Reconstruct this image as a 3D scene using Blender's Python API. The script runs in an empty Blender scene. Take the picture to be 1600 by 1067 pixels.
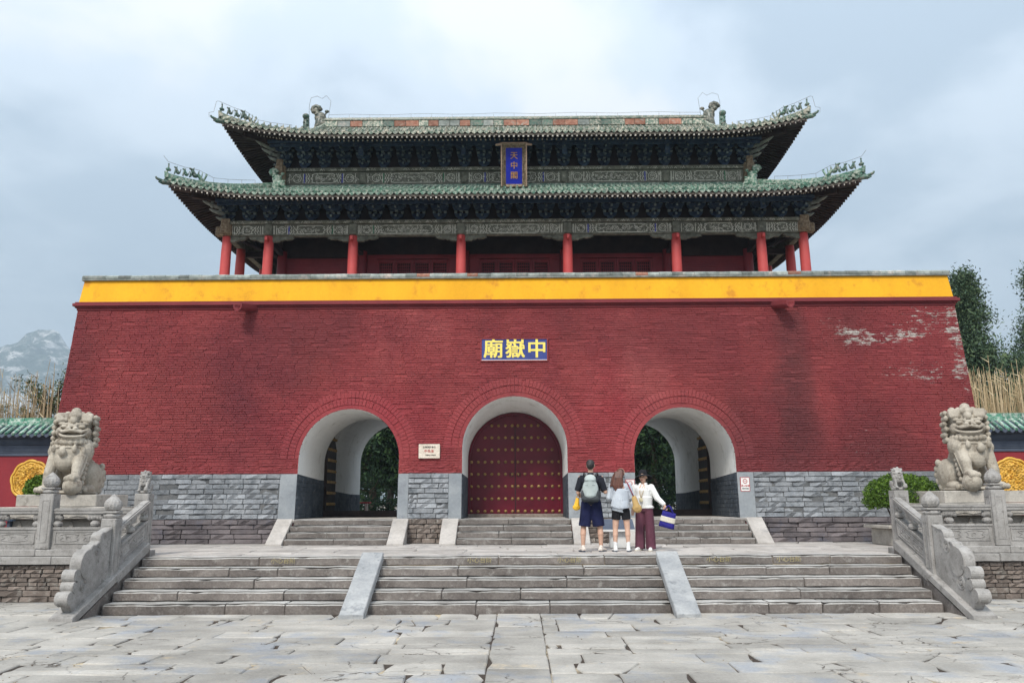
import bpy, math, random
from math import sin, cos, pi, radians, sqrt
from mathutils import Vector, Matrix, Euler, noise

R = random.Random(11)
SC = bpy.context.scene
COL = SC.collection

# ------------------------------------------------------------------ camera
cam_data = bpy.data.cameras.new("camera")
cam = bpy.data.objects.new("camera", cam_data)
COL.objects.link(cam)
cam_data.sensor_width = 36.0
cam_data.lens = 1290.0 / 1600.0 * 36.0
cam_data.clip_start = 0.1
cam_data.clip_end = 8000.0
cam.matrix_world = (Matrix.Translation((0, 0, 1.73)) @ Matrix.Rotation(radians(0.5), 4, 'Z')
                    @ Matrix.Rotation(radians(90 + 11.05), 4, 'X') @ Matrix.Rotation(radians(-0.24), 4, 'Z'))
SC.camera = cam

# ------------------------------------------------------------------ sky, sun, exposure
SUN_EL, SUN_AZ = radians(48), radians(198)      # azimuth measured clockwise from +Y
world = bpy.data.worlds.new("World")
SC.world = world
world.use_nodes = True
wt = world.node_tree
for n in list(wt.nodes):
    wt.nodes.remove(n)


def N(t, typ, **kw):
    n = t.nodes.new(typ)
    for k, v in kw.items():
        setattr(n, k, v)
    return n


def wl(a, b):
    wt.links.new(a, b)


w_out = N(wt, 'ShaderNodeOutputWorld')
w_sky = N(wt, 'ShaderNodeTexSky', sky_type='NISHITA', sun_disc=False)
w_sky.sun_elevation = SUN_EL
w_sky.sun_rotation = SUN_AZ
w_sky.air_density = 1.3
w_sky.dust_density = 2.0
w_bg1 = N(wt, 'ShaderNodeBackground')
w_bg1.inputs[1].default_value = 0.10
wl(w_sky.outputs[0], w_bg1.inputs[0])
w_tc = N(wt, 'ShaderNodeTexCoord')
w_sep = N(wt, 'ShaderNodeSeparateXYZ')
wl(w_tc.outputs['Generated'], w_sep.inputs[0])


def wmath(op, a, b=None, c=None):
    m = N(wt, 'ShaderNodeMath', operation=op)
    for i, v in enumerate((a, b, c)):
        if v is None:
            continue
        if isinstance(v, (int, float)):
            m.inputs[i].default_value = v
        else:
            wl(v, m.inputs[i])
    return m.outputs[0]


zc = wmath('MAXIMUM', w_sep.outputs[2], 0.0)
den = wmath('ADD', zc, 0.22)
w_cmb = N(wt, 'ShaderNodeCombineXYZ')
wl(wmath('DIVIDE', w_sep.outputs[0], den), w_cmb.inputs[0])
wl(wmath('DIVIDE', w_sep.outputs[1], den), w_cmb.inputs[1])
w_n1 = N(wt, 'ShaderNodeTexNoise')
w_n1.inputs['Scale'].default_value = 1.0
w_n1.inputs['Detail'].default_value = 9
w_n1.inputs['Roughness'].default_value = 0.50
w_n1.inputs['Distortion'].default_value = 0.4
w_map = N(wt, 'ShaderNodeMapping')
w_map.inputs['Location'].default_value = (1.78, 4.0, 2.0)
w_map.inputs['Scale'].default_value = (1.0, 0.85, 1)
wl(w_cmb.outputs[0], w_map.inputs[0])
wl(w_map.outputs[0], w_n1.inputs[0])
w_r1 = N(wt, 'ShaderNodeValToRGB')
w_r1.color_ramp.interpolation = 'EASE'
w_r1.color_ramp.elements[0].position = 0.41
w_r1.color_ramp.elements[0].color = (0.33, 0.395, 0.465, 1)
w_r1.color_ramp.elements[1].position = 0.59
w_r1.color_ramp.elements[1].color = (0.64, 0.65, 0.66, 1)
e = w_r1.color_ramp.elements.new(0.51)
e.color = (0.50, 0.56, 0.625, 1)
w_n2 = N(wt, 'ShaderNodeTexNoise')
w_n2.inputs['Scale'].default_value = 2.7
w_n2.inputs['Detail'].default_value = 8
w_n2.inputs['Roughness'].default_value = 0.55
w_n2.inputs['Distortion'].default_value = 0.25
wl(w_map.outputs[0], w_n2.inputs[0])
wl(wmath('ADD', wmath('MULTIPLY', w_n1.outputs[0], 0.72), wmath('MULTIPLY', w_n2.outputs[0], 0.28)), w_r1.inputs[0])
# an overcast sky brightens steadily towards the zenith
w_grad = wmath('MULTIPLY_ADD', zc, 0.75, 0.80)
w_bg2 = N(wt, 'ShaderNodeBackground')
wl(w_r1.outputs[0], w_bg2.inputs[0])
wl(w_grad, w_bg2.inputs[1])
w_mix = N(wt, 'ShaderNodeMixShader')
w_mix.inputs[0].default_value = 0.9
wl(w_bg1.outputs[0], w_mix.inputs[1])
wl(w_bg2.outputs[0], w_mix.inputs[2])
wl(w_mix.outputs[0], w_out.inputs[0])

sun_data = bpy.data.lights.new("sun", 'SUN')
sun_data.energy = 2.0
sun_data.angle = radians(14)
sun_data.color = (1.0, 0.95, 0.87)
sun = bpy.data.objects.new("sun", sun_data)
COL.objects.link(sun)
sd = Vector((sin(SUN_AZ) * cos(SUN_EL), cos(SUN_AZ) * cos(SUN_EL), sin(SUN_EL)))
sun.rotation_euler = sd.to_track_quat('Z', 'Y').to_euler()
sun.location = (-6, -6, 30)

SC.view_settings.view_transform = 'Standard'
SC.view_settings.look = 'None'
SC.view_settings.exposure = 0.88
SC.view_settings.gamma = 1.0
SC.view_settings.use_curve_mapping = False
SC.cycles.max_bounces = 6
SC.cycles.diffuse_bounces = 4

# ------------------------------------------------------------------ mesh helpers


class MB:
    def __init__(s):
        s.v = []
        s.f = []

    def add(s, vs, fs):
        b = len(s.v)
        s.v += [tuple(v) for v in vs]
        s.f += [tuple(i + b for i in f) for f in fs]

    def box(s, x0, x1, y0, y1, z0, z1):
        s.add([(x0, y0, z0), (x1, y0, z0), (x1, y1, z0), (x0, y1, z0), (x0, y0, z1), (x1, y0, z1), (x1, y1, z1), (x0, y1, z1)],
              [(0, 3, 2, 1), (4, 5, 6, 7), (0, 1, 5, 4), (1, 2, 6, 5), (2, 3, 7, 6), (3, 0, 4, 7)])

    def hexa(s, p):
        s.add(p, [(0, 3, 2, 1), (4, 5, 6, 7), (0, 1, 5, 4), (1, 2, 6, 5), (2, 3, 7, 6), (3, 0, 4, 7)])

    def cbox(s, x0, x1, y0, y1, z0, z1, c=0.01, M=None):
        vs = []
        X, Y, Z = (x0, x1), (y0, y1), (z0, z1)
        idx = {}
        for i in (0, 1):
            for j in (0, 1):
                for k in (0, 1):
                    sx, sy, sz = (1, -1)[i] * c, (1, -1)[j] * c, (1, -1)[k] * c
                    idx[(i, j, k, 0)] = len(vs); vs.append((X[i], Y[j] + sy, Z[k] + sz))
                    idx[(i, j, k, 1)] = len(vs); vs.append((X[i] + sx, Y[j], Z[k] + sz))
                    idx[(i, j, k, 2)] = len(vs); vs.append((X[i] + sx, Y[j] + sy, Z[k]))
        I = lambda i, j, k, a: idx[(i, j, k, a)]
        fs = []
        fs.append((I(0, 0, 0, 0), I(0, 0, 1, 0), I(0, 1, 1, 0), I(0, 1, 0, 0)))
        fs.append((I(1, 0, 0, 0), I(1, 1, 0, 0), I(1, 1, 1, 0), I(1, 0, 1, 0)))
        fs.append((I(0, 0, 0, 1), I(1, 0, 0, 1), I(1, 0, 1, 1), I(0, 0, 1, 1)))
        fs.append((I(0, 1, 0, 1), I(0, 1, 1, 1), I(1, 1, 1, 1), I(1, 1, 0, 1)))
        fs.append((I(0, 0, 0, 2), I(0, 1, 0, 2), I(1, 1, 0, 2), I(1, 0, 0, 2)))
        fs.append((I(0, 0, 1, 2), I(1, 0, 1, 2), I(1, 1, 1, 2), I(0, 1, 1, 2)))
        for j in (0, 1):
            for k in (0, 1):
                fs.append((I(0, j, k, 1), I(1, j, k, 1), I(1, j, k, 2), I(0, j, k, 2)))
        for i in (0, 1):
            for k in (0, 1):
                fs.append((I(i, 0, k, 0), I(i, 1, k, 0), I(i, 1, k, 2), I(i, 0, k, 2)))
        for i in (0, 1):
            for j in (0, 1):
                fs.append((I(i, j, 0, 0), I(i, j, 1, 0), I(i, j, 1, 1), I(i, j, 0, 1)))
        for i in (0, 1):
            for j in (0, 1):
                for k in (0, 1):
                    fs.append((I(i, j, k, 0), I(i, j, k, 1), I(i, j, k, 2)))
        if M is not None:
            vs = [M @ Vector(v) for v in vs]
        s.add(vs, fs)

    def prism(s, poly, axis, a, b):
        """poly of 2D points; axis 'x': points are (y,z); 'y': (x,z); 'z': (x,y)."""
        n = len(poly)
        f = {'x': lambda p, t: (t, p[0], p[1]), 'y': lambda p, t: (p[0], t, p[1]), 'z': lambda p, t: (p[0], p[1], t)}[axis]
        s.add([f(p, a) for p in poly] + [f(p, b) for p in poly],
              [tuple(range(n)), tuple(range(2 * n - 1, n - 1, -1))] + [(i, i + n, (i + 1) % n + n, (i + 1) % n) for i in range(n)])

    def cyl(s, p0, p1, r0, r1=None, n=12, caps=True):
        r1 = r0 if r1 is None else r1
        p0, p1 = Vector(p0), Vector(p1)
        d = (p1 - p0).normalized()
        u = d.orthogonal().normalized()
        w = d.cross(u)
        vs = []
        for p, r in ((p0, r0), (p1, r1)):
            for i in range(n):
                a = 2 * pi * i / n
                vs.append(p + (u * cos(a) + w * sin(a)) * r)
        fs = [(i, (i + 1) % n, (i + 1) % n + n, i + n) for i in range(n)]
        if caps:
            fs += [tuple(range(n - 1, -1, -1)), tuple(range(n, 2 * n))]
        s.add(vs, fs)

    def tube(s, pts, r, n=6, closed=False):
        pts = [Vector(p) for p in pts]
        m = len(pts)
        rs = r if isinstance(r, (list, tuple)) else [r] * m
        vs = []
        pu = None
        for i, p in enumerate(pts):
            a = pts[(i - 1) % m] if (closed or i > 0) else p
            b = pts[(i + 1) % m] if (closed or i < m - 1) else p
            d = (b - a).normalized()
            if pu is None:
                u = d.orthogonal().normalized()
            else:
                u = (pu - d * pu.dot(d)).normalized()
            pu = u
            w = d.cross(u)
            for k in range(n):
                t = 2 * pi * k / n
                vs.append(p + (u * cos(t) + w * sin(t)) * rs[i])
        fs = []
        for i in range(m if closed else m - 1):
            j = (i + 1) % m
            for k in range(n):
                fs.append((i * n + k, i * n + (k + 1) % n, j * n + (k + 1) % n, j * n + k))
        if not closed:
            fs += [tuple(range(n - 1, -1, -1)), tuple(range((m - 1) * n, m * n))]
        s.add(vs, fs)

    def ell(s, c, r, n=14, m=9, M=None):
        c = Vector(c)
        if isinstance(r, (int, float)):
            r = (r, r, r)
        vs = [Vector((0, 0, r[2]))]
        for j in range(1, m):
            t = pi * j / m
            for i in range(n):
                a = 2 * pi * i / n
                vs.append(Vector((r[0] * sin(t) * cos(a), r[1] * sin(t) * sin(a), r[2] * cos(t))))
        vs.append(Vector((0, 0, -r[2])))
        if M is not None:
            vs = [M @ v for v in vs]
        vs = [v + c for v in vs]
        fs = [(0, 1 + i, 1 + (i + 1) % n) for i in range(n)]
        for j in range(m - 2):
            for i in range(n):
                fs.append((1 + j * n + i, 1 + (j + 1) * n + i, 1 + (j + 1) * n + (i + 1) % n, 1 + j * n + (i + 1) % n))
        L = len(vs) - 1
        fs += [(L, 1 + (m - 2) * n + (i + 1) % n, 1 + (m - 2) * n + i) for i in range(n)]
        s.add(vs, fs)

    def cap(s, p0, p1, r0, r1, n=12):
        """tapered capsule"""
        p0, p1 = Vector(p0), Vector(p1)
        d = (p1 - p0)
        L = d.length
        d.normalize()
        u = d.orthogonal().normalized()
        w = d.cross(u)
        rings = []
        for t in (-80, -50, -20):
            rings.append((p0 + d * r0 * sin(radians(t)), r0 * cos(radians(t))))
        for t in (20, 50, 80):
            rings.append((p1 + d * r1 * sin(radians(t)), r1 * cos(radians(t))))
        vs = []
        for p, r in rings:
            for i in range(n):
                a = 2 * pi * i / n
                vs.append(p + (u * cos(a) + w * sin(a)) * r)
        fs = []
        for j in range(len(rings) - 1):
            for i in range(n):
                fs.append((j * n + i, j * n + (i + 1) % n, (j + 1) * n + (i + 1) % n, (j + 1) * n + i))
        fs += [tuple(range(n - 1, -1, -1)), tuple(range((len(rings) - 1) * n, len(rings) * n))]
        s.add(vs, fs)

    def lathe(s, prof, c=(0, 0, 0), n=16, twist=None):
        c = Vector(c)
        vs = []
        for j, (r, z) in enumerate(prof):
            for i in range(n):
                a = 2 * pi * i / n
                rr = r * (twist(a, z) if twist else 1)
                vs.append(c + Vector((rr * cos(a), rr * sin(a), z)))
        fs = []
        for j in range(len(prof) - 1):
            for i in range(n):
                fs.append((j * n + i, j * n + (i + 1) % n, (j + 1) * n + (i + 1) % n, (j + 1) * n + i))
        fs += [tuple(range(n - 1, -1, -1)), tuple(range((len(prof) - 1) * n, len(prof) * n))]
        s.add(vs, fs)

    def grid(s, fn, nu, nv):
        vs = [fn(i / nu, j / nv) for j in range(nv + 1) for i in range(nu + 1)]
        fs = [(j * (nu + 1) + i, j * (nu + 1) + i + 1, (j + 1) * (nu + 1) + i + 1, (j + 1) * (nu + 1) + i) for j in range(nv) for i in range(nu)]
        s.add(vs, fs)

    def rough(s, x0, x1, y0, y1, z0, z1, seg=0.12, amp=0.008, seed=0, rnd=0.012, nose=0.0):
        """a stone block with worn edges: subdivided box, corners pulled in, faces disturbed"""
        nx = max(1, min(14, int((x1 - x0) / seg)))
        ny = max(1, min(6, int((y1 - y0) / seg)))
        nz = max(1, min(4, int((z1 - z0) / (seg * .6))))
        xs = [x0] + [x0 + rnd] + [x0 + (x1 - x0) * i / (nx + 1) for i in range(1, nx + 1)] + [x1 - rnd] + [x1]
        ys = [y0] + [y0 + rnd] + [y0 + (y1 - y0) * i / (ny + 1) for i in range(1, ny + 1)] + [y1 - rnd] + [y1]
        zs = [z0] + [z0 + rnd] + [z0 + (z1 - z0) * i / (nz + 1) for i in range(1, nz + 1)] + [z1 - rnd] + [z1]
        if nose:
            zs[-2] = z1 - nose * 1.1
        vm = {}
        vs = []
        fs = []
        NX, NY, NZ = len(xs) - 1, len(ys) - 1, len(zs) - 1

        def V(i, j, k):
            key = (i, j, k)
            if key in vm:
                return vm[key]
            p = Vector((xs[i], ys[j], zs[k]))
            e = (i in (0, NX)) + (j in (0, NY)) + (k in (0, NZ))
            q = p.copy()
            if e >= 2:
                t = rnd * .55
                if i == 0: q.x += t
                if i == NX: q.x -= t
                if j == 0: q.y += t
                if j == NY: q.y -= t
                if k == 0: q.z += t
                if k == NZ: q.z -= t
            if nose and j == 0 and k == NZ:
                q.y += nose
            nv = noise.noise_vector(Vector((p.x * 3.1 + seed, p.y * 3.1, p.z * 5)))
            q += nv * amp
            if e >= 2:
                chip = noise.noise(Vector((p.x * 6 + seed * 3, p.y * 6, p.z * 6)))
                if chip > .25:
                    cc = Vector(((x0 + x1) / 2, (y0 + y1) / 2, (z0 + z1) / 2))
                    dd = cc - p
                    dd.x = max(-.1, min(.1, dd.x)); dd.y = max(-.1, min(.1, dd.y)); dd.z = max(-.1, min(.1, dd.z))
                    q += dd * (chip - .25) * min(1.0, amp * 70)
            vm[key] = len(vs)
            vs.append(q)
            return vm[key]
        for i in range(NX):
            for k in range(NZ):
                fs.append((V(i, 0, k), V(i + 1, 0, k), V(i + 1, 0, k + 1), V(i, 0, k + 1)))
                fs.append((V(i, NY, k), V(i, NY, k + 1), V(i + 1, NY, k + 1), V(i + 1, NY, k)))
        for i in range(NX):
            for j in range(NY):
                fs.append((V(i, j, NZ), V(i + 1, j, NZ), V(i + 1, j + 1, NZ), V(i, j + 1, NZ)))
        for j in range(NY):
            for k in range(NZ):
                fs.append((V(0, j, k), V(0, j, k + 1), V(0, j + 1, k + 1), V(0, j + 1, k)))
                fs.append((V(NX, j, k), V(NX, j + 1, k), V(NX, j + 1, k + 1), V(NX, j, k + 1)))
        s.add(vs, fs)

    def shift(s, d):
        s.v = [(x + d[0], y + d[1], z + d[2]) for x, y, z in s.v]
        return s

    def xf(s, M):
        s.v = [tuple(M @ Vector(v)) for v in s.v]
        return s

    def mesh(s, name, mat, smooth=False):
        me = bpy.data.meshes.new(name)
        me.from_pydata(s.v, [], s.f)
        if mat is not None:
            me.materials.append(mat)
        if smooth:
            me.polygons.foreach_set('use_smooth', [True] * len(me.polygons))
        me.update()
        return me

    def build(s, name, mat, parent=None, smooth=False, kind=None, label=None):
        return put(s.mesh(name, mat, smooth), name, parent, kind=kind, label=label)


def put(me, name, parent=None, loc=(0, 0, 0), rot=None, scale=None, kind=None, label=None):
    """link a mesh as an object; loc is in world space, whatever the parent"""
    o = bpy.data.objects.new(name, me)
    COL.objects.link(o)
    o.location = loc
    if rot is not None:
        o.rotation_euler = rot
    if scale is not None:
        o.scale = scale
    if parent is not None:
        o.parent = parent
        o.matrix_parent_inverse = INV[parent.name].copy()
    INV[o.name] = Matrix.LocRotScale(Vector(loc), Euler(rot) if rot is not None else None, Vector(scale) if scale is not None else None).inverted()
    if kind:
        o['kind'] = kind
    if label:
        o['label'] = label
    return o


INV = {}       # inverse world matrix of every parent


def thing(name, label, cat, loc=(0, 0, 0), group=None, kind=None, rot=None):
    o = bpy.data.objects.new(name, None)
    COL.objects.link(o)
    o.empty_display_size = .2
    o.location = loc
    if rot is not None:
        o.rotation_euler = rot
    INV[o.name] = Matrix.LocRotScale(Vector(loc), Euler(rot) if rot is not None else None, None).inverted()
    tag(o, label, cat, group, kind)
    return o


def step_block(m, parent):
    """step stone: rough darker stone on the riser, paler smoother stone on up-facing faces"""
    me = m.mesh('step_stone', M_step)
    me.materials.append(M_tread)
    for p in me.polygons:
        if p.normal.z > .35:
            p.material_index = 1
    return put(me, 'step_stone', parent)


def tag(o, label=None, cat=None, group=None, kind=None):
    if label: o['label'] = label
    if cat: o['category'] = cat
    if group: o['group'] = group
    if kind: o['kind'] = kind
    return o


def part_empty(name, parent, loc=(0, 0, 0)):
    return put(None, name, parent, loc=loc)


# ------------------------------------------------------------------ material helpers


class T:
    def __init__(s, name):
        s.m = bpy.data.materials.new(name)
        s.m.use_nodes = True
        s.t = s.m.node_tree
        for n in list(s.t.nodes):
            s.t.nodes.remove(n)
        s.out = s.n('ShaderNodeOutputMaterial')
        s.b = s.n('ShaderNodeBsdfPrincipled')
        s.l(s.b.outputs[0], s.out.inputs[0])
        s.geo = s.n('ShaderNodeNewGeometry')
        s.pos = s.geo.outputs['Position']

    def n(s, typ, **kw):
        n = s.t.nodes.new(typ)
        for k, v in kw.items():
            setattr(n, k, v)
        return n

    def l(s, a, b):
        s.t.links.new(a, b)

    def set(s, sock, v):
        if isinstance(v, (int, float)):
            sock.default_value = v
        elif isinstance(v, tuple):
            sock.default_value = v if len(v) == 4 or sock.type == 'VECTOR' else (*v, 1)
        else:
            s.l(v, sock)

    def math(s, op, a, b=None, c=None, clamp=False):
        m = s.n('ShaderNodeMath', operation=op, use_clamp=clamp)
        for i, v in enumerate((a, b, c)):
            if v is not None:
                s.set(m.inputs[i], v)
        return m.outputs[0]

    def noise(s, scale, detail=4, rough=.55, vec=None, stretch=None, loc=None, dist=0):
        n = s.n('ShaderNodeTexNoise')
        n.inputs['Scale'].default_value = scale
        n.inputs['Detail'].default_value = detail
        n.inputs['Roughness'].default_value = rough
        n.inputs['Distortion'].default_value = dist
        v = vec or s.pos
        if stretch or loc:
            mp = s.n('ShaderNodeMapping')
            mp.inputs['Scale'].default_value = stretch or (1, 1, 1)
            mp.inputs['Location'].default_value = loc or (0, 0, 0)
            s.l(v, mp.inputs[0])
            v = mp.outputs[0]
        s.l(v, n.inputs['Vector'])
        return n.outputs[0]

    def ramp(s, fac, stops, interp='LINEAR'):
        r = s.n('ShaderNodeValToRGB')
        r.color_ramp.interpolation = interp
        cr = r.color_ramp
        while len(cr.elements) < len(stops):
            cr.elements.new(.5)
        for e, (p, c) in zip(cr.elements, stops):
            e.position = p
            c = (c, c, c) if isinstance(c, (int, float)) else c
            e.color = (*c, 1)
        s.l(fac, r.inputs[0])
        return r.outputs[0]

    def mix(s, fac, a, b, mode='MIX'):
        m = s.n('ShaderNodeMix', data_type='RGBA', blend_type=mode)
        s.set(m.inputs[0], fac)
        s.set(m.inputs[6], a)
        s.set(m.inputs[7], b)
        return m.outputs[2]

    def bump(s, h, strength=.4, dist=.02, normal=None):
        b = s.n('ShaderNodeBump')
        b.inputs['Strength'].default_value = strength
        b.inputs['Distance'].default_value = dist
        s.l(h, b.inputs['Height'])
        if normal is not None:
            s.l(normal, b.inputs['Normal'])
        return b.outputs[0]

    def fin(s, col, rough=.8, normal=None, spec=.3, metal=0.0):
        s.set(s.b.inputs['Base Color'], col)
        s.set(s.b.inputs['Roughness'], rough)
        s.b.inputs['Specular IOR Level'].default_value = spec
        s.b.inputs['Metallic'].default_value = metal
        if normal is not None:
            s.l(normal, s.b.inputs['Normal'])
        return s.m


def surf(name, c1, c2, scale=2.0, rough=.85, bump=.35, bscale=30, bdist=.01, c3=None, s3=7, vary=.12, spec=.3, th=(.35, .65), fine=.25, stretch=None):
    """general weathered surface: two tones by noise, optional third stain, per-object value shift, fine grain and relief"""
    t = T(name)
    n1 = t.noise(scale, 5, stretch=stretch)
    col = t.ramp(n1, [(th[0], c1), (th[1], c2)])
    if c3:
        n3 = t.noise(s3, 6, .65, loc=(5, 3, 1))
        col = t.mix(t.ramp(n3, [(.55, 0.0), (.7, 1.0)]), col, c3)
    g = t.noise(bscale, 5, .7)
    if fine:
        col = t.mix(1.0, col, t.ramp(g, [(.2, 1 - fine), (.8, 1 + fine)]), 'MULTIPLY')
    if vary:
        oi = t.n('ShaderNodeObjectInfo')
        v = t.math('MULTIPLY_ADD', oi.outputs['Random'], 2 * vary, 1 - vary)
        cb = t.n('ShaderNodeCombineColor')
        for i in range(3):
            t.l(v, cb.inputs[i])
        col = t.mix(1.0, col, cb.outputs[0], 'MULTIPLY')
    nb = t.bump(g, bump, bdist) if bump else None
    return t.fin(col, rough, nb, spec)


def plain(name, c, rough=.6, spec=.3, metal=0., bump=0, bscale=60, fine=.1):
    return surf(name, c, tuple(x * .88 for x in c), 3, rough, bump, bscale, .004, vary=0, spec=spec, fine=fine) if metal == 0 else T(name).fin(c, rough, None, spec, metal)


# the painted red brick of the tower with its stains and flaking
def red_wall_mat(name='red_limewash'):
    t = T(name)
    sep = t.n('ShaderNodeSeparateXYZ')
    t.l(t.pos, sep.inputs[0])
    x, z = sep.outputs[0], sep.outputs[2]
    big = t.noise(.42, 6, .6, stretch=(1, 1, .7), dist=.4)
    col = t.ramp(big, [(.3, (.19, .034, .036)), (.45, (.265, .044, .046)), (.58, (.32, .056, .058)), (.72, (.385, .090, .088))])
    med = t.noise(1.6, 6, .6, stretch=(1, 1, .5), loc=(3, 0, 9))
    col = t.mix(t.ramp(med, [(.42, 0.0), (.7, .6)]), col, (.22, .028, .038))

    def blob(cx, cz, rx, rz, pw=1.0):
        dx = t.math('DIVIDE', t.math('SUBTRACT', x, cx), rx)
        dz = t.math('DIVIDE', t.math('SUBTRACT', z, cz), rz)
        d = t.math('ADD', t.math('MULTIPLY', dx, dx), t.math('MULTIPLY', dz, dz))
        return t.math('SUBTRACT', 1.0, d, clamp=True)

    # rain-washed dark trails below the two spouts and around the arches
    wob = t.noise(1.1, 4, .6, loc=(7, 2, 2))
    def trail(cx, cz, rx, rz, k, c):
        nonlocal col
        m = t.math('MULTIPLY', blob(cx, cz, rx, rz), t.ramp(wob, [(.3, .35), (.6, 1.0)]))
        col = t.mix(t.math('MULTIPLY', m, k, clamp=True), col, c)
    trail(6.75, 5.0, .6, 2.6, .75, (.11, .034, .036))
    trail(6.6, 3.3, .9, 2.0, 1.0, (.12, .028, .032))
    trail(8.0, 2.6, 2.2, 1.6, .9, (.16, .032, .036))
    trail(-6.6, 4.4, 1.6, 2.6, .75, (.15, .024, .034))
    trail(-5.2, 6.0, 3.5, .7, .7, (.17, .028, .036))
    trail(3.9, 5.9, 3.0, 1.2, .7, (.17, .030, .036))
    trail(5.6, 3.1, .8, 1.3, .6, (.15, .026, .032))
    trail(2.2, 3.6, 1.0, 2.0, .7, (.34, .036, .048))
    trail(-3.8, 3.6, 3.0, 1.2, .5, (.33, .030, .045))
    trail(-8.7, 3.4, 1.6, 2.2, .5, (.30, .052, .054))
    # flaking: short horizontal bits where the limewash came off the bricks
    fl = t.noise(9.0, 8, .78, stretch=(.5, 1, 1.7), loc=(1, 4, 2))
    reg = blob(10.5, 6.15, 1.5, .75)
    for (bx, bz, rx_, rz_, k_) in ((10.95, 5.2, .35, 1.5, 1.0), (8.35, 5.75, .55, .45, 1.3), (9.25, 5.72, .9, .4, 1.0), (7.75, 6.1, .6, .5, .8), (9.9, 4.9, 1.4, .5, .75), (9.2, 3.9, 2.2, 1.6, .38), (8.2, 3.0, 1.4, .5, .5), (-9.0, 5.6, 1.5, .9, .25), (6.7, 5.9, .7, .5, .5)):
        reg = t.math('ADD', reg, t.math('MULTIPLY', blob(bx, bz, rx_, rz_), k_))
    reg = t.math('MINIMUM', reg, 1.15)
    th = t.math('MULTIPLY_ADD', reg, -.215, .75)
    m = t.math('MULTIPLY', t.math('SUBTRACT', fl, th), 30.0, clamp=True)
    pale = t.ramp(t.noise(9, 3), [(.4, (.42, .36, .33)), (.6, (.60, .56, .52))])
    col = t.mix(m, col, pale)
    g = t.noise(38, 5, .75)
    col = t.mix(1.0, col, t.ramp(g, [(.25, .72), (.75, 1.22)]), 'MULTIPLY')
    gb = t.noise(17, 8, .8, stretch=(.55, 1, 1.8))
    lines = t.ramp(t.noise(9, 7, .75, stretch=(.35, 1, 2.0), loc=(2, 6, 1)), [(.34, 0.0), (.40, 1.0)])
    col = t.mix(t.math('MULTIPLY', t.math('SUBTRACT', 1.0, lines), .5), col, (.10, .018, .022))
    hot = t.ramp(t.noise(13, 7, .8, stretch=(.5, 1, 1.6), loc=(8, 1, 3)), [(.58, 0.0), (.72, .5)])
    col = t.mix(hot, col, (.50, .13, .125))
    nrm = t.bump(gb, 1.0, .04)
    nrm = t.bump(lines, .6, .012, nrm)
    return t.fin(col, t.ramp(big, [(.3, .62), (.7, .8)]), nrm, .35)


M_red = red_wall_mat()
M_redplain = surf('red_plaster', (.21, .022, .032), (.26, .03, .038), 1.2, .8, .2, 20, vary=0, fine=.1)
M_dado = surf('grey_brick_limewash', (.19, .203, .22), (.31, .323, .34), 2.2, .85, 1.0, 11, .035, c3=(.13, .145, .16), s3=4, vary=.20, fine=.28)
M_dadopier = surf('grey_render', (.22, .24, .26), (.30, .32, .335), 1.6, .85, .35, 18, .01, c3=(.19, .2, .22), s3=3, vary=0, fine=.14)
M_mortar = surf('dark_mortar', (.09, .095, .10), (.15, .15, .15), 5, .95, .5, 30, vary=0)
M_palemortar = surf('pale_mortar', (.30, .28, .27), (.12, .11, .11), 3, .95, .5, 30, vary=0)
M_plinth = surf('plinth_brick', (.105, .092, .098), (.185, .160, .162), 2.5, .85, .6, 18, .015, c3=(.10, .10, .125), s3=2, vary=.22, fine=.25)
M_plinth2 = surf('old_brown_brick', (.13, .105, .09), (.23, .19, .165), 3, .9, .8, 16, .02, c3=(.30, .28, .25), s3=6, vary=.25, fine=.3)
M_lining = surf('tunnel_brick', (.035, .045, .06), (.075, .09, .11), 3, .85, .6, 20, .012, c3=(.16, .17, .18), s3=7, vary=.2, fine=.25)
M_white = surf('white_vault_plaster', (.78, .775, .75), (.86, .855, .83), .8, .9, .15, 12, .01, c3=(.60, .59, .55), s3=2.2, vary=0, fine=.05)
M_yellow = surf('yellow_limewash', (.72, .35, .012), (.84, .43, .016), .7, .8, .25, 14, .01, c3=(.60, .25, .02), s3=2.6, vary=0, fine=.10, stretch=(1.6, 1, .5))
M_cornice = surf('red_cornice', (.16, .026, .032), (.21, .034, .040), 1.5, .75, .3, 20, vary=0, fine=.15)
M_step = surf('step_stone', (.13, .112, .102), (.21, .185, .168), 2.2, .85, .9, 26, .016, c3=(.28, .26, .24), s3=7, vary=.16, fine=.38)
M_tread = surf('pale_stone_top', (.32, .31, .295), (.46, .45, .43), 2.0, .7, .5, 14, .012, c3=(.24, .22, .20), s3=4, vary=.12, fine=.2)  # paler tone than the risers, given to up-facing step faces
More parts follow.
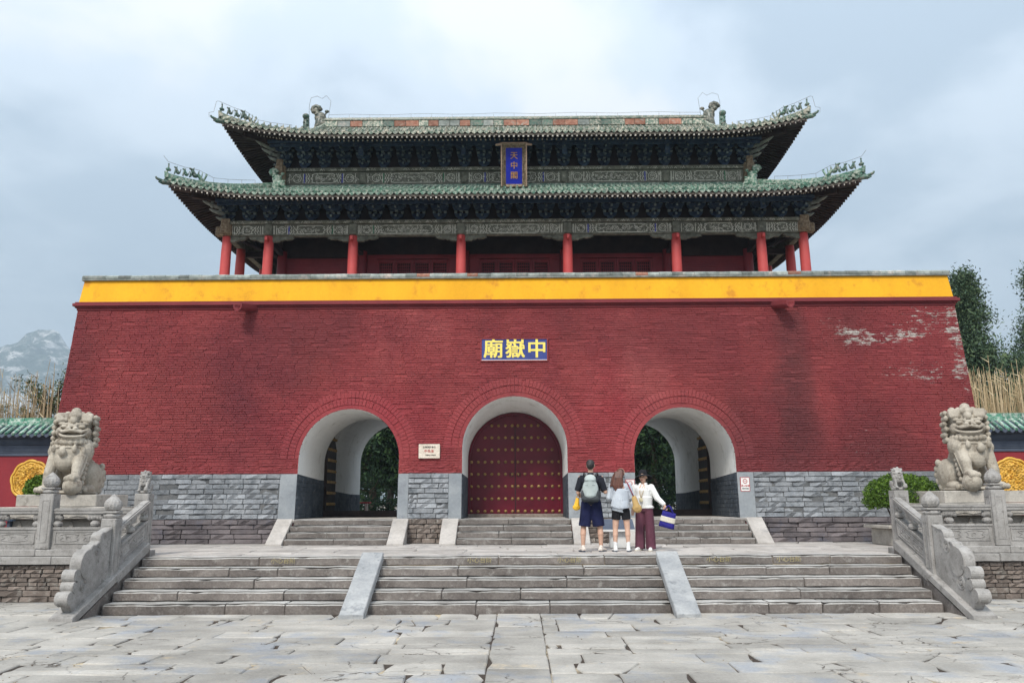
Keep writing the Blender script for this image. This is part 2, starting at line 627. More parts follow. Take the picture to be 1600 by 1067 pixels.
def pave_mat():
    t = T('paving_stone')
    n1 = t.noise(.9, 6, .6)
    col = t.ramp(n1, [(.34, (.29, .275, .25)), (.5, (.385, .365, .333)), (.66, (.475, .45, .41))])
    blue = t.ramp(t.noise(1.3, 5, .6, loc=(5, 3, 1)), [(.54, 0.0), (.66, .9)])
    col = t.mix(blue, col, (.30, .315, .34))
    tan = t.ramp(t.noise(1.7, 6, .7, loc=(9, 2, 4)), [(.62, 0.0), (.70, .8)])
    col = t.mix(tan, col, (.52, .43, .31))
    # hairline cracks and flaked lines that run with the bedding of the stone
    vor = t.n('ShaderNodeTexVoronoi', feature='DISTANCE_TO_EDGE')
    vor.inputs['Scale'].default_value = 1.3
    mp = t.n('ShaderNodeMapping')
    mp.inputs['Scale'].default_value = (1.0, 2.3, 1)
    wob = t.n('ShaderNodeTexNoise')
    wob.inputs['Scale'].default_value = 3.5
    wob.inputs['Detail'].default_value = 6
    t.l(t.pos, wob.inputs['Vector'])
    va = t.n('ShaderNodeVectorMath', operation='MULTIPLY_ADD')
    va.inputs[1].default_value = (.35, .35, .35)
    t.l(wob.outputs['Color'], va.inputs[0])
    t.l(t.pos, va.inputs[2])
    t.l(va.outputs[0], mp.inputs[0])
    t.l(mp.outputs[0], vor.inputs['Vector'])
    line = t.ramp(vor.outputs['Distance'], [(.004, 1.0), (.016, 0.0)])
    gate = t.ramp(t.noise(.8, 4, .6, loc=(2, 7, 3)), [(.52, 0.0), (.60, 1.0)])
    crack = t.math('MULTIPLY', line, gate)
    col = t.mix(t.math('MULTIPLY', crack, .8), col, (.09, .075, .06))
    g = t.noise(26, 7, .8)
    col = t.mix(1.0, col, t.ramp(g, [(.25, .74), (.75, 1.2)]), 'MULTIPLY')
    oi = t.n('ShaderNodeObjectInfo')
    v = t.math('MULTIPLY_ADD', oi.outputs['Random'], .34, .83)
    cb = t.n('ShaderNodeCombineColor')
    for i in range(3):
        t.l(v, cb.inputs[i])
    col = t.mix(1.0, col, cb.outputs[0], 'MULTIPLY')
    lam = t.noise(5, 8, .75, stretch=(.5, 1.6, 1))
    nrm = t.bump(lam, .9, .03)
    nrm = t.bump(t.math('SUBTRACT', 1.0, crack), .8, .02, nrm)
    nrm = t.bump(g, .5, .006, nrm)
    return t.fin(col, .8, nrm, .3)


M_pave = pave_mat()
M_pave2 = surf('platform_stone', (.34, .315, .29), (.48, .45, .42), 1.7, .8, .5, 14, .012, c3=(.27, .26, .26), s3=3, vary=.14, fine=.18)
M_ramp = surf('ramp_slab_stone', (.27, .28, .29), (.38, .385, .385), 2.5, .75, .8, 18, .015, c3=(.20, .21, .22), s3=5, vary=.06, fine=.2)
M_dirt = surf('sandy_joint_fill', (.12, .095, .075), (.46, .38, .26), .9, .95, .6, 40, .01, vary=0, fine=.3, th=(.45, .75))
M_sand = surf('sandy_joint_fill_fine', (.055, .042, .034), (.50, .42, .30), .9, .95, .6, 40, .01, vary=0, fine=.35, th=(.54, .64))
M_bal = surf('grey_carved_stone', (.25, .238, .225), (.36, .345, .33), 4, .8, .6, 45, .008, c3=(.18, .17, .16), s3=9, vary=.05, fine=.28)
M_lion = surf('weathered_lion_stone', (.30, .265, .215), (.47, .425, .355), 2.6, .8, .6, 32, .012, c3=(.17, .14, .11), s3=4.5, vary=0, fine=.28)
M_ped = surf('pedestal_stone', (.33, .305, .27), (.46, .43, .385), 2.5, .85, .6, 25, .012, c3=(.26, .24, .21), s3=6, vary=.05, fine=.22)
M_col = surf('column_red_paint', (.46, .055, .055), (.54, .08, .075), 1.5, .55, .15, 25, vary=.04, fine=.1, spec=.4)
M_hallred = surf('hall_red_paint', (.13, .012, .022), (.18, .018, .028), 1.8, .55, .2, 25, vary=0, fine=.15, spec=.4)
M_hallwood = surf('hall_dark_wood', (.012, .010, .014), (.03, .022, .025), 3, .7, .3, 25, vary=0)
M_beam = surf('faded_painted_beam', (.085, .088, .068), (.17, .172, .14), 7, .8, .4, 40, .006, c3=(.30, .29, .24), s3=9, vary=.15, fine=.35)
M_beamline = surf('pale_paint_line', (.62, .61, .53), (.78, .77, .69), 9, .8, .2, 40, c3=(.14, .14, .12), s3=14, vary=0, fine=.3)
M_blueline = surf('blue_paint_patch', (.05, .06, .35), (.09, .10, .42), 9, .8, 0, 40, vary=0)
M_greenline = surf('green_paint_patch', (.04, .14, .08), (.08, .2, .12), 9, .8, 0, 40, vary=0)
M_brack = surf('bracket_blue_green', (.012, .026, .062), (.038, .068, .115), 4, .75, .4, 30, .006, c3=(.09, .11, .11), s3=11, vary=.3, fine=.3)
M_brackpale = surf('bracket_pale_end', (.12, .14, .13), (.26, .27, .25), 8, .8, .3, 40, vary=.2, fine=.3)
M_raft = surf('rafter_wood', (.028, .016, .017), (.055, .038, .036), 5, .8, .4, 30, .006, vary=.25, fine=.3)
M_raftend = surf('rafter_end_paint', (.34, .32, .29), (.62, .59, .53), 15, .8, .2, 40, vary=.3, fine=.3)
M_eave = surf('weathered_eave_board', (.15, .13, .11), (.30, .265, .23), 6, .85, .5, 25, .01, c3=(.07, .05, .045), s3=5, vary=0, fine=.3)
M_brack2 = surf('bracket_small_block', (.08, .115, .13), (.18, .22, .22), 5, .8, .3, 30, vary=.3, fine=.3)
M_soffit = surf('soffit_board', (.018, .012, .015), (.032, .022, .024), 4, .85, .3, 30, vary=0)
def glaze(name, a, b, c, dust, vary=.25, rough=.35):
    t = T(name)
    col = t.ramp(t.noise(5, 5, .6), [(.3, a), (.5, b), (.72, c)])
    d = t.noise(13, 6, .7, loc=(2, 8, 5))
    dm = t.ramp(d, [(.46, 0.0), (.60, 1.0)])
    col = t.mix(dm, col, dust)
    oi = t.n('ShaderNodeObjectInfo')
    v = t.math('MULTIPLY_ADD', oi.outputs['Random'], 2 * vary, 1 - vary)
    cb = t.n('ShaderNodeCombineColor')
    for i in range(3):
        t.l(v, cb.inputs[i])
    col = t.mix(1.0, col, cb.outputs[0], 'MULTIPLY')
    return t.fin(col, t.ramp(d, [(.46, rough), (.6, .85)]), t.bump(d, .4, .01), .5)
M_tileL = glaze('green_glaze_lower', (.024, .07, .048), (.05, .14, .095), (.12, .24, .175), (.38, .41, .35))
M_tileU = glaze('green_glaze_upper', (.05, .085, .06), (.10, .16, .12), (.22, .26, .20), (.52, .48, .40))
M_drag = glaze('dragon_dark_glaze', (.02, .03, .024), (.045, .06, .048), (.09, .11, .085), (.24, .22, .18))
M_tileR = glaze('green_ridge_tile', (.02, .06, .045), (.04, .11, .08), (.08, .17, .12), (.20, .20, .17))
M_orange = surf('bare_orange_tile', (.26, .11, .075), (.40, .21, .15), 9, .85, .6, 30, c3=(.33, .32, .28), s3=9, vary=.25, fine=.35)
M_cap = surf('parapet_cap_tile', (.16, .185, .17), (.32, .35, .33), 6, .6, .4, 25, .01, c3=(.50, .44, .39), s3=4, vary=.45, fine=.3)
M_walltile = glaze('wall_tile_green', (.03, .13, .085), (.06, .21, .14), (.15, .32, .23), (.42, .47, .42))
M_bluegrey = surf('wall_blue_grey', (.06, .075, .11), (.09, .11, .15), 2, .8, .25, 20, vary=0, fine=.12)
M_gold = surf('gold_leaf', (.62, .34, .035), (.80, .50, .09), 5, .45, .3, 30, .006, c3=(.30, .14, .02), s3=8, vary=0, fine=.15, spec=.5)
M_door = surf('maroon_door_lacquer', (.085, .004, .013), (.125, .007, .020), 2.0, .32, .12, 6, .01, vary=.03, fine=.1, spec=.28)
M_stud = surf('brass_stud', (.26, .15, .05), (.38, .25, .09), 9, .4, .2, 40, vary=.1, spec=.6)
M_darkwood = surf('dark_door_wood', (.018, .012, .012), (.04, .026, .024), 5, .7, .3, 30, vary=0)
M_signblue = surf('sign_blue', (.03, .045, .19), (.05, .07, .26), 2, .6, .15, 20, vary=0, fine=.12)
M_signyel = plain('sign_yellow', (.88, .72, .16), .6)
M_plaqblue = surf('plaque_ultramarine', (.004, .012, .28), (.006, .018, .38), 2, .5, .1, 20, vary=0)
M_plaqgold = surf('plaque_gold_letters', (.36, .17, .05), (.48, .26, .10), 8, .5, .1, 20, vary=0)
M_frame = surf('carved_brown_frame', (.13, .085, .05), (.28, .22, .15), 14, .6, .9, 22, .03, vary=0, fine=.4)
M_frameedge = surf('frame_edge', (.30, .20, .15), (.38, .27, .2), 5, .6, .3, 20, vary=0)
M_marble = surf('pale_plaque_stone', (.60, .52, .43), (.70, .63, .54), 5, .6, .1, 20, vary=0)
M_blackink = plain('black_ink', (.03, .03, .03), .7)
M_redink = plain('red_ink', (.45, .03, .03), .7)
M_whitepaint = plain('white_paint', (.78, .77, .75), .6)
M_wire = plain('galvanised_wire', (.20, .21, .22), .5)
M_yelpaint = surf('worn_yellow_paint', (.40, .33, .15), (.30, .26, .16), 20, .9, 0, 30, vary=0)
M_rock = None


def leaf_mat(name, a, b, c):
    t = T(name)
    geo = t.n('ShaderNodeNewGeometry')
    col = t.ramp(geo.outputs['Random Per Island'], [(0, a), (.55, b), (1, c)])
    n = t.noise(.8, 3)
    col = t.mix(t.ramp(n, [(.35, .45), (.6, 0.0)]), col, a)
    t.fin(col, .65, None, .25)
    t.b.inputs['Subsurface Weight'].default_value = 0
    return t.m


M_leafdark = leaf_mat('cypress_leaf', (.028, .055, .032), (.065, .115, .06), (.13, .18, .08))
M_leafgrove = leaf_mat('grove_leaf', (.008, .022, .012), (.02, .05, .02), (.05, .10, .025))
M_leafshrub = leaf_mat('shrub_leaf', (.035, .075, .008), (.09, .17, .014), (.16, .26, .03))
M_leafolive = leaf_mat('olive_leaf', (.03, .05, .015), (.06, .085, .03), (.11, .13, .05))
M_bark = surf('bark', (.05, .038, .03), (.10, .08, .06), 5, .9, .8, 20, .02, vary=.1)
M_reed = leaf_mat('dry_reed', (.36, .27, .15), (.56, .45, .28), (.72, .61, .42))

# ------------------------------------------------------------------ setting: ground, paving, terrace
TX = -0.12          # axis of the tower
H = 0.81            # terrace level
SILL = 1.37         # level inside the passages

g = MB()
g.grid(lambda u, v: (-2500 + 5000 * u, -200 + 2800 * v, -0.045), 40, 32)
g.build('ground', M_dirt, kind='structure')

paving = thing('paving', None, None, (0, 10, 0), kind='structure')


def slab_poly(c, z, rnd=R, jit=.011, gap=.006, thick=.07, chip=.25):
    """a paving slab on corner points c with wavering edges and a worn arris"""
    cx, cy = sum(p[0] for p in c) / len(c), sum(p[1] for p in c) / len(c)
    gy = gap * rnd.choice((1.2, 1.5, 1.9))
    c = [(x + (gap if x < cx else -gap), y + (gap if y < cy else -gy)) for x, y in c]
    pts = []
    corner = set()
    for k in range(len(c)):
        a, b = c[k], c[(k + 1) % len(c)]
        L = sqrt((a[0] - b[0]) ** 2 + (a[1] - b[1]) ** 2)
        n = max(2, min(5, int(L / .25)))
        corner.add(len(pts))
        pts += [(a[0] + (b[0] - a[0]) * i / n, a[1] + (b[1] - a[1]) * i / n) for i in range(n)]
    P = []
    for i, (x, y) in enumerate(pts):
        j = jit * (1.4 if rnd.random() < .15 else .6)
        k = 0
        if i in corner and rnd.random() < chip:
            k = rnd.uniform(.02, .10)
        elif rnd.random() < .08:
            k = rnd.uniform(.02, .06)
        dx, dy = cx - x, cy - y
        L = sqrt(dx * dx + dy * dy) or 1
        P.append((x + dx / L * k + rnd.uniform(-j, j) * .6, y + dy / L * k + rnd.uniform(-j, j)))
    n = len(P)
    tx, ty = rnd.uniform(-.006, .006), rnd.uniform(-.008, .008)
    top = []
    mid = []
    for x, y in P:
        dx, dy = cx - x, cy - y
        L = sqrt(dx * dx + dy * dy) or 1
        zz = z + (x - cx) * tx + (y - cy) * ty
        top.append((x + dx / L * .014, y + dy / L * .014, zz))
        mid.append((x, y, zz - .012))
    bot = [(x, y, z - thick) for x, y, _ in mid]
    vs = [(cx, cy, z + rnd.uniform(-.002, .003))] + top + mid + bot
    fs = [(0, 1 + i, 1 + (i + 1) % n) for i in range(n)]
    for a in (1, 1 + n):
        fs += [(a + i, a + n + i, a + n + (i + 1) % n, a + (i + 1) % n) for i in range(n)]
    m = MB()
    m.add(vs, fs)
    return m


def slab_mesh(x0, x1, y0, y1, z, **kw):
    return slab_poly([(x0, y0), (x1, y0), (x1, y1), (x0, y1)], z, **kw)


def lay(x0, x1, y0, y1, z, parent, wmin, wmax, name='paving_slab', mat=None, miss=.045, crack=.25, zj=.006, **kw):
    x = x0 - R.uniform(0, wmax * .5)
    while x < x1:
        w = R.uniform(wmin, wmax)
        a, b = max(x, x0), min(x + w, x1)
        if x1 - b < wmin * .4:
            b = x1
            x = x1
        else:
            x += w
        if b - a < .08:
            continue
        zz = z + R.uniform(-zj, zj)
        if miss and R.random() < miss and b - a < 1.3:      # a shattered slab: small sunken pieces
            n = R.randint(3, 5)
            cut = [0] + sorted(R.uniform(.15, .85) for _ in range(n - 1)) + [1]
            sk = [0] + [R.uniform(-.10, .10) for _ in range(n - 1)] + [0]
            for i in range(n):
                xa, xb = a + (b - a) * cut[i], a + (b - a) * cut[i + 1]
                if xb - xa < .08:
                    continue
                ya, yb = y0 + (R.uniform(0, .06) if R.random() < .5 else 0), y1 - (R.uniform(0, .08) if R.random() < .5 else 0)
                ka, kb = min(sk[i], (xb - xa) * .3), min(sk[i + 1], .1)
                slab_poly([(xa - ka, ya), (xb - kb, ya), (xb + kb, yb), (xa + ka, yb)], zz - R.uniform(.0, .012), chip=.5, jit=.02).build(name, mat or M_pave, parent)
            continue
        if R.random() < crack and b - a > .6:
            t0, t1 = R.uniform(.25, .75), R.uniform(.2, .8)
            if R.random() < .6:
                p0, p1 = (a + (b - a) * t0, y0), (a + (b - a) * t1, y1)
                slab_poly([(a, y0), p0, p1, (a, y1)], zz, gap=.005, **kw).build(name, mat or M_pave, parent)
                slab_poly([p0, (b, y0), (b, y1), p1], zz - R.uniform(0, .006), gap=.005, **kw).build(name, mat or M_pave, parent)
            else:
                p0, p1 = (a, y0 + (y1 - y0) * t0), (b, y0 + (y1 - y0) * t1)
                slab_poly([(a, y0), (b, y0), p1, p0], zz, gap=.005, **kw).build(name, mat or M_pave, parent)
                slab_poly([p0, p1, (b, y1), (a, y1)], zz - R.uniform(0, .006), gap=.005, **kw).build(name, mat or M_pave, parent)
            continue
        slab_mesh(a, b, y0, y1, zz, **kw).build(name, mat or M_pave, parent)


m = MB()
m.box(-12, 12, 6.5, 15.6, -.044, -.017)
m.build('joint_fill', M_sand, paving)
rows = [7.0]
while rows[-1] < 13.0:
    rows.append(rows[-1] + R.choice((.28, .34, .42, .5, .56, .62)))
rows[-1] = 13.72
for j in range(len(rows) - 1):
    a, b = rows[j], rows[j + 1]
    if b - a > .62:
        m_ = (a + b) / 2
        rr = ((a, m_), (m_, b))
    else:
        rr = ((a, b),)
    for (p, q) in rr:
        hw = 6.4 + (p - 7) * .55
        for side in (-1, 1):
            xa, xb = (-hw, -.37) if side < 0 else (.31, hw)
            lay(xa, xb, p, q, 0, paving, .55, 1.7)
y = 7.2
while y < 13.6:                     # the processional lane in the middle
    d = min(R.choice((.9, 1.15, .7, 1.4)), 13.7 - y)
    slab_mesh(-.37, .31, y, y + d, .006, jit=.008, chip=.1).build('paving_slab', M_pave, paving)
    y += d
for side in (-1, 1):
    y = 13.72
    while y < 15.5:
        d = R.uniform(.4, .62)
        y2 = min(y + d, 15.54)
        xa, xb = (-10.6, -7.12) if side < 0 else (7.12, 10.4)
        lay(xa, xb, y, y2, 0, paving, .6, 1.7)
        y = y2
# sand and litter caught in the joints
m = MB()
for i in range(260):
    x, y = R.uniform(-6, 6), R.uniform(8, 13.6)
    r = R.uniform(.006, .02)
    m.ell((x, y, -.002), (r * .7, r * .7, r * .35), 5, 3)
m.build('gravel', M_dirt, paving, kind='stuff')

# terrace
terr = thing('terrace', None, None, (0, 17, 0), kind='structure')
m = MB()
m.box(-6.7, 6.7, 15.1, 20.4, -.04, H - .035)
m.box(-16, -6.7, 15.8, 30, -.04, H - .02)
m.box(6.7, 16, 15.8, 30, -.04, H - .02)
m.build('terrace_core', M_dirt, terr)
yb = [15.46, 16.0, 16.55, 17.2, 17.75, 18.4, 19.06]
for p, q in zip(yb, yb[1:]):
    lay(-6.72, 6.72, p, q, H, terr, .7, 1.8, mat=M_pave2, miss=0, zj=.004, jit=.008, chip=.15)
lay(-6.72, 6.72, 19.06, 19.9, H, terr, .7, 1.8, mat=M_pave2, miss=0, zj=.004, jit=.008, chip=.15)
for side in (-1, 1):
    for k, (p, q) in enumerate(((15.9, 16.7), (16.7, 17.7), (17.7, 18.9), (18.9, 20.2))):
        xa, xb = (-13.5, -6.72) if side < 0 else (6.72, 13.5)
        lay(xa, xb, p, q, H, terr, .9, 1.9, mat=M_pave2, miss=0, zj=.003, jit=.006, chip=.1)
# yard behind the tower, level with the passages
m = MB()
m.box(-30, 30, 28.6, 70, 0, SILL - .06)
m.build('rear_yard', M_pave2, kind='structure')

# ------------------------------------------------------------------ main staircase
stairs = thing('stone_staircase', 'five broad worn grey stone steps rising from the paving to the terrace', 'steps', (0, 13.76, 0))
ys = [13.76 + .33 * i for i in range(5)]
for i in range(5):
    z0, z1 = .162 * i, .162 * (i + 1)
    bounds = [(-6.72, -2.74), (-2.46, 2.42), (2.72, 6.72)]
    if i == 4:
        bounds = [(-6.72, 6.72)]
    for (a, b) in bounds:
        x = a
        while x < b - .01:
            w = R.uniform(.8, 2.3)
            e_ = x + w
            if b - e_ < .6:
                e_ = b
            m = MB()
            m.rough(x + .004, e_ - .004, ys[i] + R.uniform(-.012, .012), ys[i] + .39, z0 + .006 - (0.03 if i == 0 else 0), z1 + R.uniform(-.006, .004), seg=.16, amp=.012, seed=R.random() * 50, rnd=.012, nose=.028)
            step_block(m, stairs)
            x = e_
m = MB()
for i in range(5):
    m.box(-6.75, 6.75, ys[i] + .06, 15.42, .162 * i - .03, .162 * (i + 1) - .03)
m.build('mortar_bed', M_palemortar, stairs)


def sloped_slab(m, x0, x1, ya, za, yb_, zb, th, c=.012, seg=6, amp=.004, seed=0):
    """slab whose top runs from (ya,za) low to (yb,zb) high"""
    n = seg
    def pt(u, w, k):
        y = ya + (yb_ - ya) * u
        z = za + (zb - za) * u
        x = x0 + (x1 - x0) * w
        q = noise.noise_vector(Vector((x * 4 + seed, y * 3, k))) * amp
        return (x + q.x, y + q.y, z - th * k + q.z)
    sec = [(0, 1), (0, .12), (.03, 0), (.97, 0), (1, .12), (1, 1)]
    vs = [pt(i / n, w, k) for i in range(n + 1) for (w, k) in sec]
    L = len(sec)
    fs = [(i * L + j, i * L + (j + 1) % L, (i + 1) * L + (j + 1) % L, (i + 1) * L + j) for i in range(n) for j in range(L)]
    fs += [tuple(range(L - 1, -1, -1)), tuple(range(n * L, n * L + L))]
    m.add(vs, fs)


for (xc_, lab) in ((-2.60, None), (2.57, None)):
    m = MB()
    sloped_slab(m, xc_ - .19, xc_ + .19, 13.18, .055, 14.98, .885, .14, seg=9, seed=xc_)
    m.build('ramp_slab', M_ramp, stairs)
    m = MB()
    sloped_slab(m, xc_ - .16, xc_ + .16, 13.28, -.02, 15.0, .76, .3, seg=5, seed=xc_ + 4)
    m.build('ramp_footing', M_step, stairs)

# worn yellow warning words painted on the top riser
def text(body, size, loc, mat, parent, name='lettering', extrude=.002, offset=0.0, rot=(pi / 2, 0, 0), align='CENTER', sx=1.0, bold=0):
    c = bpy.data.curves.new(name, 'FONT')
    c.body = body
    c.size = size
    c.extrude = extrude
    c.offset = offset
    c.align_x = align
    c.align_y = 'CENTER'
    c.resolution_u = 3
    c.materials.append(mat)
    tmp = bpy.data.objects.new('lettering_source', c)
    me = bpy.data.meshes.new_from_object(tmp)
    bpy.data.objects.remove(tmp)
    if not me.materials:
        me.materials.append(mat)
    return put(me, name, parent, loc=loc, rot=rot, scale=(sx, 1, 1))


for x in (-4.2, -.72, .87, 3.5, 4.73):
    text('小心台阶', .10, (x, 15.055, .735), M_yelpaint, stairs, sx=1.1)

# ------------------------------------------------------------------ retaining walls below the balustrades
UB = []          # a few worn brick shapes of unit size, shared by all laid bricks
for k in range(7):
    m = MB()
    c = .045
    xs = [-.5, -.5 + c * .6, -.17, .17, .5 - c * .6, .5]
    zs = [-.5, -.5 + c * 2.2, .5 - c * 2.2, .5]
    vs = []
    for j, z in enumerate(zs):
        for i, x in enumerate(xs):
            ed = i in (0, 5) or j in (0, 3)
            q = noise.noise_vector(Vector((x * 3 + k * 7, z * 3, k)))
            y = -.5 + (.10 if ed else 0) + q.y * (.12 + .06 * k)
            px = x + (q.x * .02)
            pz = z + q.z * .07
            if i in (0, 5) and j in (0, 3):
                px *= .985; pz *= .9; y += .06
            vs.append((px, y, pz))
    n = len(vs)
    fs = [(j * 6 + i, j * 6 + i + 1, (j + 1) * 6 + i + 1, (j + 1) * 6 + i) for j in range(3) for i in range(5)]
    ring = [0, 1, 2, 3, 4, 5, 11, 17, 23, 22, 21, 20, 19, 18, 12, 6]
    back = [(vs[i][0], .5, vs[i][2]) for i in ring]
    vs += back
    L = len(ring)
    fs += [(ring[(i + 1) % L], ring[i], n + i, n + (i + 1) % L) for i in range(L)]
    m.add(vs, fs)
    UB.append(m)
_ub = {}


def ubrick(k, mat):
    if (k, mat.name) not in _ub:
        _ub[(k, mat.name)] = UB[k].mesh('brick', mat)
    return _ub[(k, mat.name)]


def brick(parent, mat, x0, x1, yf, depth, z0, z1, rx=0.0, name='brick'):
    return put(ubrick(R.randrange(7), mat), name, parent, loc=((x0 + x1) / 2, yf + depth / 2, (z0 + z1) / 2),
               rot=(rx, 0, R.uniform(-.01, .01)), scale=(x1 - x0, depth, z1 - z0))


for side, lab in ((-1, 'low old brick retaining wall left of the steps, below the balustrade'), (1, 'low old brick retaining wall right of the steps, below the balustrade')):
    rw = thing('retaining_wall', lab, 'wall', (side * 9.5, 15.6, 0), group='retaining walls below the balustrades')
    m = MB()
    xa, xb = sorted((side * 7.12, side * 13.5))
    m.box(xa, xb, 15.60, 15.82, -.04, .65)
    m.build('mortar', M_palemortar, rw)
    zs = [-.01, .09, .20, .275, .345, .425, .50, .575, .648]
    for j in range(len(zs) - 1):
        x = side * 7.12
        w0 = .42 if j < 2 else .25
        x = 7.12 + R.uniform(-.12, 0)
        while x < 10.6:
            w = w0 * R.uniform(.65, 1.35)
            a, b = max(x, 7.12), x + w
            if b - a > .05:
                aa, bb = sorted((side * a, side * b))
                brick(rw, M_plinth2, aa + .006, bb - .006, 15.55 + R.uniform(-.012, .012), .12, zs[j] + .005, zs[j + 1] - .005)
            x += w
    x = 7.10
    while x < 13:
        w = R.uniform(1.2, 2.0)
        aa, bb = sorted((side * x, side * (x + w)))
        m = MB()
        m.rough(aa + .003, bb - .003, 15.48, 15.88, .655, .80, seg=.25, amp=.006, seed=x, rnd=.012)
        m.build('coping_stone', M_bal, rw)
        x += w

# ------------------------------------------------------------------ balustrades
def post_body(m, x, y, z0, z1, w=.25):
    h = w / 2
    m.cbox(x - h, x + h, y - h, y + h, z0, z1, .012)
    # sunk panel outlined by a raised fillet on each face
    for (dx, dy) in ((0, -1), (1, 0), (-1, 0)):
        for a, b, c, d in ((-.075, -.055, z0 + .12, z1 - .10), (.055, .075, z0 + .12, z1 - .10), (-.055, .055, z1 - .12, z1 - .10), (-.055, .055, z0 + .12, z0 + .14)):
            if dy:
                m.box(x + a, x + b, y - h - .008, y - h + .002, c, d)
            else:
                xx = x + dx * h
                m.box(min(xx, xx + dx * .008) - .001, max(xx, xx + dx * .008) + .001, y + a, y + b, c, d)


def bud(m, x, y, z):
    """lotus collar and a flame-like ribbed bud"""
    m.lathe([(.10, z), (.125, z + .02), (.135, z + .045), (.11, z + .07), (.09, z + .085)], (x, y, 0), 16, lambda a, zz: 1 + .07 * abs(sin(4 * a)))
    m.cbox(x - .12, x + .12, y - .12, y + .12, z + .085, z + .12, .01)
    prof = [(.075, .12), (.115, .145), (.138, .19), (.142, .235), (.128, .28), (.098, .32), (.06, .36), (.025, .39), (.004, .405)]
    m.lathe([(r, z + h_) for r, h_ in prof], (x, y, 0), 24, lambda a, zz: 1 + .05 * sin(9 * a + (zz - z) * 22))


def rail_panel(bal, p0, p1, dz=0.0):
    """one balustrade bay from p0 to p1 (x,y,z of the base rail's top); slopes when the z differ"""
    p0, p1 = Vector(p0), Vector(p1)
    d = p1 - p0
    L = sqrt(d.x ** 2 + d.y ** 2)
    ux, uy = d.x / L, d.y / L
    nx_, ny_ = -uy, ux
    sl = d.z / L
    def pt(s, t, z):
        return (p0.x + ux * s + nx_ * t, p0.y + uy * s + ny_ * t, p0.z + sl * s + z)
    def bar(m, s0, s1, t, z0, z1, t2=None):
        t2 = -t if t2 is None else t2
        m.hexa([pt(s0, t2, z0), pt(s1, t2, z0), pt(s1, t, z0), pt(s0, t, z0), pt(s0, t2, z1), pt(s1, t2, z1), pt(s1, t, z1), pt(s0, t, z1)])
    m = MB()
    bar(m, 0, L, .055, .0, .40)
    bar(m, 0, L, .072, .355, .40)
    bar(m, 0, L, .068, .0, .05)
    for sgn in (1, -1):                     # carved frames on both faces
        for (a, b, c, e_) in ((.06, L - .06, .095, .112), (.06, L - .06, .305, .322), (.06, .078, .112, .305), (L - .078, L - .06, .112, .305)):
            bar(m, a, b, sgn * .055, c, e_, sgn * .067)
        k = max(1, int(L / .5))
        for i in range(k):
            a = .12 + (L - .24) * i / k
            b = .12 + (L - .24) * (i + 1) / k
            n_ = 10
            cx = (a + b) / 2
            pts = [pt(cx + (b - a) * .40 * cos(t) * (1 - .3 * cos(4 * t)), sgn * .058, .21 + .07 * sin(t)) for t in [2 * pi * q / 18 for q in range(18)]]
            m.tube(pts, .008, 4, True)
            m.tube([pt(cx + .02 * q * cos(q), sgn * .058, .21 + .013 * q * sin(q)) for q in [x * .5 for x in range(9)]], .007, 4)
    m.build('carved_panel', M_bal, bal)
    m = MB()
    for (t0, z0, z1) in ((.05, .625, .645), (.072, .645, .70), (.085, .70, .725), (.06, .725, .745)):
        bar(m, 0, L, t0, z0, z1)
    m.build('handrail', M_bal, bal)
    n = max(1, round(L / .72))
    for i in range(n + 1):
        s = L * i / n
        s = min(max(s, .06), L - .06)
        m = MB()
        c = pt(s, 0, 0)
        ends = i in (0, n)
        wv = .5 if ends else 1
        # vase: bulbous body, neck and spreading cloud head
        m.lathe([(.05, .40), (.075, .42), (.088, .455), (.075, .49), (.045, .51), (.06, .525)], (c[0], c[1], c[2]), 12)
        for q, r_, zz in ((-.11, .045, .565), (-.055, .055, .575), (0, .06, .585), (.055, .055, .575), (.11, .045, .565)):
            e1 = pt(s + q * wv, 0, zz)
            m.ell(e1, (r_, .05, .05) if abs(ux) > .5 else (.05, r_, .05), 10, 6)
        bar(m, s - .12 * wv, s + .12 * wv, .045, .59, .63)
        m.build('vase_support', M_bal, bal)


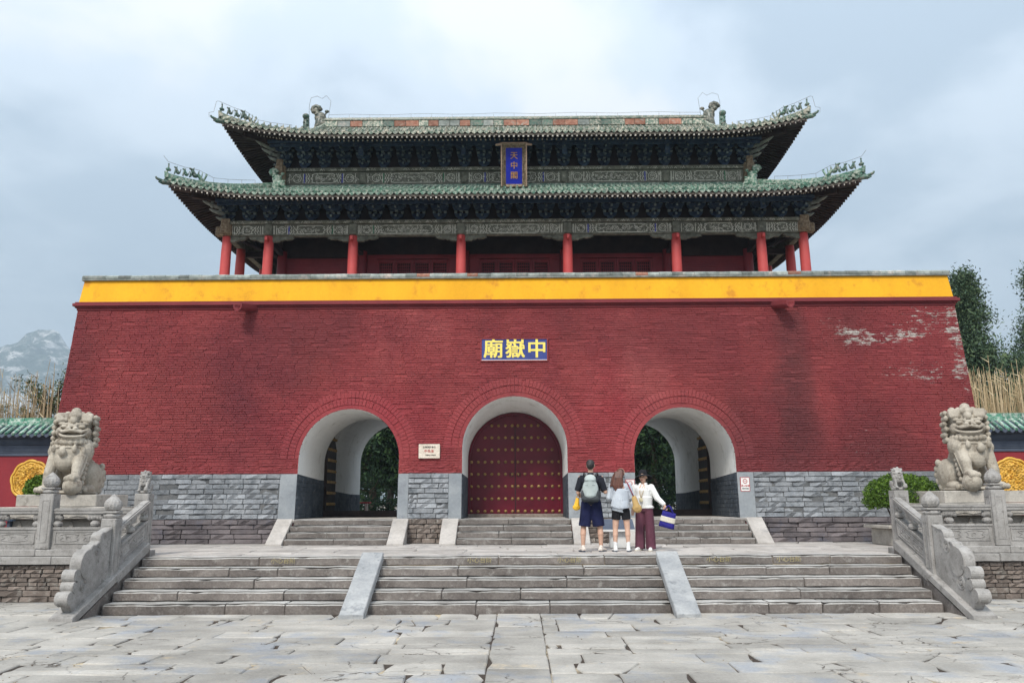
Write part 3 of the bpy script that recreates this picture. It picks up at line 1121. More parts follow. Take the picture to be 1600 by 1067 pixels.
def drum_stone(bal, x, side):
    """scrolled end stone that closes the sloping rail"""
    def sl(y):
        return .05 + (y - 12.95) * .4075
    pts = [(14.17, sl(14.17) - .02), (14.17, 1.36)]
    def arc(cy, cz, r, a0, a1, n=7):
        return [(cy + r * cos(radians(a0 + (a1 - a0) * i / n)), cz + r * sin(radians(a0 + (a1 - a0) * i / n))) for i in range(n + 1)]
    pts += arc(13.88, 1.17, .12, 75, 190, 6)
    pts += arc(13.60, .98, .12, 60, 150, 4)
    pts += arc(13.44, .80, .225, 100, 205, 8)
    pts += arc(13.12, .655, .09, 70, 230, 7)
    pts += arc(13.10, .49, .085, 100, 215, 6)
    pts += arc(12.98, .33, .095, 80, 290, 8)
    pts += [(13.10, .13)]
    pts += [(13.2, sl(13.2) - .02)]
    m = MB()
    m.prism(pts, 'x', x - .075, x + .075)
    for sx in (-1, 1):
        for (cy, cz, r) in ((13.46, .81, .19), (13.13, .655, .075), (13.0, .33, .08), (13.72, 1.02, .09), (13.38, .49, .10)):
            xx = x + sx * .075
            for rr in (r, r * .72):
                m.tube([(xx, cy + rr * cos(t), cz + rr * sin(t)) for t in [2 * pi * q / 20 for q in range(20)]], .011, 5, True)
            m.tube([(xx + sx * .004, cy + r * .07 * q * cos(q), cz + r * .07 * q * sin(q)) for q in [u * .6 for u in range(14)]], .012, 5)
        # rim that follows the scrolled outline
        m.tube([(x + sx * .068, p[0] + .012, p[1] - .012) for p in pts[1:-2]], .018, 5)
    # rounded rolls of the scrolls seen from the front
    for (cy, cz, r) in ((13.12, .655, .098), (12.98, .33, .10), (13.10, .49, .09)):
        m.cyl((x - .10, cy, cz), (x + .10, cy, cz), r, n=18)
    m.cyl((x - .09, 13.44, .80), (x + .09, 13.44, .80), .222, n=28)
    m.build('drum_stone', M_bal, bal)


def lion_prims(m, mirror=1, turn=0.0):
    """seated guardian lion facing -Y, 1.72 m tall; its ball lies under the forepaw at +x*mirror"""
    s = mirror
    E, K = m.ell, m.cap
    E((0, .02, .05), (.50, .60, .06), 20, 6)
    K((0, .30, .42), (0, -.02, .85), .33, .33, 16)
    E((0, -.18, .86), (.36, .27, .34), 18, 12)
    E((0, -.30, .70), (.25, .17, .24))
    for q in (-1, 1):
        E((q * .31, .26, .36), (.17, .33, .32), 16, 10, Matrix.Rotation(radians(-18), 3, 'X'))
        E((q * .37, -.06, .12), (.12, .26, .09))
        for t in (-.07, 0, .07):
            E((q * .37 + t, -.27, .10), (.045, .07, .06), 8, 6)
        E((q * .30, -.12, .90), (.16, .19, .24))
    # forelegs: one straight, one stretched to the ball
    K((-s * .27, -.22, .80), (-s * .29, -.38, .42), .145, .105)
    K((-s * .29, -.38, .42), (-s * .29, -.42, .12), .105, .095)
    E((-s * .29, -.50, .11), (.135, .17, .09))
    for t in (-.085, -.03, .03, .085):
        E((-s * .29 + t, -.64, .10), (.038, .06, .06), 8, 6)
    K((s * .27, -.22, .82), (s * .31, -.42, .55), .145, .11)
    K((s * .31, -.42, .55), (s * .34, -.52, .36), .11, .09)
    E((s * .34, -.60, .345), (.135, .16, .075))
    for t in (-.085, -.03, .03, .085):
        E((s * .34 + t, -.72, .315), (.038, .055, .06), 8, 6)
    E((s * .34, -.60, .18), .185, 18, 12)
    # fringe of fur down the forelegs and haunches
    for q in (-1, 1):
        for i in range(7):
            t = i / 6
            E((q * (.36 + .03 * t), -.10 - .22 * t, .82 - .58 * t), (.045, .055, .05), 8, 6)
        for i in range(5):
            t = i / 4
            E((q * (.42 - .04 * t), .40 + .12 * sin(t * 3), .60 - .5 * t), (.06, .08, .075), 8, 6)
    E((0, .60, .30), (.16, .12, .30))
    E((.06, .62, .62), (.10, .09, .14))
    for i in range(15):
        t = i / 14
        E((s * (.385 + .02 * sin(t * 3)), -.12 - .36 * t, .93 - .66 * t), .026, 7, 5)
    # chest band, bell and tassels
    m.tube([(.36 * cos(t) * 1.0, -.13 + .31 * sin(t), .985 + .03 * sin(t)) for t in [2 * pi * k / 28 for k in range(28)]], .026, 6, True)
    E((0, -.49, .86), (.085, .06, .095))
    E((-.22, -.42, .93), (.055, .045, .08), 8, 6)
    E((.22, -.42, .93), (.055, .045, .08), 8, 6)
    E((-.34, -.30, .88), (.06, .05, .09), 8, 6)
    E((.34, -.30, .88), (.06, .05, .09), 8, 6)
    n_body = len(m.v)
    # head
    E((0, .02, 1.22), (.37, .33, .30), 18, 12)
    E((0, -.04, 1.45), (.335, .29, .235), 18, 12)
    E((0, -.16, 1.60), (.17, .22, .11), 14, 9)
    K((0, -.34, 1.50), (0, -.18, 1.68), .085, .11, 12)
    # flat drooping ears like slabs laid over the brow
    for q in (-1, 1):
        Me = Matrix.Translation((q * .235, -.285, 1.575)) @ Matrix.Rotation(radians(q * 10), 4, 'Y') @ Matrix.Rotation(radians(-24), 4, 'X') @ Matrix.Rotation(radians(q * -16), 4, 'Z')
        m.cbox(-.115, .115, -.032, .04, -.115, .105, .03, Me)
        # eyes under a heavy lid
        K((q * .075, -.375, 1.425), (q * .265, -.315, 1.44), .036, .030)
        E((q * .165, -.365, 1.375), (.078, .045, .036), 12, 8)
        K((q * .07, -.39, 1.355), (q * .26, -.325, 1.345), .016, .016)
        E((q * .25, -.26, 1.27), (.09, .12, .11))
    # broad flat nose and curled lip
    K((-.05, -.43, 1.385), (.05, -.43, 1.385), .045, .045)
    for q in (-1, 1):
        E((q * .070, -.475, 1.335), (.052, .045, .034), 10, 6)
        K((q * .03, -.49, 1.295), (q * .17, -.455, 1.27), .036, .036)
        K((q * .17, -.455, 1.27), (q * .275, -.34, 1.315), .036, .026)
    E((0, -.36, 1.29), (.22, .13, .045), 14, 8)
    # lower jaw, lip
    E((0, -.31, 1.135), (.25, .19, .055), 16, 8)
    m.tube([(.245 * cos(t), -.31 + .20 * sin(t), 1.165 + .055 * abs(cos(t)) ** 3) for t in [pi + pi * k / 12 for k in range(13)]], .030, 6)
    E((0, -.27, 1.08), (.22, .17, .06))
    # beard and mane curls
    for i in range(11):
        t = pi + pi * i / 10
        E((.30 * cos(t), -.18 + .26 * sin(t), 1.055 + .02 * abs(cos(t))), (.055, .055, .062), 10, 7)
    for q in (-1, 1):
        for zi, zz in enumerate((1.04, 1.15, 1.26, 1.37, 1.48, 1.59)):
            for yi, yy in enumerate((-.17, -.05, .07, .19)):
                rx_ = .385 - .03 * max(0, zz - 1.35) * 4 - (.05 if yi == 3 else 0) + (.015 if zi % 2 else 0)
                E((q * rx_, yy + (.05 if zi % 2 else 0), zz), (.058, .062, .058), 9, 6)
    for zz in (1.1, 1.22, 1.34, 1.46, 1.58):
        for xx in (-.24, -.12, 0, .12, .24):
            E((xx, .30 - max(0, zz - 1.4) * .4, zz), (.06, .06, .06), 9, 6)
    for xx in (-.2, -.07, .07, .2):
        E((xx, .06, 1.68), (.065, .09, .05), 9, 6)
    Mh = Matrix.Rotation(turn, 4, 'Z')
    m.v[n_body:] = [tuple(Mh @ Vector(v)) for v in m.v[n_body:]]


def remesh(o, vox, smooth=2, factor=.5, disp=0, dscale=.3):
    md = o.modifiers.new('union', 'REMESH')
    md.mode = 'VOXEL'
    md.voxel_size = vox
    md.use_smooth_shade = True
    if smooth:
        sm = o.modifiers.new('soften', 'SMOOTH')
        sm.iterations = smooth
        sm.factor = factor
    return o


_lion_small = None


def lion_finial(bal, x, y, z, rz):
    """small seated lion on a carved block"""
    m = MB()
    m.lathe([(.10, z), (.13, z + .02), (.125, z + .05)], (x, y, 0), 8)
    m.build('finial_block', M_bal, bal)
    global _lion_small
    if _lion_small is None:
        m = MB()
        lion_prims(m)
        _lion_small = m.mesh('lion_finial', M_bal, True)
    o = put(_lion_small, 'lion_finial', bal, loc=(x, y, z + .03), rot=(0, 0, rz), scale=(.225, .225, .225))
    remesh(o, .035, 1)
    return o


for side, where in ((-1, 'left'), (1, 'right')):
    bal = thing('stone_balustrade', 'carved grey stone balustrade with lion post and scrolled end stone, %s of the steps' % where, 'balustrade', (side * 7.05, 15.65, H), group='carved balustrades beside the steps')
    X = side * 6.93
    XP = side * 7.03
    # sloping base slab
    m = MB()
    sloped_slab(m, X - .18, X + .18, 12.93, .055, 14.28, .593, .12, seg=8, amp=.003, seed=side)
    m.build('base_slab', M_bal, bal)
    m = MB()
    sloped_slab(m, X - .18, X + .18, 14.285, .595, 15.40, 1.05, .16, seg=8, amp=.003, seed=side + 5)
    m.build('base_slab', M_bal, bal)
    m = MB()
    m.prism([(13.15, -.04), (15.5, -.04), (15.5, .93), (15.25, .83)], 'x', X - .15, X + .15)
    m.build('slab_footing', M_step, bal)
    # posts
    m = MB(); post_body(m, XP, 15.66, .80, 1.93, .26); p = m.build('post', M_bal, bal)
    lion_finial(p, XP, 15.66, 1.93, 0)
    m = MB(); m.cbox(XP - .20, XP + .20, 15.46, 15.86, .66, .90, .01); m.build('post_base', M_bal, bal)
    m = MB(); post_body(m, X, 14.28, .52, 1.50, .25); p = m.build('post', M_bal, bal)
    m = MB(); bud(m, X, 14.28, 1.50); m.build('bud_finial', M_bal, p, smooth=False)
    for k in range(3):
        xx = side * (8.81 + 1.75 * k)
        m = MB(); post_body(m, xx, 15.68, .93, 1.93, .26); p = m.build('post', M_bal, bal)
        m = MB(); bud(m, xx, 15.68, 1.93); m.build('bud_finial', M_bal, p)
    # terrace rail
    m = MB()
    for k in range(4):
        aa, bb = sorted((side * (7.16 + 1.75 * k), side * (7.16 + 1.75 * (k + 1) - .006)))
        m.cbox(aa, bb, 15.52, 15.84, .803, .925, .012)
    m.build('base_rail', M_bal, bal)
    xs = [7.16, 8.68, 8.94, 10.43, 10.69, 12.18]
    for a, b in zip(xs[::2], xs[1::2]):
        aa, bb = sorted((side * a, side * b))
        rail_panel(bal, (aa, 15.68, .925), (bb, 15.68, .925))
    # stair rail between the two posts
    rail_panel(bal, (X, 14.41, .62), (X, 15.53, .62 + 1.12 * .39))
    drum_stone(bal, X, side)

# ------------------------------------------------------------------ guardian lions and pedestals
for side, where, rz in ((-1, 'left', 1), (1, 'right', 3)):
    x, y = (-9.17, 17.15) if side < 0 else (9.12, 17.15)
    pd = thing('lion_pedestal', 'pale carved stone pedestal under the %s guardian lion' % where, 'pedestal', (x, y, H), group='lion pedestals')
    w = 0
    m = MB()
    m.rough(x - 1.12, x + 1.12, y - .78, y + .85, H, H + .22, .3, .008, 1); m.build('plinth_stone', M_ped, pd)
    m = MB()
    m.cbox(x - .85, x + .85, y - .58, y + .68, H + .222, H + .64, .02)
    for k in range(5):
        xx = x - .68 + .34 * k
        m.prism([(xx - .15, H + .25), (xx, H + .60), (xx + .15, H + .25)], 'y', y - .61, y - .57)
    m.build('waist_stone', M_ped, pd)
    m = MB()
    m.rough(x - 1.05, x + 1.05, y - .74, y + .82, H + .642, H + .88, .3, .006, 2)
    for k in range(6):
        xx = x - .875 + .35 * k
        m.prism([(xx - .17, H + .675), (xx, H + .85), (xx + .17, H + .675), (xx, H + .70)], 'y', y - .755, y - .735)
    m.build('carved_tier', M_ped, pd)
    m = MB()
    m.rough(x - .80, x + .80, y - .62, y + .72, H + .882, H + 1.12, .3, .008, 3); m.build('top_stone', M_ped, pd)
    m = MB()
    lion_prims(m, 1 if side < 0 else -1, radians(17 if side < 0 else -19))
    o = put(m.mesh('stone_lion', M_lion, True), 'stone_lion', None, loc=(x + side * .06, y, H + 1.105), rot=(0, 0, radians(rz)), scale=(.97, 1.0, 1.0))
    remesh(o, .0105, 1)
    tag(o, 'weathered seated stone guardian lion on the %s pedestal, paw on a ball' % where, 'statue', 'guardian lions beside the steps')

# ------------------------------------------------------------------ masonry gate tower
tower = thing('gate_tower', 'massive red brick gate tower with three arched passages and a yellow parapet', 'gate tower', (TX, 24, H))
HW0, HW1 = 11.32, 11.09            # half width at the sill and below the cornice
Z1 = 6.60


def wallY(z):
    return 19.90 + .082 * (z - SILL)


ARCH = [(-4.12, 1.21, 2.79), (TX, 1.265, 3.03), (3.96, 1.21, 2.79)]     # centre x, radius, spring height


def arch_top(x):
    for cx, r, sp in ARCH:
        if abs(x - cx) <= r + 1e-6:
            return sp + sqrt(max(0, r * r - (x - cx) ** 2))
    return None


xs = [-HW0 + TX]
for cx, r, sp in ARCH:
    xs += [cx - r - 1e-4]
    xs += [cx - r * cos(pi * i / 40) for i in range(41)]
    xs += [cx + r + 1e-4]
xs += [HW0 + TX]


REAR = [(-4.12, 1.33, 3.07), (3.96, 1.33, 3.07)]


def rear_top(x):
    for cx, r, sp in REAR:
        if abs(x - cx) <= r + 1e-6:
            return sp + sqrt(max(0, r * r - (x - cx) ** 2))
    return None


xs_rear = [-HW0 + TX]
for cx, r, sp in REAR:
    xs_rear += [cx - r - 1e-4] + [cx - r * cos(pi * i / 40) for i in range(41)] + [cx + r + 1e-4]
xs_rear += [HW0 + TX]


def hole_wall(m, yfun, off, xs=xs, arch_top=arch_top):
    for a, b in zip(xs, xs[1:]):
        mid = (a + b) / 2
        if b - a < 1e-3:
            continue
        inside = arch_top(mid) is not None
        za = arch_top(a) if inside else H - .04
        zb = arch_top(b) if inside else H - .04
        zz = Z1
        def sh(x, z):
            k = (HW0 + (HW1 - HW0) * (z - SILL) / (Z1 - SILL)) / HW0 if abs(abs(x - TX) - HW0) < .01 else 1
            return TX + (x - TX) * k
        m.add([(sh(a, za), yfun(za) + off, za), (sh(b, zb), yfun(zb) + off, zb), (sh(b, zz), yfun(zz) + off, zz), (sh(a, zz), yfun(zz) + off, zz)], [(0, 1, 2, 3)])


BACK = 28.5
m = MB()
hole_wall(m, wallY, .016)
bk = lambda z: BACK - .05 * (z - SILL)
for s_ in (-1, 1):
    x0, x1 = TX + s_ * (HW0 - .01), TX + s_ * (HW1 - .01)
    q = [(x0, wallY(H) + .022, H - .04), (x0, BACK, H - .04), (x1, bk(Z1), Z1), (x1, wallY(Z1) + .022, Z1)]
    m.add(q, [(0, 1, 2, 3)])
m.add([(TX - HW1, wallY(Z1), Z1 - .01), (TX + HW1, wallY(Z1), Z1 - .01), (TX + HW1, bk(Z1), Z1 - .01), (TX - HW1, bk(Z1), Z1 - .01)], [(0, 1, 2, 3)])
m.build('red_wall', M_red, tower)
m = MB()
hole_wall(m, bk, 0, xs_rear, rear_top)
m.build('rear_wall', M_redplain, tower)

# battered red brick facing, every brick in relief
bk_all = []
zc_ = 2.445
course = 0
while zc_ < 6.565:
    h = .0578
    x = -HW0 + TX + R.uniform(-.2, 0)
    k = (HW0 + (HW1 - HW0) * (zc_ - SILL) / (Z1 - SILL))
    while x < TX + k:
        w = R.uniform(.25, .36)
        a, b = max(x, TX - k + .0), min(x + w, TX + k)
        x += w
        if b - a < .05:
            continue
        # keep clear of the arches, their voussoir rings and the name board
        def blocked(px):
            for cx, r, sp in ARCH:
                rr = r + .435
                if zc_ < sp:
                    if abs(px - cx) < r + .03:
                        return True
                elif (px - cx) ** 2 + (zc_ + h / 2 - sp) ** 2 < rr * rr:
                    return True
            return False
        if -.98 < (a + b) / 2 < .74 and 5.12 < zc_ < 5.77:
            continue
        if blocked(a) and blocked(b):
            continue
        while blocked(a) and b - a > .04:
            a += .02
        while blocked(b) and b - a > .04:
            b -= .02
        if b - a < .05:
            continue
        bk_all.append((a, b, zc_, h))
    zc_ += h
    course += 1
near = sorted(range(len(bk_all)), key=lambda i: (round(bk_all[i][2], 2) > 2.62, -(bk_all[i][1] - bk_all[i][0]) if abs((bk_all[i][0] + bk_all[i][1]) / 2) < 7.3 else 0))[:290]
nearset = set(i for i in near if abs(bk_all[i][0]) < 9)
m = MB()
for i, (a, b, z, h) in enumerate(bk_all):
    y = wallY(z)
    wavy = noise.noise(Vector((a * .9, z * 1.7, 3)))
    ruin = max(0, noise.noise(Vector((a * .45 + 5, z * .6, 9)))) * .03
    off = R.uniform(-.005, .005) + .006 * wavy
    if R.random() < .05 + ruin * 2:
        off += R.uniform(.008, .022)
    if i in nearset:
        brick(tower, M_red, a + .001, b - .001, y + off, .06, z + .0012, z + h - .0025)
    else:
        c, g_ = .005, .0012
        x0, x1, z0, z1 = a + g_, b - g_, z + .002 + R.uniform(-.0015, .0015), z + h - .004 - R.random() ** 4 * .012
        yo = y + off
        m.add([(x0, yo + .05, z0), (x1, yo + .05, z0), (x1, yo + .05, z1), (x0, yo + .05, z1),
               (x0 + c, yo, z0 + c * .8), (x1 - c, yo + R.uniform(-.002, .002), z0 + c * .8), (x1 - c, yo, z1 - c * .5), (x0 + c, yo + R.uniform(-.002, .002), z1 - c * .5)],
              [(4, 5, 6, 7), (0, 1, 5, 4), (1, 2, 6, 5), (2, 3, 7, 6), (3, 0, 4, 7)])
m.build('brick_facing', M_red, tower, kind='stuff')

# arch rings of radial bricks
for ai, (cx, r, sp) in enumerate(ARCH):
    ar = part_empty('arch_ring', tower, (cx, 20.1, sp))
    m = MB()
    n = 48
    for r0, r1 in ((r + .002, r + .10),):
        vs = []
        for i in range(n + 1):
            t = pi * i / n
            for rr, dy in ((r0, .004), (r1, .006)):
                z = sp + rr * sin(t)
                vs.append((cx + rr * cos(t), wallY(z) + dy, z))
        m.add(vs, [(2 * i, 2 * i + 1, 2 * i + 3, 2 * i + 2) for i in range(n)])
        m.add([(cx + (r + .0) * cos(pi * i / n), wallY(sp + r * sin(pi * i / n)) + d, sp + r * sin(pi * i / n)) for i in range(n + 1) for d in (.002, .06)], [(2 * i, 2 * i + 1, 2 * i + 3, 2 * i + 2) for i in range(n)])
    m.build('plaster_band', M_red, ar)
    for ring, (r0, r1) in enumerate(((r + .102, r + .270), (r + .277, r + .463))):
        cnt = int(pi * (r0 + .05) / .088)
        for i in range(cnt):
            a0 = pi * (i + .012) / cnt
            a1 = pi * (i + .988) / cnt
            off = R.uniform(-.006, -.002) + (.014 if R.random() < .10 else 0)
            pin = [(r0, a0), (r1, a0), (r1, a1), (r0, a1)]
            vs = []
            for rr, t in pin:
                z = sp + rr * sin(t)
                vs.append((cx + rr * cos(t), wallY(z) + off, z))
            cxx = sum(v[0] for v in vs) / 4
            czz = sum(v[2] for v in vs) / 4
            front = [(v[0] + (cxx - v[0]) * .08, v[1], v[2] + (czz - v[2]) * .08) for v in vs]
            backv = [(v[0], v[1] + .035, v[2]) for v in vs]
            mm = MB()
            mm.add(front + backv, [(0, 1, 2, 3), (0, 4, 5, 1), (1, 5, 6, 2), (2, 6, 7, 3), (3, 7, 4, 0)])
            mm.build('brick', M_red, ar)

# grey dado: bands, rendered piers and laid bricks
piers = [(-5.735, -5.335), (-2.905, -2.66), (-1.70, -1.39), (1.15, 1.46), (2.50, 2.745), (5.175, 5.56)]
for a, b in piers:
    m = MB()
    m.hexa([(a, wallY(SILL) - .012, SILL), (b, wallY(SILL) - .012, SILL), (b, 20.1, SILL), (a, 20.1, SILL),
            (a, wallY(2.43) - .012, 2.43), (b, wallY(2.43) - .012, 2.43), (b, 20.1, 2.43), (a, 20.1, 2.43)])
    m.build('rendered_pier', M_dadopier, tower)
segs = [(TX - 11.30, -5.735), (-2.66, -1.70), (1.46, 2.50), (5.56, TX + 11.30)]
m = MB()
for a, b in segs:
    m = MB()
    m.hexa([(a, wallY(SILL) + .002, SILL), (b, wallY(SILL) + .002, SILL), (b, 20.1, SILL), (a, 20.1, SILL),
            (a, wallY(2.43) + .002, 2.43), (b, wallY(2.43) + .002, 2.43), (b, 20.1, 2.43), (a, 20.1, 2.43)])
    m.build('dado_backing', M_mortar, tower)
dd = part_empty('grey_dado', tower, (TX, 19.9, SILL))
far_d, far_p = MB(), MB()
NC = 9
ch = (2.43 - SILL) / NC
for j in range(NC):
    z0 = SILL + j * ch
    for (a, b) in segs:
        x = a - R.uniform(0, .3)
        while x < b:
            w = R.uniform(.34, .50) if j < NC - 1 else R.uniform(.5, .9)
            p, q = max(a, x), min(b, x + w)
            x += w
            if q - p < .04:
                continue
            off = R.uniform(-.006, .006)
            if j < NC - 1 and R.random() < .20:
                off += R.uniform(.012, .04)
            if j == NC - 1:
                off = -.006
            zt = z0 + ch - .005 - (R.uniform(0, .02) if R.random() < .18 and j < NC - 1 else 0)
            if -8.6 < p and q < 8.4:
                brick(dd, M_dado, p + .004, q - .004, wallY(z0 + .05) + off - .03, .14, z0 + .004, zt, rx=-.08 + R.uniform(-.02, .02))
            else:
                far_d.cbox(p + .004, q - .004, wallY(z0) + off - .02, 20.0, z0 + .004, zt, .005)
far_d.build('dado_brick_run', M_dado, dd, kind='stuff')

# darker plinth standing on the terrace
psegs = [(TX - 11.4, -5.5), (-2.9, -1.5), (1.25, 2.8), (5.4, TX + 11.4)]
for a, b in psegs:
    m = MB()
    m.box(a, b, 19.86, 20.1, H - .04, SILL - .006)
    m.build('plinth_core', M_palemortar, tower)
pl = part_empty('plinth', tower, (TX, 19.85, H))
pz = [H, H + .115, H + .225, H + .335, H + .44, SILL]
for j in range(5):
    for (a, b) in psegs:
        x = a - R.uniform(0, .4)
        while x < b:
            w = R.uniform(.4, .75) if abs(a) > 4 or abs(b) > 4 else R.uniform(.2, .4)
            p, q = max(a, x), min(b, x + w)
            x += w
            if q - p < .05:
                continue
            top = j == 4
            if -8.9 < p and q < 8.7:
                brick(pl, M_plinth if not (-3 < p < 3) else M_plinth2, p + .006, q - .006, 19.80 + R.uniform(-.006, .006) - (.02 if top else 0), .12, pz[j] + .005, pz[j + 1] - .006)
            else:
                far_p.cbox(p + .005, q - .005, 19.80, 20.0, pz[j] + .005, pz[j + 1] - .006, .005)
far_p.build('plinth_brick_run', M_plinth, pl, kind='stuff')

# passages
for ai, (cx, r, sp) in enumerate(ARCH):
    mid = ai == 1
    pas = part_empty('passage', tower, (cx, 22, SILL))
    n = 32
    def prof(rr, spz, base):
        return [(cx - rr, base)] + [(cx - rr * cos(pi * i / n), spz + rr * sin(pi * i / n)) for i in range(n + 1)] + [(cx + rr, base)]
    def vault(m, rr, spz, ya, yb_, base, front=False, lean=0, baseb=None, rb=None, sb=None):
        p = prof(rr, spz, base)
        pb = prof(rb or rr, sb or spz, base if baseb is None else baseb)
        vs = [(x, (wallY(z) + .002) if front else ya, z) for x, z in p] + [(x, yb_, z) for x, z in pb]
        L = len(p)
        m.add(vs, [(i, i + 1, i + 1 + L, i + L) for i in range(L - 1)])
    m = MB()
    y1 = 21.85 if mid else 22.7
    d1 = 2.43
    d2 = 2.36 if mid else 2.33
    vault(m, r, sp, 19.9, y1, d1, True, baseb=d2, rb=(1.225 if mid else None), sb=(2.83 if mid else None))
    if not mid:
        r2, sp2 = r + .12, sp + .28
        vault(m, r2, sp2, y1 + 1.3, BACK, 2.10, baseb=1.98)
        vault(m, r2 + .25, sp2 + .2, y1, y1 + 1.3, 2.3, baseb=2.1)
        # returns between the three lengths of vault
        for (ra, sa, rb, sb, yy) in ((r, sp, r2 + .25, sp2 + .2, y1), (r2, sp2, r2 + .25, sp2 + .2, y1 + 1.3)):
            pa, pb = prof(ra, sa, SILL), prof(rb, sb, SILL)
            L = len(pa)
            m.add([(x, yy, z) for x, z in pa] + [(x, yy, z) for x, z in pb], [(i, i + 1, i + 1 + L, i + L) for i in range(L - 1)])
    m.build('vault', M_white, pas, smooth=False)
    m = MB()
    mb = MB()
    for s_ in (-1, 1):
        xw = cx + s_ * r
        segs_ = [(xw, 19.88, y1, d1, d2)]
        if not mid:
            segs_ += [(cx + s_ * (r2 + .25), y1, y1 + 1.3, 2.3, 2.1), (cx + s_ * r2, y1 + 1.3, BACK, 2.10, 1.98)]
        for (xx, ya, yb_, za, zb) in segs_:
            fs_y = lambda z: max(ya, wallY(z) + .002) if ya < 20 else ya
            xb_ = cx + s_ * 1.225 if mid else xx
            m.add([(xx, fs_y(SILL), SILL), (xb_, yb_, SILL), (xb_, yb_, zb), (xx, fs_y(za), za)], [(0, 1, 2, 3)])
            j = 0
            z = SILL + .01
            while z < min(za, zb) - .05:
                y = ya + .1 - R.uniform(0, .2)
                while y < yb_:
                    w = R.uniform(.28, .42)
                    p, q = max(y, fs_y(z + .1) + .01), min(y + w, yb_)
                    if q - p > .04:
                        o_ = .012 + R.uniform(-.005, .008)
                        if s_ < 0:
                            mb.cbox(xx - .02, xx + o_, p + .004, q - .004, z + .004, z + .102, .005)
                        else:
                            mb.cbox(xx - o_, xx + .02, p + .004, q - .004, z + .004, z + .102, .005)
                    y += w
                z += .108
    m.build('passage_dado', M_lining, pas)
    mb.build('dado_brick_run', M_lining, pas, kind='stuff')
    m = MB()
    y = 19.86
    while y < (22.0 if mid else 30.0):
        d = R.uniform(.6, 1.0)
        y2 = y + d
        x = cx - r - .5
        while x < cx + r + .5:
            w = R.uniform(.7, 1.2)
            slab_mesh(x, min(x + w, cx + r + .5), y, y2, SILL, jit=.004, chip=.1).build('floor_slab', M_pave2, pas)
            x += w
        y = y2
    if not mid:
        # threshold and the two open leaves, folded back against the walls
        m = MB(); m.cbox(cx - r - .3, cx + r + .3, 22.72, 22.86, SILL, SILL + .17, .01); m.build('threshold', M_darkwood, pas)
        for s_ in (-1, 1):
            m = MB()
            xx = cx + s_ * (r + .02)
            prf = [(22.9, SILL + .1), (24.05, SILL + .1), (24.05, sp + .45), (23.6, sp + 1.0), (22.9, sp + 1.25)]
            m.prism(prf, 'x', xx - .045, xx + .045)
            m.box(xx - s_ * .052 - .004, xx - s_ * .052 + .004, 22.92, 24.0, SILL + .4, SILL + .5)
            lf = m.build('door_leaf', M_darkwood, pas)
            m = MB()
            for a in range(9):
                for b in range(5):
                    zc2 = SILL + .35 + a * .30
                    yc2 = 23.02 + b * .22
                    m.ell((xx - s_ * .05, yc2, zc2), (.05, .045, .045), 8, 5)
            m.build('door_studs', M_stud, lf, kind='stuff')

# main door
door = part_empty('main_door', tower, (TX, 21.8, SILL))
r, sp = 1.228, 2.83
YD = 21.80
fr = MB()
for (ra, rb) in ((r - .001, r - .06),):
    n = 40
    vs = []
    pts = [(-1, 0)] + [(-cos(pi * i / n), sin(pi * i / n)) for i in range(n + 1)] + [(1, 0)]
    for k, (a, b) in enumerate(pts):
        for rr in (ra, rb):
            for yy in (YD - .10, YD + .1):
                if k in (0, len(pts) - 1):
                    vs.append((TX + a * rr, yy, SILL))
                else:
                    vs.append((TX + a * rr, yy, sp + b * rr))
    L = len(pts)
    fs = []
    for i in range(L - 1):
        o_ = i * 4
        fs += [(o_, o_ + 4, o_ + 6, o_ + 2), (o_ + 2, o_ + 6, o_ + 7, o_ + 3)]
    fr.add(vs, fs)
fr.build('door_frame', M_door, door)
sp_d = sp - .13
for s_ in (-1, 1):
    m = MB()
    rr = r - .05
    n = 20
    pts = [(TX + s_ * .006, SILL + .09)] + [(TX + s_ * rr, SILL + .09)] + [(TX + s_ * rr * cos(pi / 2 * i / n), sp_d + .13 + rr * sin(pi / 2 * i / n)) for i in range(n)] + [(TX + s_ * .006, sp_d + .13 + rr)]
    m.prism(pts, 'y', YD - .03, YD + .06)
    leaf = m.build('door_leaf', M_door, door)
    stud = None
    for a in range(9):
        for b in range(7):
            xx = TX + s_ * (.075 + .178 * b)
            zz = SILL + .15 + .315 * a
            dz = zz - (sp_d + .13)
            if abs(xx - TX) > rr - .03 or (dz > 0 and (xx - TX) ** 2 + dz ** 2 > (rr - .06) ** 2):
                continue
            if stud is None:
                mm = MB()
                mm.cyl((0, 0, 0), (0, -.008, 0), .040, n=12)
                mm.lathe([(.028, 0), (.028, .012), (.022, .026), (.010, .034), (.002, .036)], n=12)
                v = mm.v[24:]
                mm.v[24:] = [(x_, -z_ - .006, y_) for (x_, y_, z_) in v]
                stud = mm.mesh('door_stud', M_stud, True)
            put(stud, 'door_stud', leaf, loc=(xx, YD - .03, zz))
m = MB(); m.cbox(TX - r, TX + r, YD - .12, YD + .1, SILL, SILL + .085, .01); m.build('threshold', M_plinth2, door)
m = MB(); m.box(TX - .012, TX + .012, YD - .04, YD - .028, SILL + .12, sp_d + 1.0); m.build('door_seam', M_darkwood, door)
for s_ in (-1, 1):
    m = MB(); m.tube([(TX + s_ * .10 + .045 * cos(t), YD - .06, 2.45 + .05 * sin(t)) for t in [2 * pi * k / 14 for k in range(14)]], .008, 5, True)
    m.build('door_ring', M_darkwood, door)

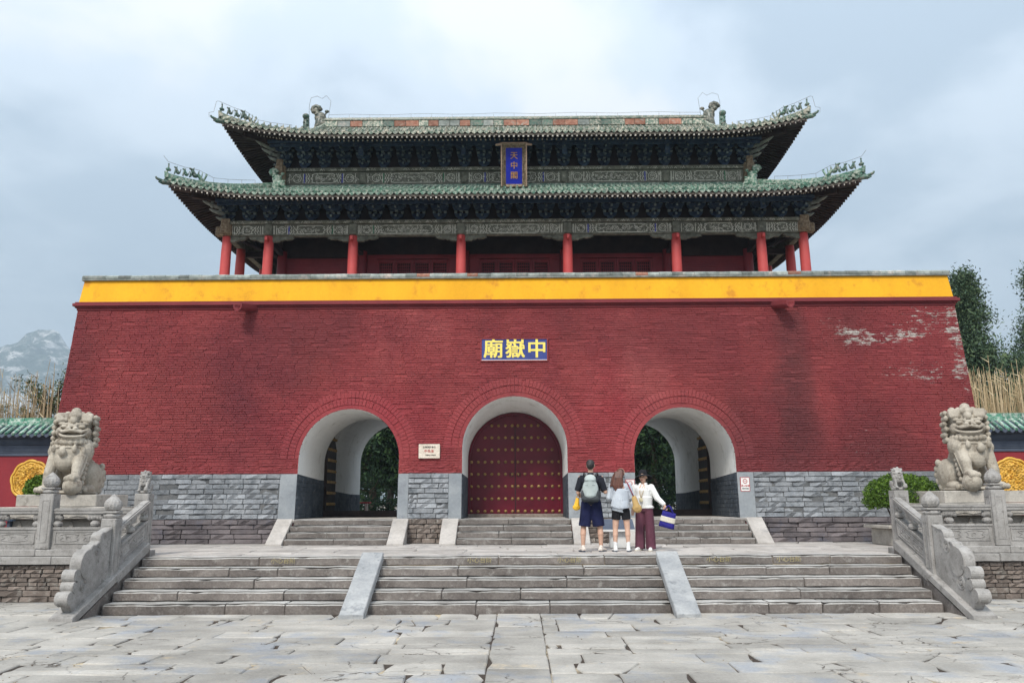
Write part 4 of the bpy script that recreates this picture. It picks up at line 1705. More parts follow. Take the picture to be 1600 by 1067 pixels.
# cornice, parapet, parapet cap
m = MB()
yc = wallY(Z1)
for (z0, z1, p) in ((6.56, 6.615, .02), (6.62, 6.655, .055), (6.66, 6.735, .10), (6.74, 6.775, .06)):
    m.cbox(TX - HW1 - p, TX + HW1 + p, yc - p, BACK, z0, z1, .008)
m.build('cornice', M_cornice, tower)
py0, py1 = yc + .02, yc + .07
m = MB()
q0, q1 = HW1 + .0, HW1 - .07
m.hexa([(TX - q0, py0, 6.776), (TX + q0, py0, 6.776), (TX + q0, py0 + .5, 6.776), (TX - q0, py0 + .5, 6.776),
        (TX - q1, py1, 7.35), (TX + q1, py1, 7.35), (TX + q1, py0 + .45, 7.35), (TX - q1, py0 + .45, 7.35)])
for s_ in (-1, 1):
    a, b = sorted((TX + s_ * q1, TX + s_ * (q1 - .4)))
    m.box(a, b, py0 + .4, 27.5, 6.776, 7.35)
m.box(TX - q1, TX + q1, 27.2, 27.6, 6.776, 7.37)
m.build('parapet', M_yellow, tower)
cap = part_empty('parapet_cap', tower, (TX, 20.6, 7.38))
m = MB()
m.cbox(TX - q1 - .05, TX + q1 + .05, py1 - .06, py1 + .46, 7.352, 7.394, .006)
m.build('cap_course', M_cap, cap)
x = TX - q1 - .04
while x < TX + q1:
    w = R.uniform(.26, .34)
    b = min(x + w, TX + q1 + .04)
    m = MB()
    y0 = py1 - .05
    hh = R.uniform(-.004, .006)
    prf = [(y0 - .015, 7.397), (y0 - .02, 7.455 + hh), (y0 + .04, 7.495 + hh), (y0 + .2, 7.52 + hh), (y0 + .40, 7.48), (y0 + .46, 7.397)]
    m.prism(prf, 'x', x + .003, b - .003)
    o = m.build('cap_tile', M_orange if R.random() < .06 else M_cap, cap)
    x += w
m = MB()
m.box(TX - HW1, TX + HW1, py0 + .3, 27.3, 6.70, 6.79)
m.build('roof_terrace', M_pave2, tower)

# rain spouts
for sx in (-6.84, 6.56):
    m = MB()
    dx = .14 if sx < 0 else -.14
    p0, p1 = Vector((sx + dx, yc + .1, 6.60)), Vector((sx - dx * .9, yc - .50, 6.50))
    d = (p1 - p0).normalized()
    u = Vector((1, 0, 0)); w_ = d.cross(u).normalized(); u = w_.cross(d)
    sec = [(cos(t), sin(t)) for t in [radians(200 + 140 * k / 8) for k in range(9)]]
    vs = []
    for p in (p0, p1):
        vs += [p + u * a * .135 + Vector((0, 0, 1)) * b * .14 + Vector((0, 0, .05)) for a, b in [(-1.02, .35)] + sec + [(1.02, .35)]]
        vs += [p + u * a * .10 + Vector((0, 0, 1)) * b * .105 + Vector((0, 0, .05)) for a, b in [(1.02, .35)] + sec[::-1] + [(-1.02, .35)]]
    L = len(vs) // 2
    m.add(vs, [(i, (i + 1) % L, (i + 1) % L + L, i + L) for i in range(L)] + [tuple(range(L)), tuple(range(2 * L - 1, L - 1, -1))])
    m.build('rain_spout', M_cornice, tower)

# ------------------------------------------------------------------ steps up to the three passages
def inner_stairs(x0, x1, lab, broken=False):
    st = thing('gate_steps', lab, 'steps', ((x0 + x1) / 2, 19.1, H), group='steps up to the passages')
    rh = (SILL - H) / 4
    for i in range(4):
        y0 = 19.06 + i * .26
        x = x0
        while x < x1 - .01:
            w = R.uniform(.5, 1.4)
            e_ = x + w if x1 - (x + w) > .35 else x1
            m = MB()
            m.rough(x + .003, e_ - .003, y0 + R.uniform(-.008, .008), y0 + .32, H + rh * i + .002, H + rh * (i + 1) - R.uniform(0, .006), seg=.16, amp=.010, seed=R.random() * 40, rnd=.010, nose=.022)
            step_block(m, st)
            x = e_
    m = MB()
    for i in range(4):
        m.box(x0, x1, 19.1 + i * .26, 20.1, H + rh * i - .02, H + rh * (i + 1) - .03)
    m.build('mortar_bed', M_palemortar, st)
    for s_, (a, b) in ((-1, (x0 - .38, x0 - .01)), (1, (x1 + .01, x1 + .38))):
        m = MB()
        sloped_slab(m, a, b, 18.93, H + .03, 19.80, SILL + .01, .10, seg=6, amp=.005, seed=a)
        m.prism([(19.06, H - .02), (19.9, H - .02), (19.9, SILL - .05), (19.78, SILL - .10)], 'x', a + .03, b - .03)
        m.build('side_ramp', M_pave2, st)


inner_stairs(-5.34, -3.00, 'four worn steps up to the left open passage')
inner_stairs(-1.44, 1.19, 'four worn steps up to the closed maroon door')
inner_stairs(2.75, 5.28, 'four chipped steps up to the right open passage')

# ------------------------------------------------------------------ boards and plaques on the wall
nb = thing('name_board', 'blue name board with three large yellow characters set above the middle arch', 'sign', (TX, 20.2, 5.2))
m = MB(); m.box(-.93, .69, 20.20, 20.30, 5.20, 5.735); m.build('board', M_signblue, nb)
m = MB()
for (a, b, c, d) in ((-.965, .725, 5.735, 5.77), (-.965, .725, 5.17, 5.20), (-.965, -.93, 5.20, 5.735), (.69, .725, 5.20, 5.735)):
    m.box(a, b, 20.185, 20.3, c, d)
m.build('reveal', M_red, nb)
m = MB(); m.box(-.93, .69, 20.185, 20.21, 5.20, 5.213); m.build('sill_line', M_whitepaint, nb)
for ch_, x in (('廟', -.64), ('嶽', -.10), ('中', .44)):
    text(ch_, .50, (x, 20.195, 5.462), M_signyel, nb, name='character')
    for k_, (ox, oz) in enumerate(((-.011, .007), (.011, .006), (.010, -.008), (-.010, -.007))):
        text(ch_, .50, (x + ox, 20.195 + .0006 * (k_ + 1), 5.462 + oz), M_signyel, nb, name='character')

mp = thing('stone_plaque', 'small pale stone plaque on the red wall left of the maroon door', 'plaque', (-2.17, 19.95, 2.78))
m = MB(); m.cbox(-2.43, -1.92, 19.955, 20.02, 2.785, 3.125, .008); m.build('panel', M_marble, mp)
text('文物保护单位', .052, (-2.175, 19.952, 3.05), M_blackink, mp, sx=1.0)
text('中岳庙', .078, (-2.18, 19.952, 2.955), M_redink, mp, sx=1.0)
text('河南省人民政府', .036, (-2.14, 19.952, 2.86), M_blackink, mp)

def notice(x, z, y, lab):
    ns = thing('notice_sign', lab, 'sign', (x, y, z), group='small white notices beside the right passage')
    w, h = .11, .165
    m = MB(); m.cbox(x - w, x + w, y - .012, y + .01, z - h, z + h, .003); m.build('border', M_redink, ns)
    m = MB(); m.cbox(x - w + .012, x + w - .012, y - .016, y - .010, z - h + .012, z + h - .012, .001); m.build('panel', M_whitepaint, ns)
    m = MB()
    m.tube([(x + .048 * cos(t), y - .018, z + .075 + .048 * sin(t)) for t in [2 * pi * k / 20 for k in range(20)]], .007, 4, True)
    m.box(x - .035, x + .035, y - .0205, y - .0175, z + .066, z + .074)
    m.build('symbol', M_redink, ns)
    text('禁止吸烟', .048, (x, y - .019, z - .035), M_redink, ns)
    text('请勿吸烟', .040, (x, y - .019, z - .10), M_blackink, ns)


notice(5.345, 2.14, wallY(2.14) - .022, 'small white notice with red print on the grey pier right of the right passage')
notice(2.62, 2.10, wallY(2.1) - .022, 'small white notice behind the woman in the black hat')

# ------------------------------------------------------------------ timber hall on the tower
hall = thing('timber_hall', 'double-eaved timber hall with green tiled roofs and red columns on top of the tower', 'pavilion', (TX, 26, 6.79))
YC = 26.0
FL = 6.79
CX = [-8.24, -7.03, -4.61, -1.52, 1.52, 4.61, 7.03, 8.24]
YF = 22.6
SY = [22.6, 23.8, 26.0, 28.2, 29.4]
colmesh = MB()
colmesh.lathe([(.150, 0), (.148, .6), (.138, 2.0), (.126, 2.45)], n=20)
colm = colmesh.mesh('column', M_col, True)
base = MB()
base.lathe([(.22, 0), (.23, .05), (.18, .1), (.155, .11)], n=20)
basem = base.mesh('column_base', M_ped, True)
spots = [(x, YF) for x in CX] + [(s_ * 8.24, y) for s_ in (-1, 1) for y in SY[1:]] + [(x, 29.4) for x in CX[1:-1]]
for (x, y) in spots:
    lean = -.02 * (1 if x > 5 else -1 if x < -5 else 0)
    c = put(colm, 'column', hall, loc=(TX + x - lean * 1.2, y, FL), rot=(0, lean * .6, 0))
    put(basem, 'column_base', c, loc=(TX + x, y, FL))
    if y == YF and abs(x) < 8:
        m = MB(); m.box(TX + x - .035, TX + x + .035, y - .30, y - .1, 9.06, 9.17); m.build('tenon', M_col, c)

# painted beams with their faded pattern
def pattern(m, mb, mg, x0, x1, z0, z1, y, rnd):
    """pale outlines of the painted panels, laid on the beam face"""
    W = x1 - x0
    hz = z1 - z0
    cz = (z0 + z1) / 2
    w = .013
    def line(pts, w=w, mm=None, closed=False):
        mm = mm or m
        n = len(pts)
        for i in range(n if closed else n - 1):
            a, b = pts[i], pts[(i + 1) % n]
            dx, dz = b[0] - a[0], b[1] - a[1]
            L = sqrt(dx * dx + dz * dz) or 1
            nx_, nz_ = -dz / L * w / 2, dx / L * w / 2
            ex, ez = dx / L * w * .3, dz / L * w * .3
            mm.add([(a[0] - nx_ - ex, y, a[1] - nz_ - ez), (b[0] - nx_ + ex, y, b[1] - nz_ + ez), (b[0] + nx_ + ex, y, b[1] + nz_ + ez), (a[0] + nx_ - ex, y, a[1] + nz_ - ez)], [(0, 1, 2, 3)])
    h = hz * .38
    for s_ in (-1, 1):
        e = x0 if s_ < 0 else x1
        d = -s_
        for k in (.03, .055, .11):
            if rnd.random() < .85:
                line([(e + d * k, cz - h), (e + d * k, cz + h)])
        p = .16
        if W > 1.6:
            r = h * .85
            c = e + d * (p + r)
            line([(c + r * cos(2 * pi * q / 14), cz + r * sin(2 * pi * q / 14)) for q in range(14)], closed=True)
            line([(c + r * .6 * cos(2 * pi * q / 10), cz + r * .6 * sin(2 * pi * q / 10)) for q in range(10)], w=.007, closed=True)
            p += 2 * r + .06
            line([(e + d * p, cz - h), (e + d * p, cz + h)])
            if rnd.random() < .6:
                mm = mb if rnd.random() < .6 else mg
                a, b = sorted((e + d * (p + .02), e + d * (p + .055)))
                mm.add([(a, y, cz - h), (b, y, cz - h), (b, y, cz + h), (a, y, cz + h)], [(0, 1, 2, 3)])
            p += .08
        for k in range(2):
            q = p + k * .07
            line([(e + d * q, cz - h), (e + d * (q + .045), cz - h * .45), (e + d * (q + .005), cz), (e + d * (q + .045), cz + h * .45), (e + d * q, cz + h)])
        p += .16
        if s_ < 0:
            pl_ = x0 + p
        else:
            pr_ = x1 - p
    if pr_ - pl_ > .3:
        a, b = pl_, pr_
        line([(a, cz), (a + .05, cz + h * .4), (a + .03, cz + h * .8), (a + .12, cz + h), (b - .12, cz + h), (b - .03, cz + h * .8), (b - .05, cz + h * .4), (b, cz),
              (b - .05, cz - h * .4), (b - .03, cz - h * .8), (b - .12, cz - h), (a + .12, cz - h), (a + .03, cz - h * .8), (a + .05, cz - h * .4)], closed=True)
        n = int((b - a - .3) / .05)
        for i in range(n):
            xx = a + .17 + .05 * i + rnd.uniform(-.01, .01)
            r = rnd.uniform(.02, .05)
            t0 = rnd.uniform(0, 6)
            zz = cz + rnd.uniform(-.4, .4) * h
            line([(xx + r * (1 - q / 9) * cos(t0 + q * .8), zz + r * (1 - q / 9) * sin(t0 + q * .8)) for q in range(8)], w=.010)
    # scattered remains of paint scrolls over the rest
    for i in range(int(W * 44)):
        xx = x0 + rnd.random() * W
        r = rnd.uniform(.012, .03)
        t0 = rnd.uniform(0, 6)
        zz = cz + rnd.uniform(-.9, .9) * h
        line([(xx + r * cos(t0 + q * .9), zz + r * sin(t0 + q * .9)) for q in range(rnd.randint(3, 6))], w=.009)


def beam_bay(parent, x0, x1, y, z0, z1, z2, yd=.22, rnd=R):
    """architrave z0-z1 and the thinner plate above it z1-z2"""
    m = MB(); m.cbox(x0, x1, y - .09, y + .1, z0, z1, .015)
    b = m.build('architrave', M_beam, parent)
    a_, b_, c_ = MB(), MB(), MB()
    pattern(a_, b_, c_, x0 + .12, x1 - .12, z0 + .01, z1 - .01, y - .0935, rnd)
    a_.build('painted_pattern', M_beamline, b, kind='stuff')
    if b_.v: b_.build('blue_paint', M_blueline, b)
    if c_.v: c_.build('green_paint', M_greenline, b)
    m = MB(); m.cbox(x0, x1, y - .15, y + .15, z1 + .003, z2, .012)
    p = m.build('top_plate', M_beam, parent)
    a_ = MB()
    W = x1 - x0
    for i in range(int(W * 12)):
        xx = x0 + rnd.random() * (W - .06)
        zz = (z1 + z2) / 2
        hh = (z2 - z1) * .35
        a_.tube([(xx, y - .152, zz - hh), (xx + .03, y - .152, zz + hh * rnd.random()), (xx + .06, y - .152, zz - hh)], .005, 3)
    a_.build('painted_pattern', M_beamline, p, kind='stuff')


ZB0, ZB1, ZB2 = 9.235, 9.575, 9.68
for a, b in zip(CX, CX[1:]):
    beam_bay(hall, TX + a + .003, TX + b - .003, YF, ZB0, ZB1, ZB2)
for s_ in (-1, 1):
    for a, b in zip(SY, SY[1:]):
        m = MB(); m.cbox(TX + s_ * 8.24 - .09, TX + s_ * 8.24 + .09, a + .1, b - .003, ZB0, ZB1, .01); m.cbox(TX + s_ * 8.24 - .15, TX + s_ * 8.24 + .15, a + .153, b - .003, ZB1 + .003, ZB2, .01); m.build('side_architrave', M_beam, hall)
# carved head blocks of the columns (corner ones show)
for x in CX:
    m = MB()
    w = .17 if abs(x) > 8 else .12
    m.cbox(TX + x - w, TX + x + w, YF - .175, YF + .12, ZB0 + .01, ZB1 - .01, .02)
    if abs(x) > 8:
        m.cbox(TX + x - .13, TX + x + .13, YF - .22, YF - .17, ZB0 + .05, ZB2 + .05, .02)
        m.cbox(TX + x - .10, TX + x + .10, YF - .25, YF - .22, ZB0 + .12, ZB1 - .08, .02)
        m.cbox(TX + x + (.17 if x > 0 else -.32), TX + x + (.32 if x > 0 else -.17), YF - .1, YF + .1, ZB0 + .02, ZB1 - .04, .03)
    m.build('column_head', M_frame if abs(x) > 8 else M_beam, hall)
# thin dark ledge and pierced brackets under the beams
def sparrow(m, x, y, z, L, s_):
    prof = [(0, 0), (L, 0), (L * .93, -.05), (L * .86, -.085), (L * .62, -.10), (L * .55, -.085), (L * .42, -.125), (L * .34, -.12), (L * .30, -.155), (0, -.16)]
    pts = [(x + s_ * a, z + b) for a, b in prof]
    m.prism(pts if s_ > 0 else pts[::-1], 'y', y - .05, y + .05)
    for i in range(int(L / .035)):
        xx = x + s_ * (.03 + i * .035)
        zz = z - .05 - .02 * sin(i * 2.1)
        r = .022
        m.tube([(xx + r * cos(t), y - .052, zz + r * sin(t)) for t in [i + q * .9 for q in range(5)]], .007, 4)
    m.tube([(a_, y - .052, b_ + .012) for a_, b_ in pts[1:]], .008, 4)


for i, x in enumerate(CX):
    for s_ in (-1, 1):
        j = i + s_
        if j < 0 or j >= len(CX):
            continue
        span = abs(CX[j] - x)
        L = min(.62, span / 2 - .15)
        m = MB()
        sparrow(m, TX + x + s_ * .12, YF, ZB0 - .006, L, s_)
        m.build('sparrow_brace', M_beam, hall)

# inner walls: brick end bays and latticed doors in the three middle bays
YW = 24.0
m = MB()
for (a, b) in ((-7.03, -4.61), (4.61, 7.03)):
    m.box(TX + a + .13, TX + b - .13, YW - .02, YW + .1, FL, 9.0)
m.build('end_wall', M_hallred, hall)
ew = MB()
for (a, b) in ((-7.03, -4.61), (4.61, 7.03)):
    z = 7.0
    while z < 8.95:
        ew.cbox(TX + a + .14, TX + b - .14, YW - .03, YW, z, z + .058, .005)
        z += .066
ew.build('brick_course_run', M_hallred, hall, kind='stuff')
m = MB()
m.box(TX - 7.03, TX + 7.03, YW - .035, YW + .12, 9.02, 9.9)
m.box(TX - 4.6, TX + 4.6, YW + .06, YW + .12, FL, 9.02)
for x in (-7.03, 7.03):
    m.box(TX + x - .06, TX + x + .06, YW + .12, 28.2, FL, 9.9)
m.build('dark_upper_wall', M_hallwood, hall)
m = MB()
m.box(TX - 8.2, TX + 8.2, YF + .1, 29.4, 10.1, 10.14)
m.build('ceiling_boards', M_hallwood, hall)
for x in CX[1:-1]:
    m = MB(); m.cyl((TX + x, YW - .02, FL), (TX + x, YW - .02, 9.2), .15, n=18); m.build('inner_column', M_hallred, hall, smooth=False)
    m = MB(); m.cbox(TX + x - .06, TX + x + .06, YF + .1, YW, 9.05, 9.22, .01); m.build('tie_beam', M_hallwood, hall)
for s_ in (-1, 1):
    # diagonal and side ties seen at the corner bays
    m = MB(); m.tube([(TX + s_ * 8.2, YF + .05, 9.30), (TX + s_ * 7.1, YW, 9.05)], .06, 6); m.build('tie_beam', M_hallwood, hall)
    m = MB(); m.cbox(TX + s_ * 7.6 - .55, TX + s_ * 7.6 + .55, YW - .06, YW + .06, 9.05, 9.22, .01); m.build('tie_beam', M_hallwood, hall)
lat = MB()
n_ = 6
for i in range(n_ + 1):
    t = i / n_
    lat.box(.0 + .34 * t - .006, .34 * t + .006, -.012, .012, 0, .62)
for i in range(11):
    t = i / 10
    lat.box(0, .34, -.01, .01, .62 * t - .006, .62 * t + .006)
for i in range(5):
    for j in range(9):
        cx_, cz_ = .34 * (i + 1) / 6, .62 * (j + 1) / 10
        lat.tube([(cx_ + .022 * cos(t), -.012, cz_ + .022 * sin(t)) for t in [2 * pi * q / 8 for q in range(8)]], .005, 3, True)
latm = lat.mesh('lattice', M_hallred)
pan = MB()
for (a, b, c, d) in ((0, .06, 0, 2.0), (.44, .50, 0, 2.0), (.06, .44, 1.92, 2.0), (.06, .44, 1.02, 1.12), (.06, .44, 0, 1.02)):
    pan.cbox(a, b, -.03, .03, c, d, .006)
panm = pan.mesh('door_leaf', M_hallred)
for (a, b) in ((-4.61, -1.52), (-1.52, 1.52), (1.52, 4.61)):
    x0 = TX + a + .16
    W = b - a - .32
    m = MB()
    m.box(x0, x0 + .30, YW - .03, YW + .03, FL, 8.97)
    m.box(x0 + W - .30, x0 + W, YW - .03, YW + .03, FL, 8.97)
    m.cbox(x0, x0 + W, YW - .05, YW + .05, 8.97, 9.1, .01)
    m.build('door_surround', M_hallred, hall)
    pitch_ = (W - .6) / 4
    for k in range(4):
        xx = x0 + .3 + pitch_ * k
        sc = pitch_ / .50
        lf = put(panm, 'door_leaf', hall, loc=(xx + .003, YW, FL - .20), scale=(sc * .985, 1, 1.18))
        put(latm, 'lattice', lf, loc=(xx + .08 * sc, YW + .01, FL - .20 + 1.12 * 1.18), scale=(sc, 1, 1.50))

# ---- roofs


class Roof:
    def __init__(s, name, A, B, z0, rz, rf, D, ra, rb, mat, gable=None, pitch=.178):
        s.A, s.B, s.z0, s.rz, s.rf, s.D, s.ra, s.rb, s.mat, s.gable = A, B, z0, rz, rf, D, ra, rb, mat, gable
        s.o = part_empty(name, hall, (TX, YC, z0))
        s.pitch = pitch

    def cf(s, t, half):
        """corner factor: 0 in the middle of an eave, 1 at its end"""
        return max(0.0, 1 - (half - abs(t)) / 3.3) ** 2.1

    def eave(s, side, t, d=0.0, dz=0.0):
        """point of the roof face; side 0 front,1 right,2 back,3 left; t along the eave, d inward"""
        half = s.A if side in (0, 2) else s.B
        c = s.cf(t, half)
        f = max(0.0, 1 - d / 2.6)
        along = t + (1 if t > 0 else -1) * s.rf * c * f
        out = (s.B if side in (0, 2) else s.A) + s.rf * c * f - d
        z = s.z0 + s.ra * d + s.rb * d * d + s.rz * c * f * f + dz
        if side == 0: return Vector((TX + along, YC - out, z))
        if side == 2: return Vector((TX - along, YC + out, z))
        if side == 1: return Vector((TX + out, YC + along, z))
        return Vector((TX - out, YC - along, z))

    def dmax(s, side, t):
        half = s.A if side in (0, 2) else s.B
        h = half - abs(t)
        if s.gable is not None:
            if side in (0, 2):
                return s.D if abs(t) <= s.gable else min(s.D, h)
            return min(s.A - s.gable, h)
        return min(s.D, h)

    def faces(s):
        m = MB()
        for side in range(4):
            half = s.A if side in (0, 2) else s.B
            n = int(half * 2 / .35)
            ts = [-half + 2 * half * i / n for i in range(n + 1)]
            if s.gable and side in (0, 2):
                ts = sorted(ts + [-s.gable, s.gable, -s.gable - .001, s.gable + .001])
            K = 7
            for a, b in zip(ts, ts[1:]):
                da, db = s.dmax(side, a), s.dmax(side, b)
                ga = [s.eave(side, a, da * k / K) for k in range(K + 1)]
                gb = [s.eave(side, b, db * k / K) for k in range(K + 1)]
                m.add(ga + gb, [(k, K + 1 + k, K + 2 + k, k + 1) for k in range(K)])
        m.build('roof_deck', s.mat, s.o)
        # rows of round cover tiles
        m = MB()
        for side in range(4):
            half = s.A if side in (0, 2) else s.B
            n = int(2 * half / s.pitch)
            for i in range(n + 1):
                t = -half + (2 * half) * (i + .5) / (n + 1)
                dm = s.dmax(side, t)
                if dm < .15:
                    continue
                k = max(2, int(dm / .45))
                pts = [s.eave(side, t, dm * q / k, .028) for q in range(k + 1)]
                m.tube(pts, .042, 6)
        m.build('cover_tile_rows', s.mat, s.o, smooth=False, kind='stuff')

    def edge(s):
        capm = MB()
        capm.cyl((0, -.02, 0), (0, .26, .09), .062, .054, 12)
        capm.cyl((0, -.028, -.001), (0, -.018, 0), .034, .044, 12)
        capm.lathe([(.022, .045), (.026, .07), (.018, .095), (.026, .11), (.012, .13), (.003, .14)], (0, .10, .035), 8)
        capme = capm.mesh('cap_tile', s.mat)
        dr = MB()
        w = s.pitch * .5
        pts = [(-w, .03), (-w * .85, -.025), (-w * .5, -.055), (0, -.085), (w * .5, -.055), (w * .85, -.025), (w, .03), (w * .5, .012), (0, .004), (-w * .5, .012)]
        dr.prism([(a, b) for a, b in pts[::-1]], 'y', -.012, .004)
        dr.prism([(-w * .45, -.01), (0, -.06), (w * .45, -.01)][::-1], 'y', -.02, -.011)
        dr.add([(-w, .0, .02), (0, 0, -.014), (w, 0, .02), (-w, .3, .13), (0, .3, .10), (w, .3, .13)], [(0, 1, 4, 3), (1, 2, 5, 4)])
        drme = dr.mesh('drip_tile', s.mat)
        for side in range(4):
            half = s.A if side in (0, 2) else s.B
            n = int(2 * half / s.pitch)
            back = side == 2
            for i in range(n + 1):
                t = -half + (2 * half) * (i + .5) / (n + 1)
                p = s.eave(side, t, 0)
                rz = (0, pi / 2, pi, -pi / 2)[side]
                if back:
                    continue
                c = s.cf(t, half)
                tilt = R.uniform(-.05, .05)
                a = put(capme, 'cap_tile', s.o, loc=(p.x, p.y, p.z + .03 + R.uniform(-.006, .006)), rot=(tilt, 0, rz + R.uniform(-.06, .06)))
                if i < n:
                    t2 = t + (2 * half) * .5 / (n + 1)
                    p = s.eave(side, t2, 0)
                    put(drme, 'drip_tile', s.o, loc=(p.x, p.y, p.z - .005 + R.uniform(-.006, .006)), rot=(R.uniform(-.08, .08), R.uniform(-.05, .05), rz))

    def under(s, inner):
        """boarded soffit, eave board, square flying rafters and round rafters behind them; inner = overhang to the wall plate"""
        m = MB()
        for side in range(4):
            half = s.A if side in (0, 2) else s.B
            n = int(half * 2 / .5)
            ts = [-half + 2 * half * i / n for i in range(n + 1)]
            K = 4
            for a, b in zip(ts, ts[1:]):
                da, db = min(inner + .3, half - abs(a)), min(inner + .3, half - abs(b))
                ga = [s.eave(side, a, .05 + da * k / K, -.128 - .035 * min(1, da * k / K)) for k in range(K + 1)]
                gb = [s.eave(side, b, .05 + db * k / K, -.128 - .035 * min(1, db * k / K)) for k in range(K + 1)]
                m.add(ga + gb, [(k, k + 1, K + 2 + k, K + 1 + k) for k in range(K)])
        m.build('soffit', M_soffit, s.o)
        m = MB()
        for side in range(4):
            half = s.A if side in (0, 2) else s.B
            n = int(half * 2 / .4)
            pts = [s.eave(side, -half + 2 * half * i / n, .045, -.085) for i in range(n + 1)]
            for a, b in zip(pts, pts[1:]):
                d = Vector((0, 0, .045))
                q = (b - a).normalized().cross(Vector((0, 0, 1))) * -.03
                m.hexa([a - d, b - d, b - d + q, a - d + q, a + d * .4, b + d * .4, b + d * .4 + q, a + d * .4 + q])
        m.build('eave_board', M_eave, s.o)
        rf = MB()
        rf.cbox(-.028, .028, 0, 1.0, -.028, .028, .004)
        rfm = rf.mesh('rafter', M_raft)
        en = MB(); en.box(-.0285, .0285, -.002, .012, -.0285, .0285)
        enm = MB(); enm.box(-.0265, .0265, -.003, .004, -.0265, .0265)
        rfm.materials.append(M_raftend)
        # pale painted end: last face group gets the second material
        for p in rfm.polygons:
            if p.normal.y < -.9:
                p.material_index = 1
        rr = MB()
        ends = MB()
        for side in range(4):
            half = s.A if side in (0, 2) else s.B
            n = int(2 * half / .142)
            for i in range(n + 1):
                t = -half + .05 + (2 * half - .1) * i / n
                lim = half - (inner + .0)
                if abs(t) > lim:        # fan towards the hip at the corners
                    k = (abs(t) - lim) / (half - lim)
                    ti = (1 if t > 0 else -1) * (lim - .35 + k * .35)
                    di = inner
                else:
                    ti, di = t, inner
                p0 = s.eave(side, t, .035, -.162)
                p1 = s.eave(side, ti, di, -.20)
                d = p1 - p0
                L = d.length
                q = Vector((0, 1, 0)).rotation_difference(d.normalized())
                if abs(t) <= lim or True:
                    q = d.to_track_quat('Y', 'Z')
                e_ = q.to_euler()
                if side == 2:
                    continue
                put(rfm, 'rafter', s.o, loc=p0, rot=e_, scale=(1, L * .62, 1))
                pa = p0 + d * .52 + Vector((0, 0, -.055))
                pb = p1 + Vector((0, 0, -.05))
                rr.cyl(pa, pb, .034, n=7)
                ends.cyl(pa - d.normalized() * .004, pa, .026, .026, 7)
        rr.build('round_rafter_rows', M_raft, s.o, kind='stuff')
        ends.build('round_rafter_ends', M_raftend, s.o, kind='stuff')
        # hip rafters
        for sx in (-1, 1):
            for sy in (-1,):
                side = 0
                p0 = s.eave(0, sx * s.A, .0, -.16)
                p1 = s.eave(0, sx * (s.A - inner), inner, -.20)
                m = MB()
                d = (p1 - p0).normalized()
                u = d.cross(Vector((0, 0, 1))).normalized() * .06
                v = Vector((0, 0, .075))
                for (a, b, dz) in ((p0 + d * .15, p1, 0), (p0 + d * .75, p1, -.15)):
                    a = a + Vector((0, 0, dz)); b = b + Vector((0, 0, dz))
                    m.hexa([a - u - v, a + u - v, b + u - v, b - u - v, a - u + v, a + u + v, b + u + v, b - u + v])
                m.build('hip_rafter', M_raft, s.o)


def beast_mesh(k, mat):
    m = MB()
    if k == 0:      # rider on a fowl at the ridge end
        m.ell((0, 0, .07), (.05, .08, .05), 8, 6)
        m.ell((-.02, 0, .07), (.03, .03, .03), 6, 4)
        m.cap((0, 0, .08), (0, 0, .18), .03, .022, 6)
        m.ell((0, 0, .225), .026, 8, 5)
    else:
        m.ell((0, .03, .05), (.045, .06, .05), 8, 6)
        m.cap((0, .02, .06), (0, -.02, .14), .042, .034, 8)
        m.cap((0, -.025, .17), (0, -.07, .185), .034, .022, 7)
        m.cap((.022, -.04, .12), (.024, -.06, .0), .017, .016, 5)
        m.cap((-.022, -.04, .12), (-.024, -.06, .0), .017, .016, 5)
        m.cap((0, .08, .05), (0, .085 + .01 * k, .16), .018, .014, 6)
        m.cap((0, -.01, .19), (0, .005, .225), .014, .008, 5)
    return m.mesh('ridge_beast', mat, True)


BE = {}


def ridge(roof, pts, r=.06, mat=None, name='hip_ridge'):
    m = MB()
    P_ = [Vector(p) for p in pts]
    for a, b in zip(P_, P_[1:]):
        d = (b - a).normalized()
        u = d.cross(Vector((0, 0, 1))).normalized() * r
        lo, hi = Vector((0, 0, -.06)), Vector((0, 0, .10))
        m.hexa([a - u + lo, a + u + lo, b + u + lo, b - u + lo, a - u + hi, a + u + hi, b + u + hi, b - u + hi])
        e = u * 1.3
        m.hexa([a - e + Vector((0, 0, .02)), a + e + Vector((0, 0, .02)), b + e + Vector((0, 0, .02)), b - e + Vector((0, 0, .02)), a - e + Vector((0, 0, .04)), a + e + Vector((0, 0, .04)), b + e + Vector((0, 0, .04)), b - e + Vector((0, 0, .04))])
    m.tube([p + Vector((0, 0, .115)) for p in P_], r * .75, 8)
    return m.build(name, mat or roof.mat, roof.o)


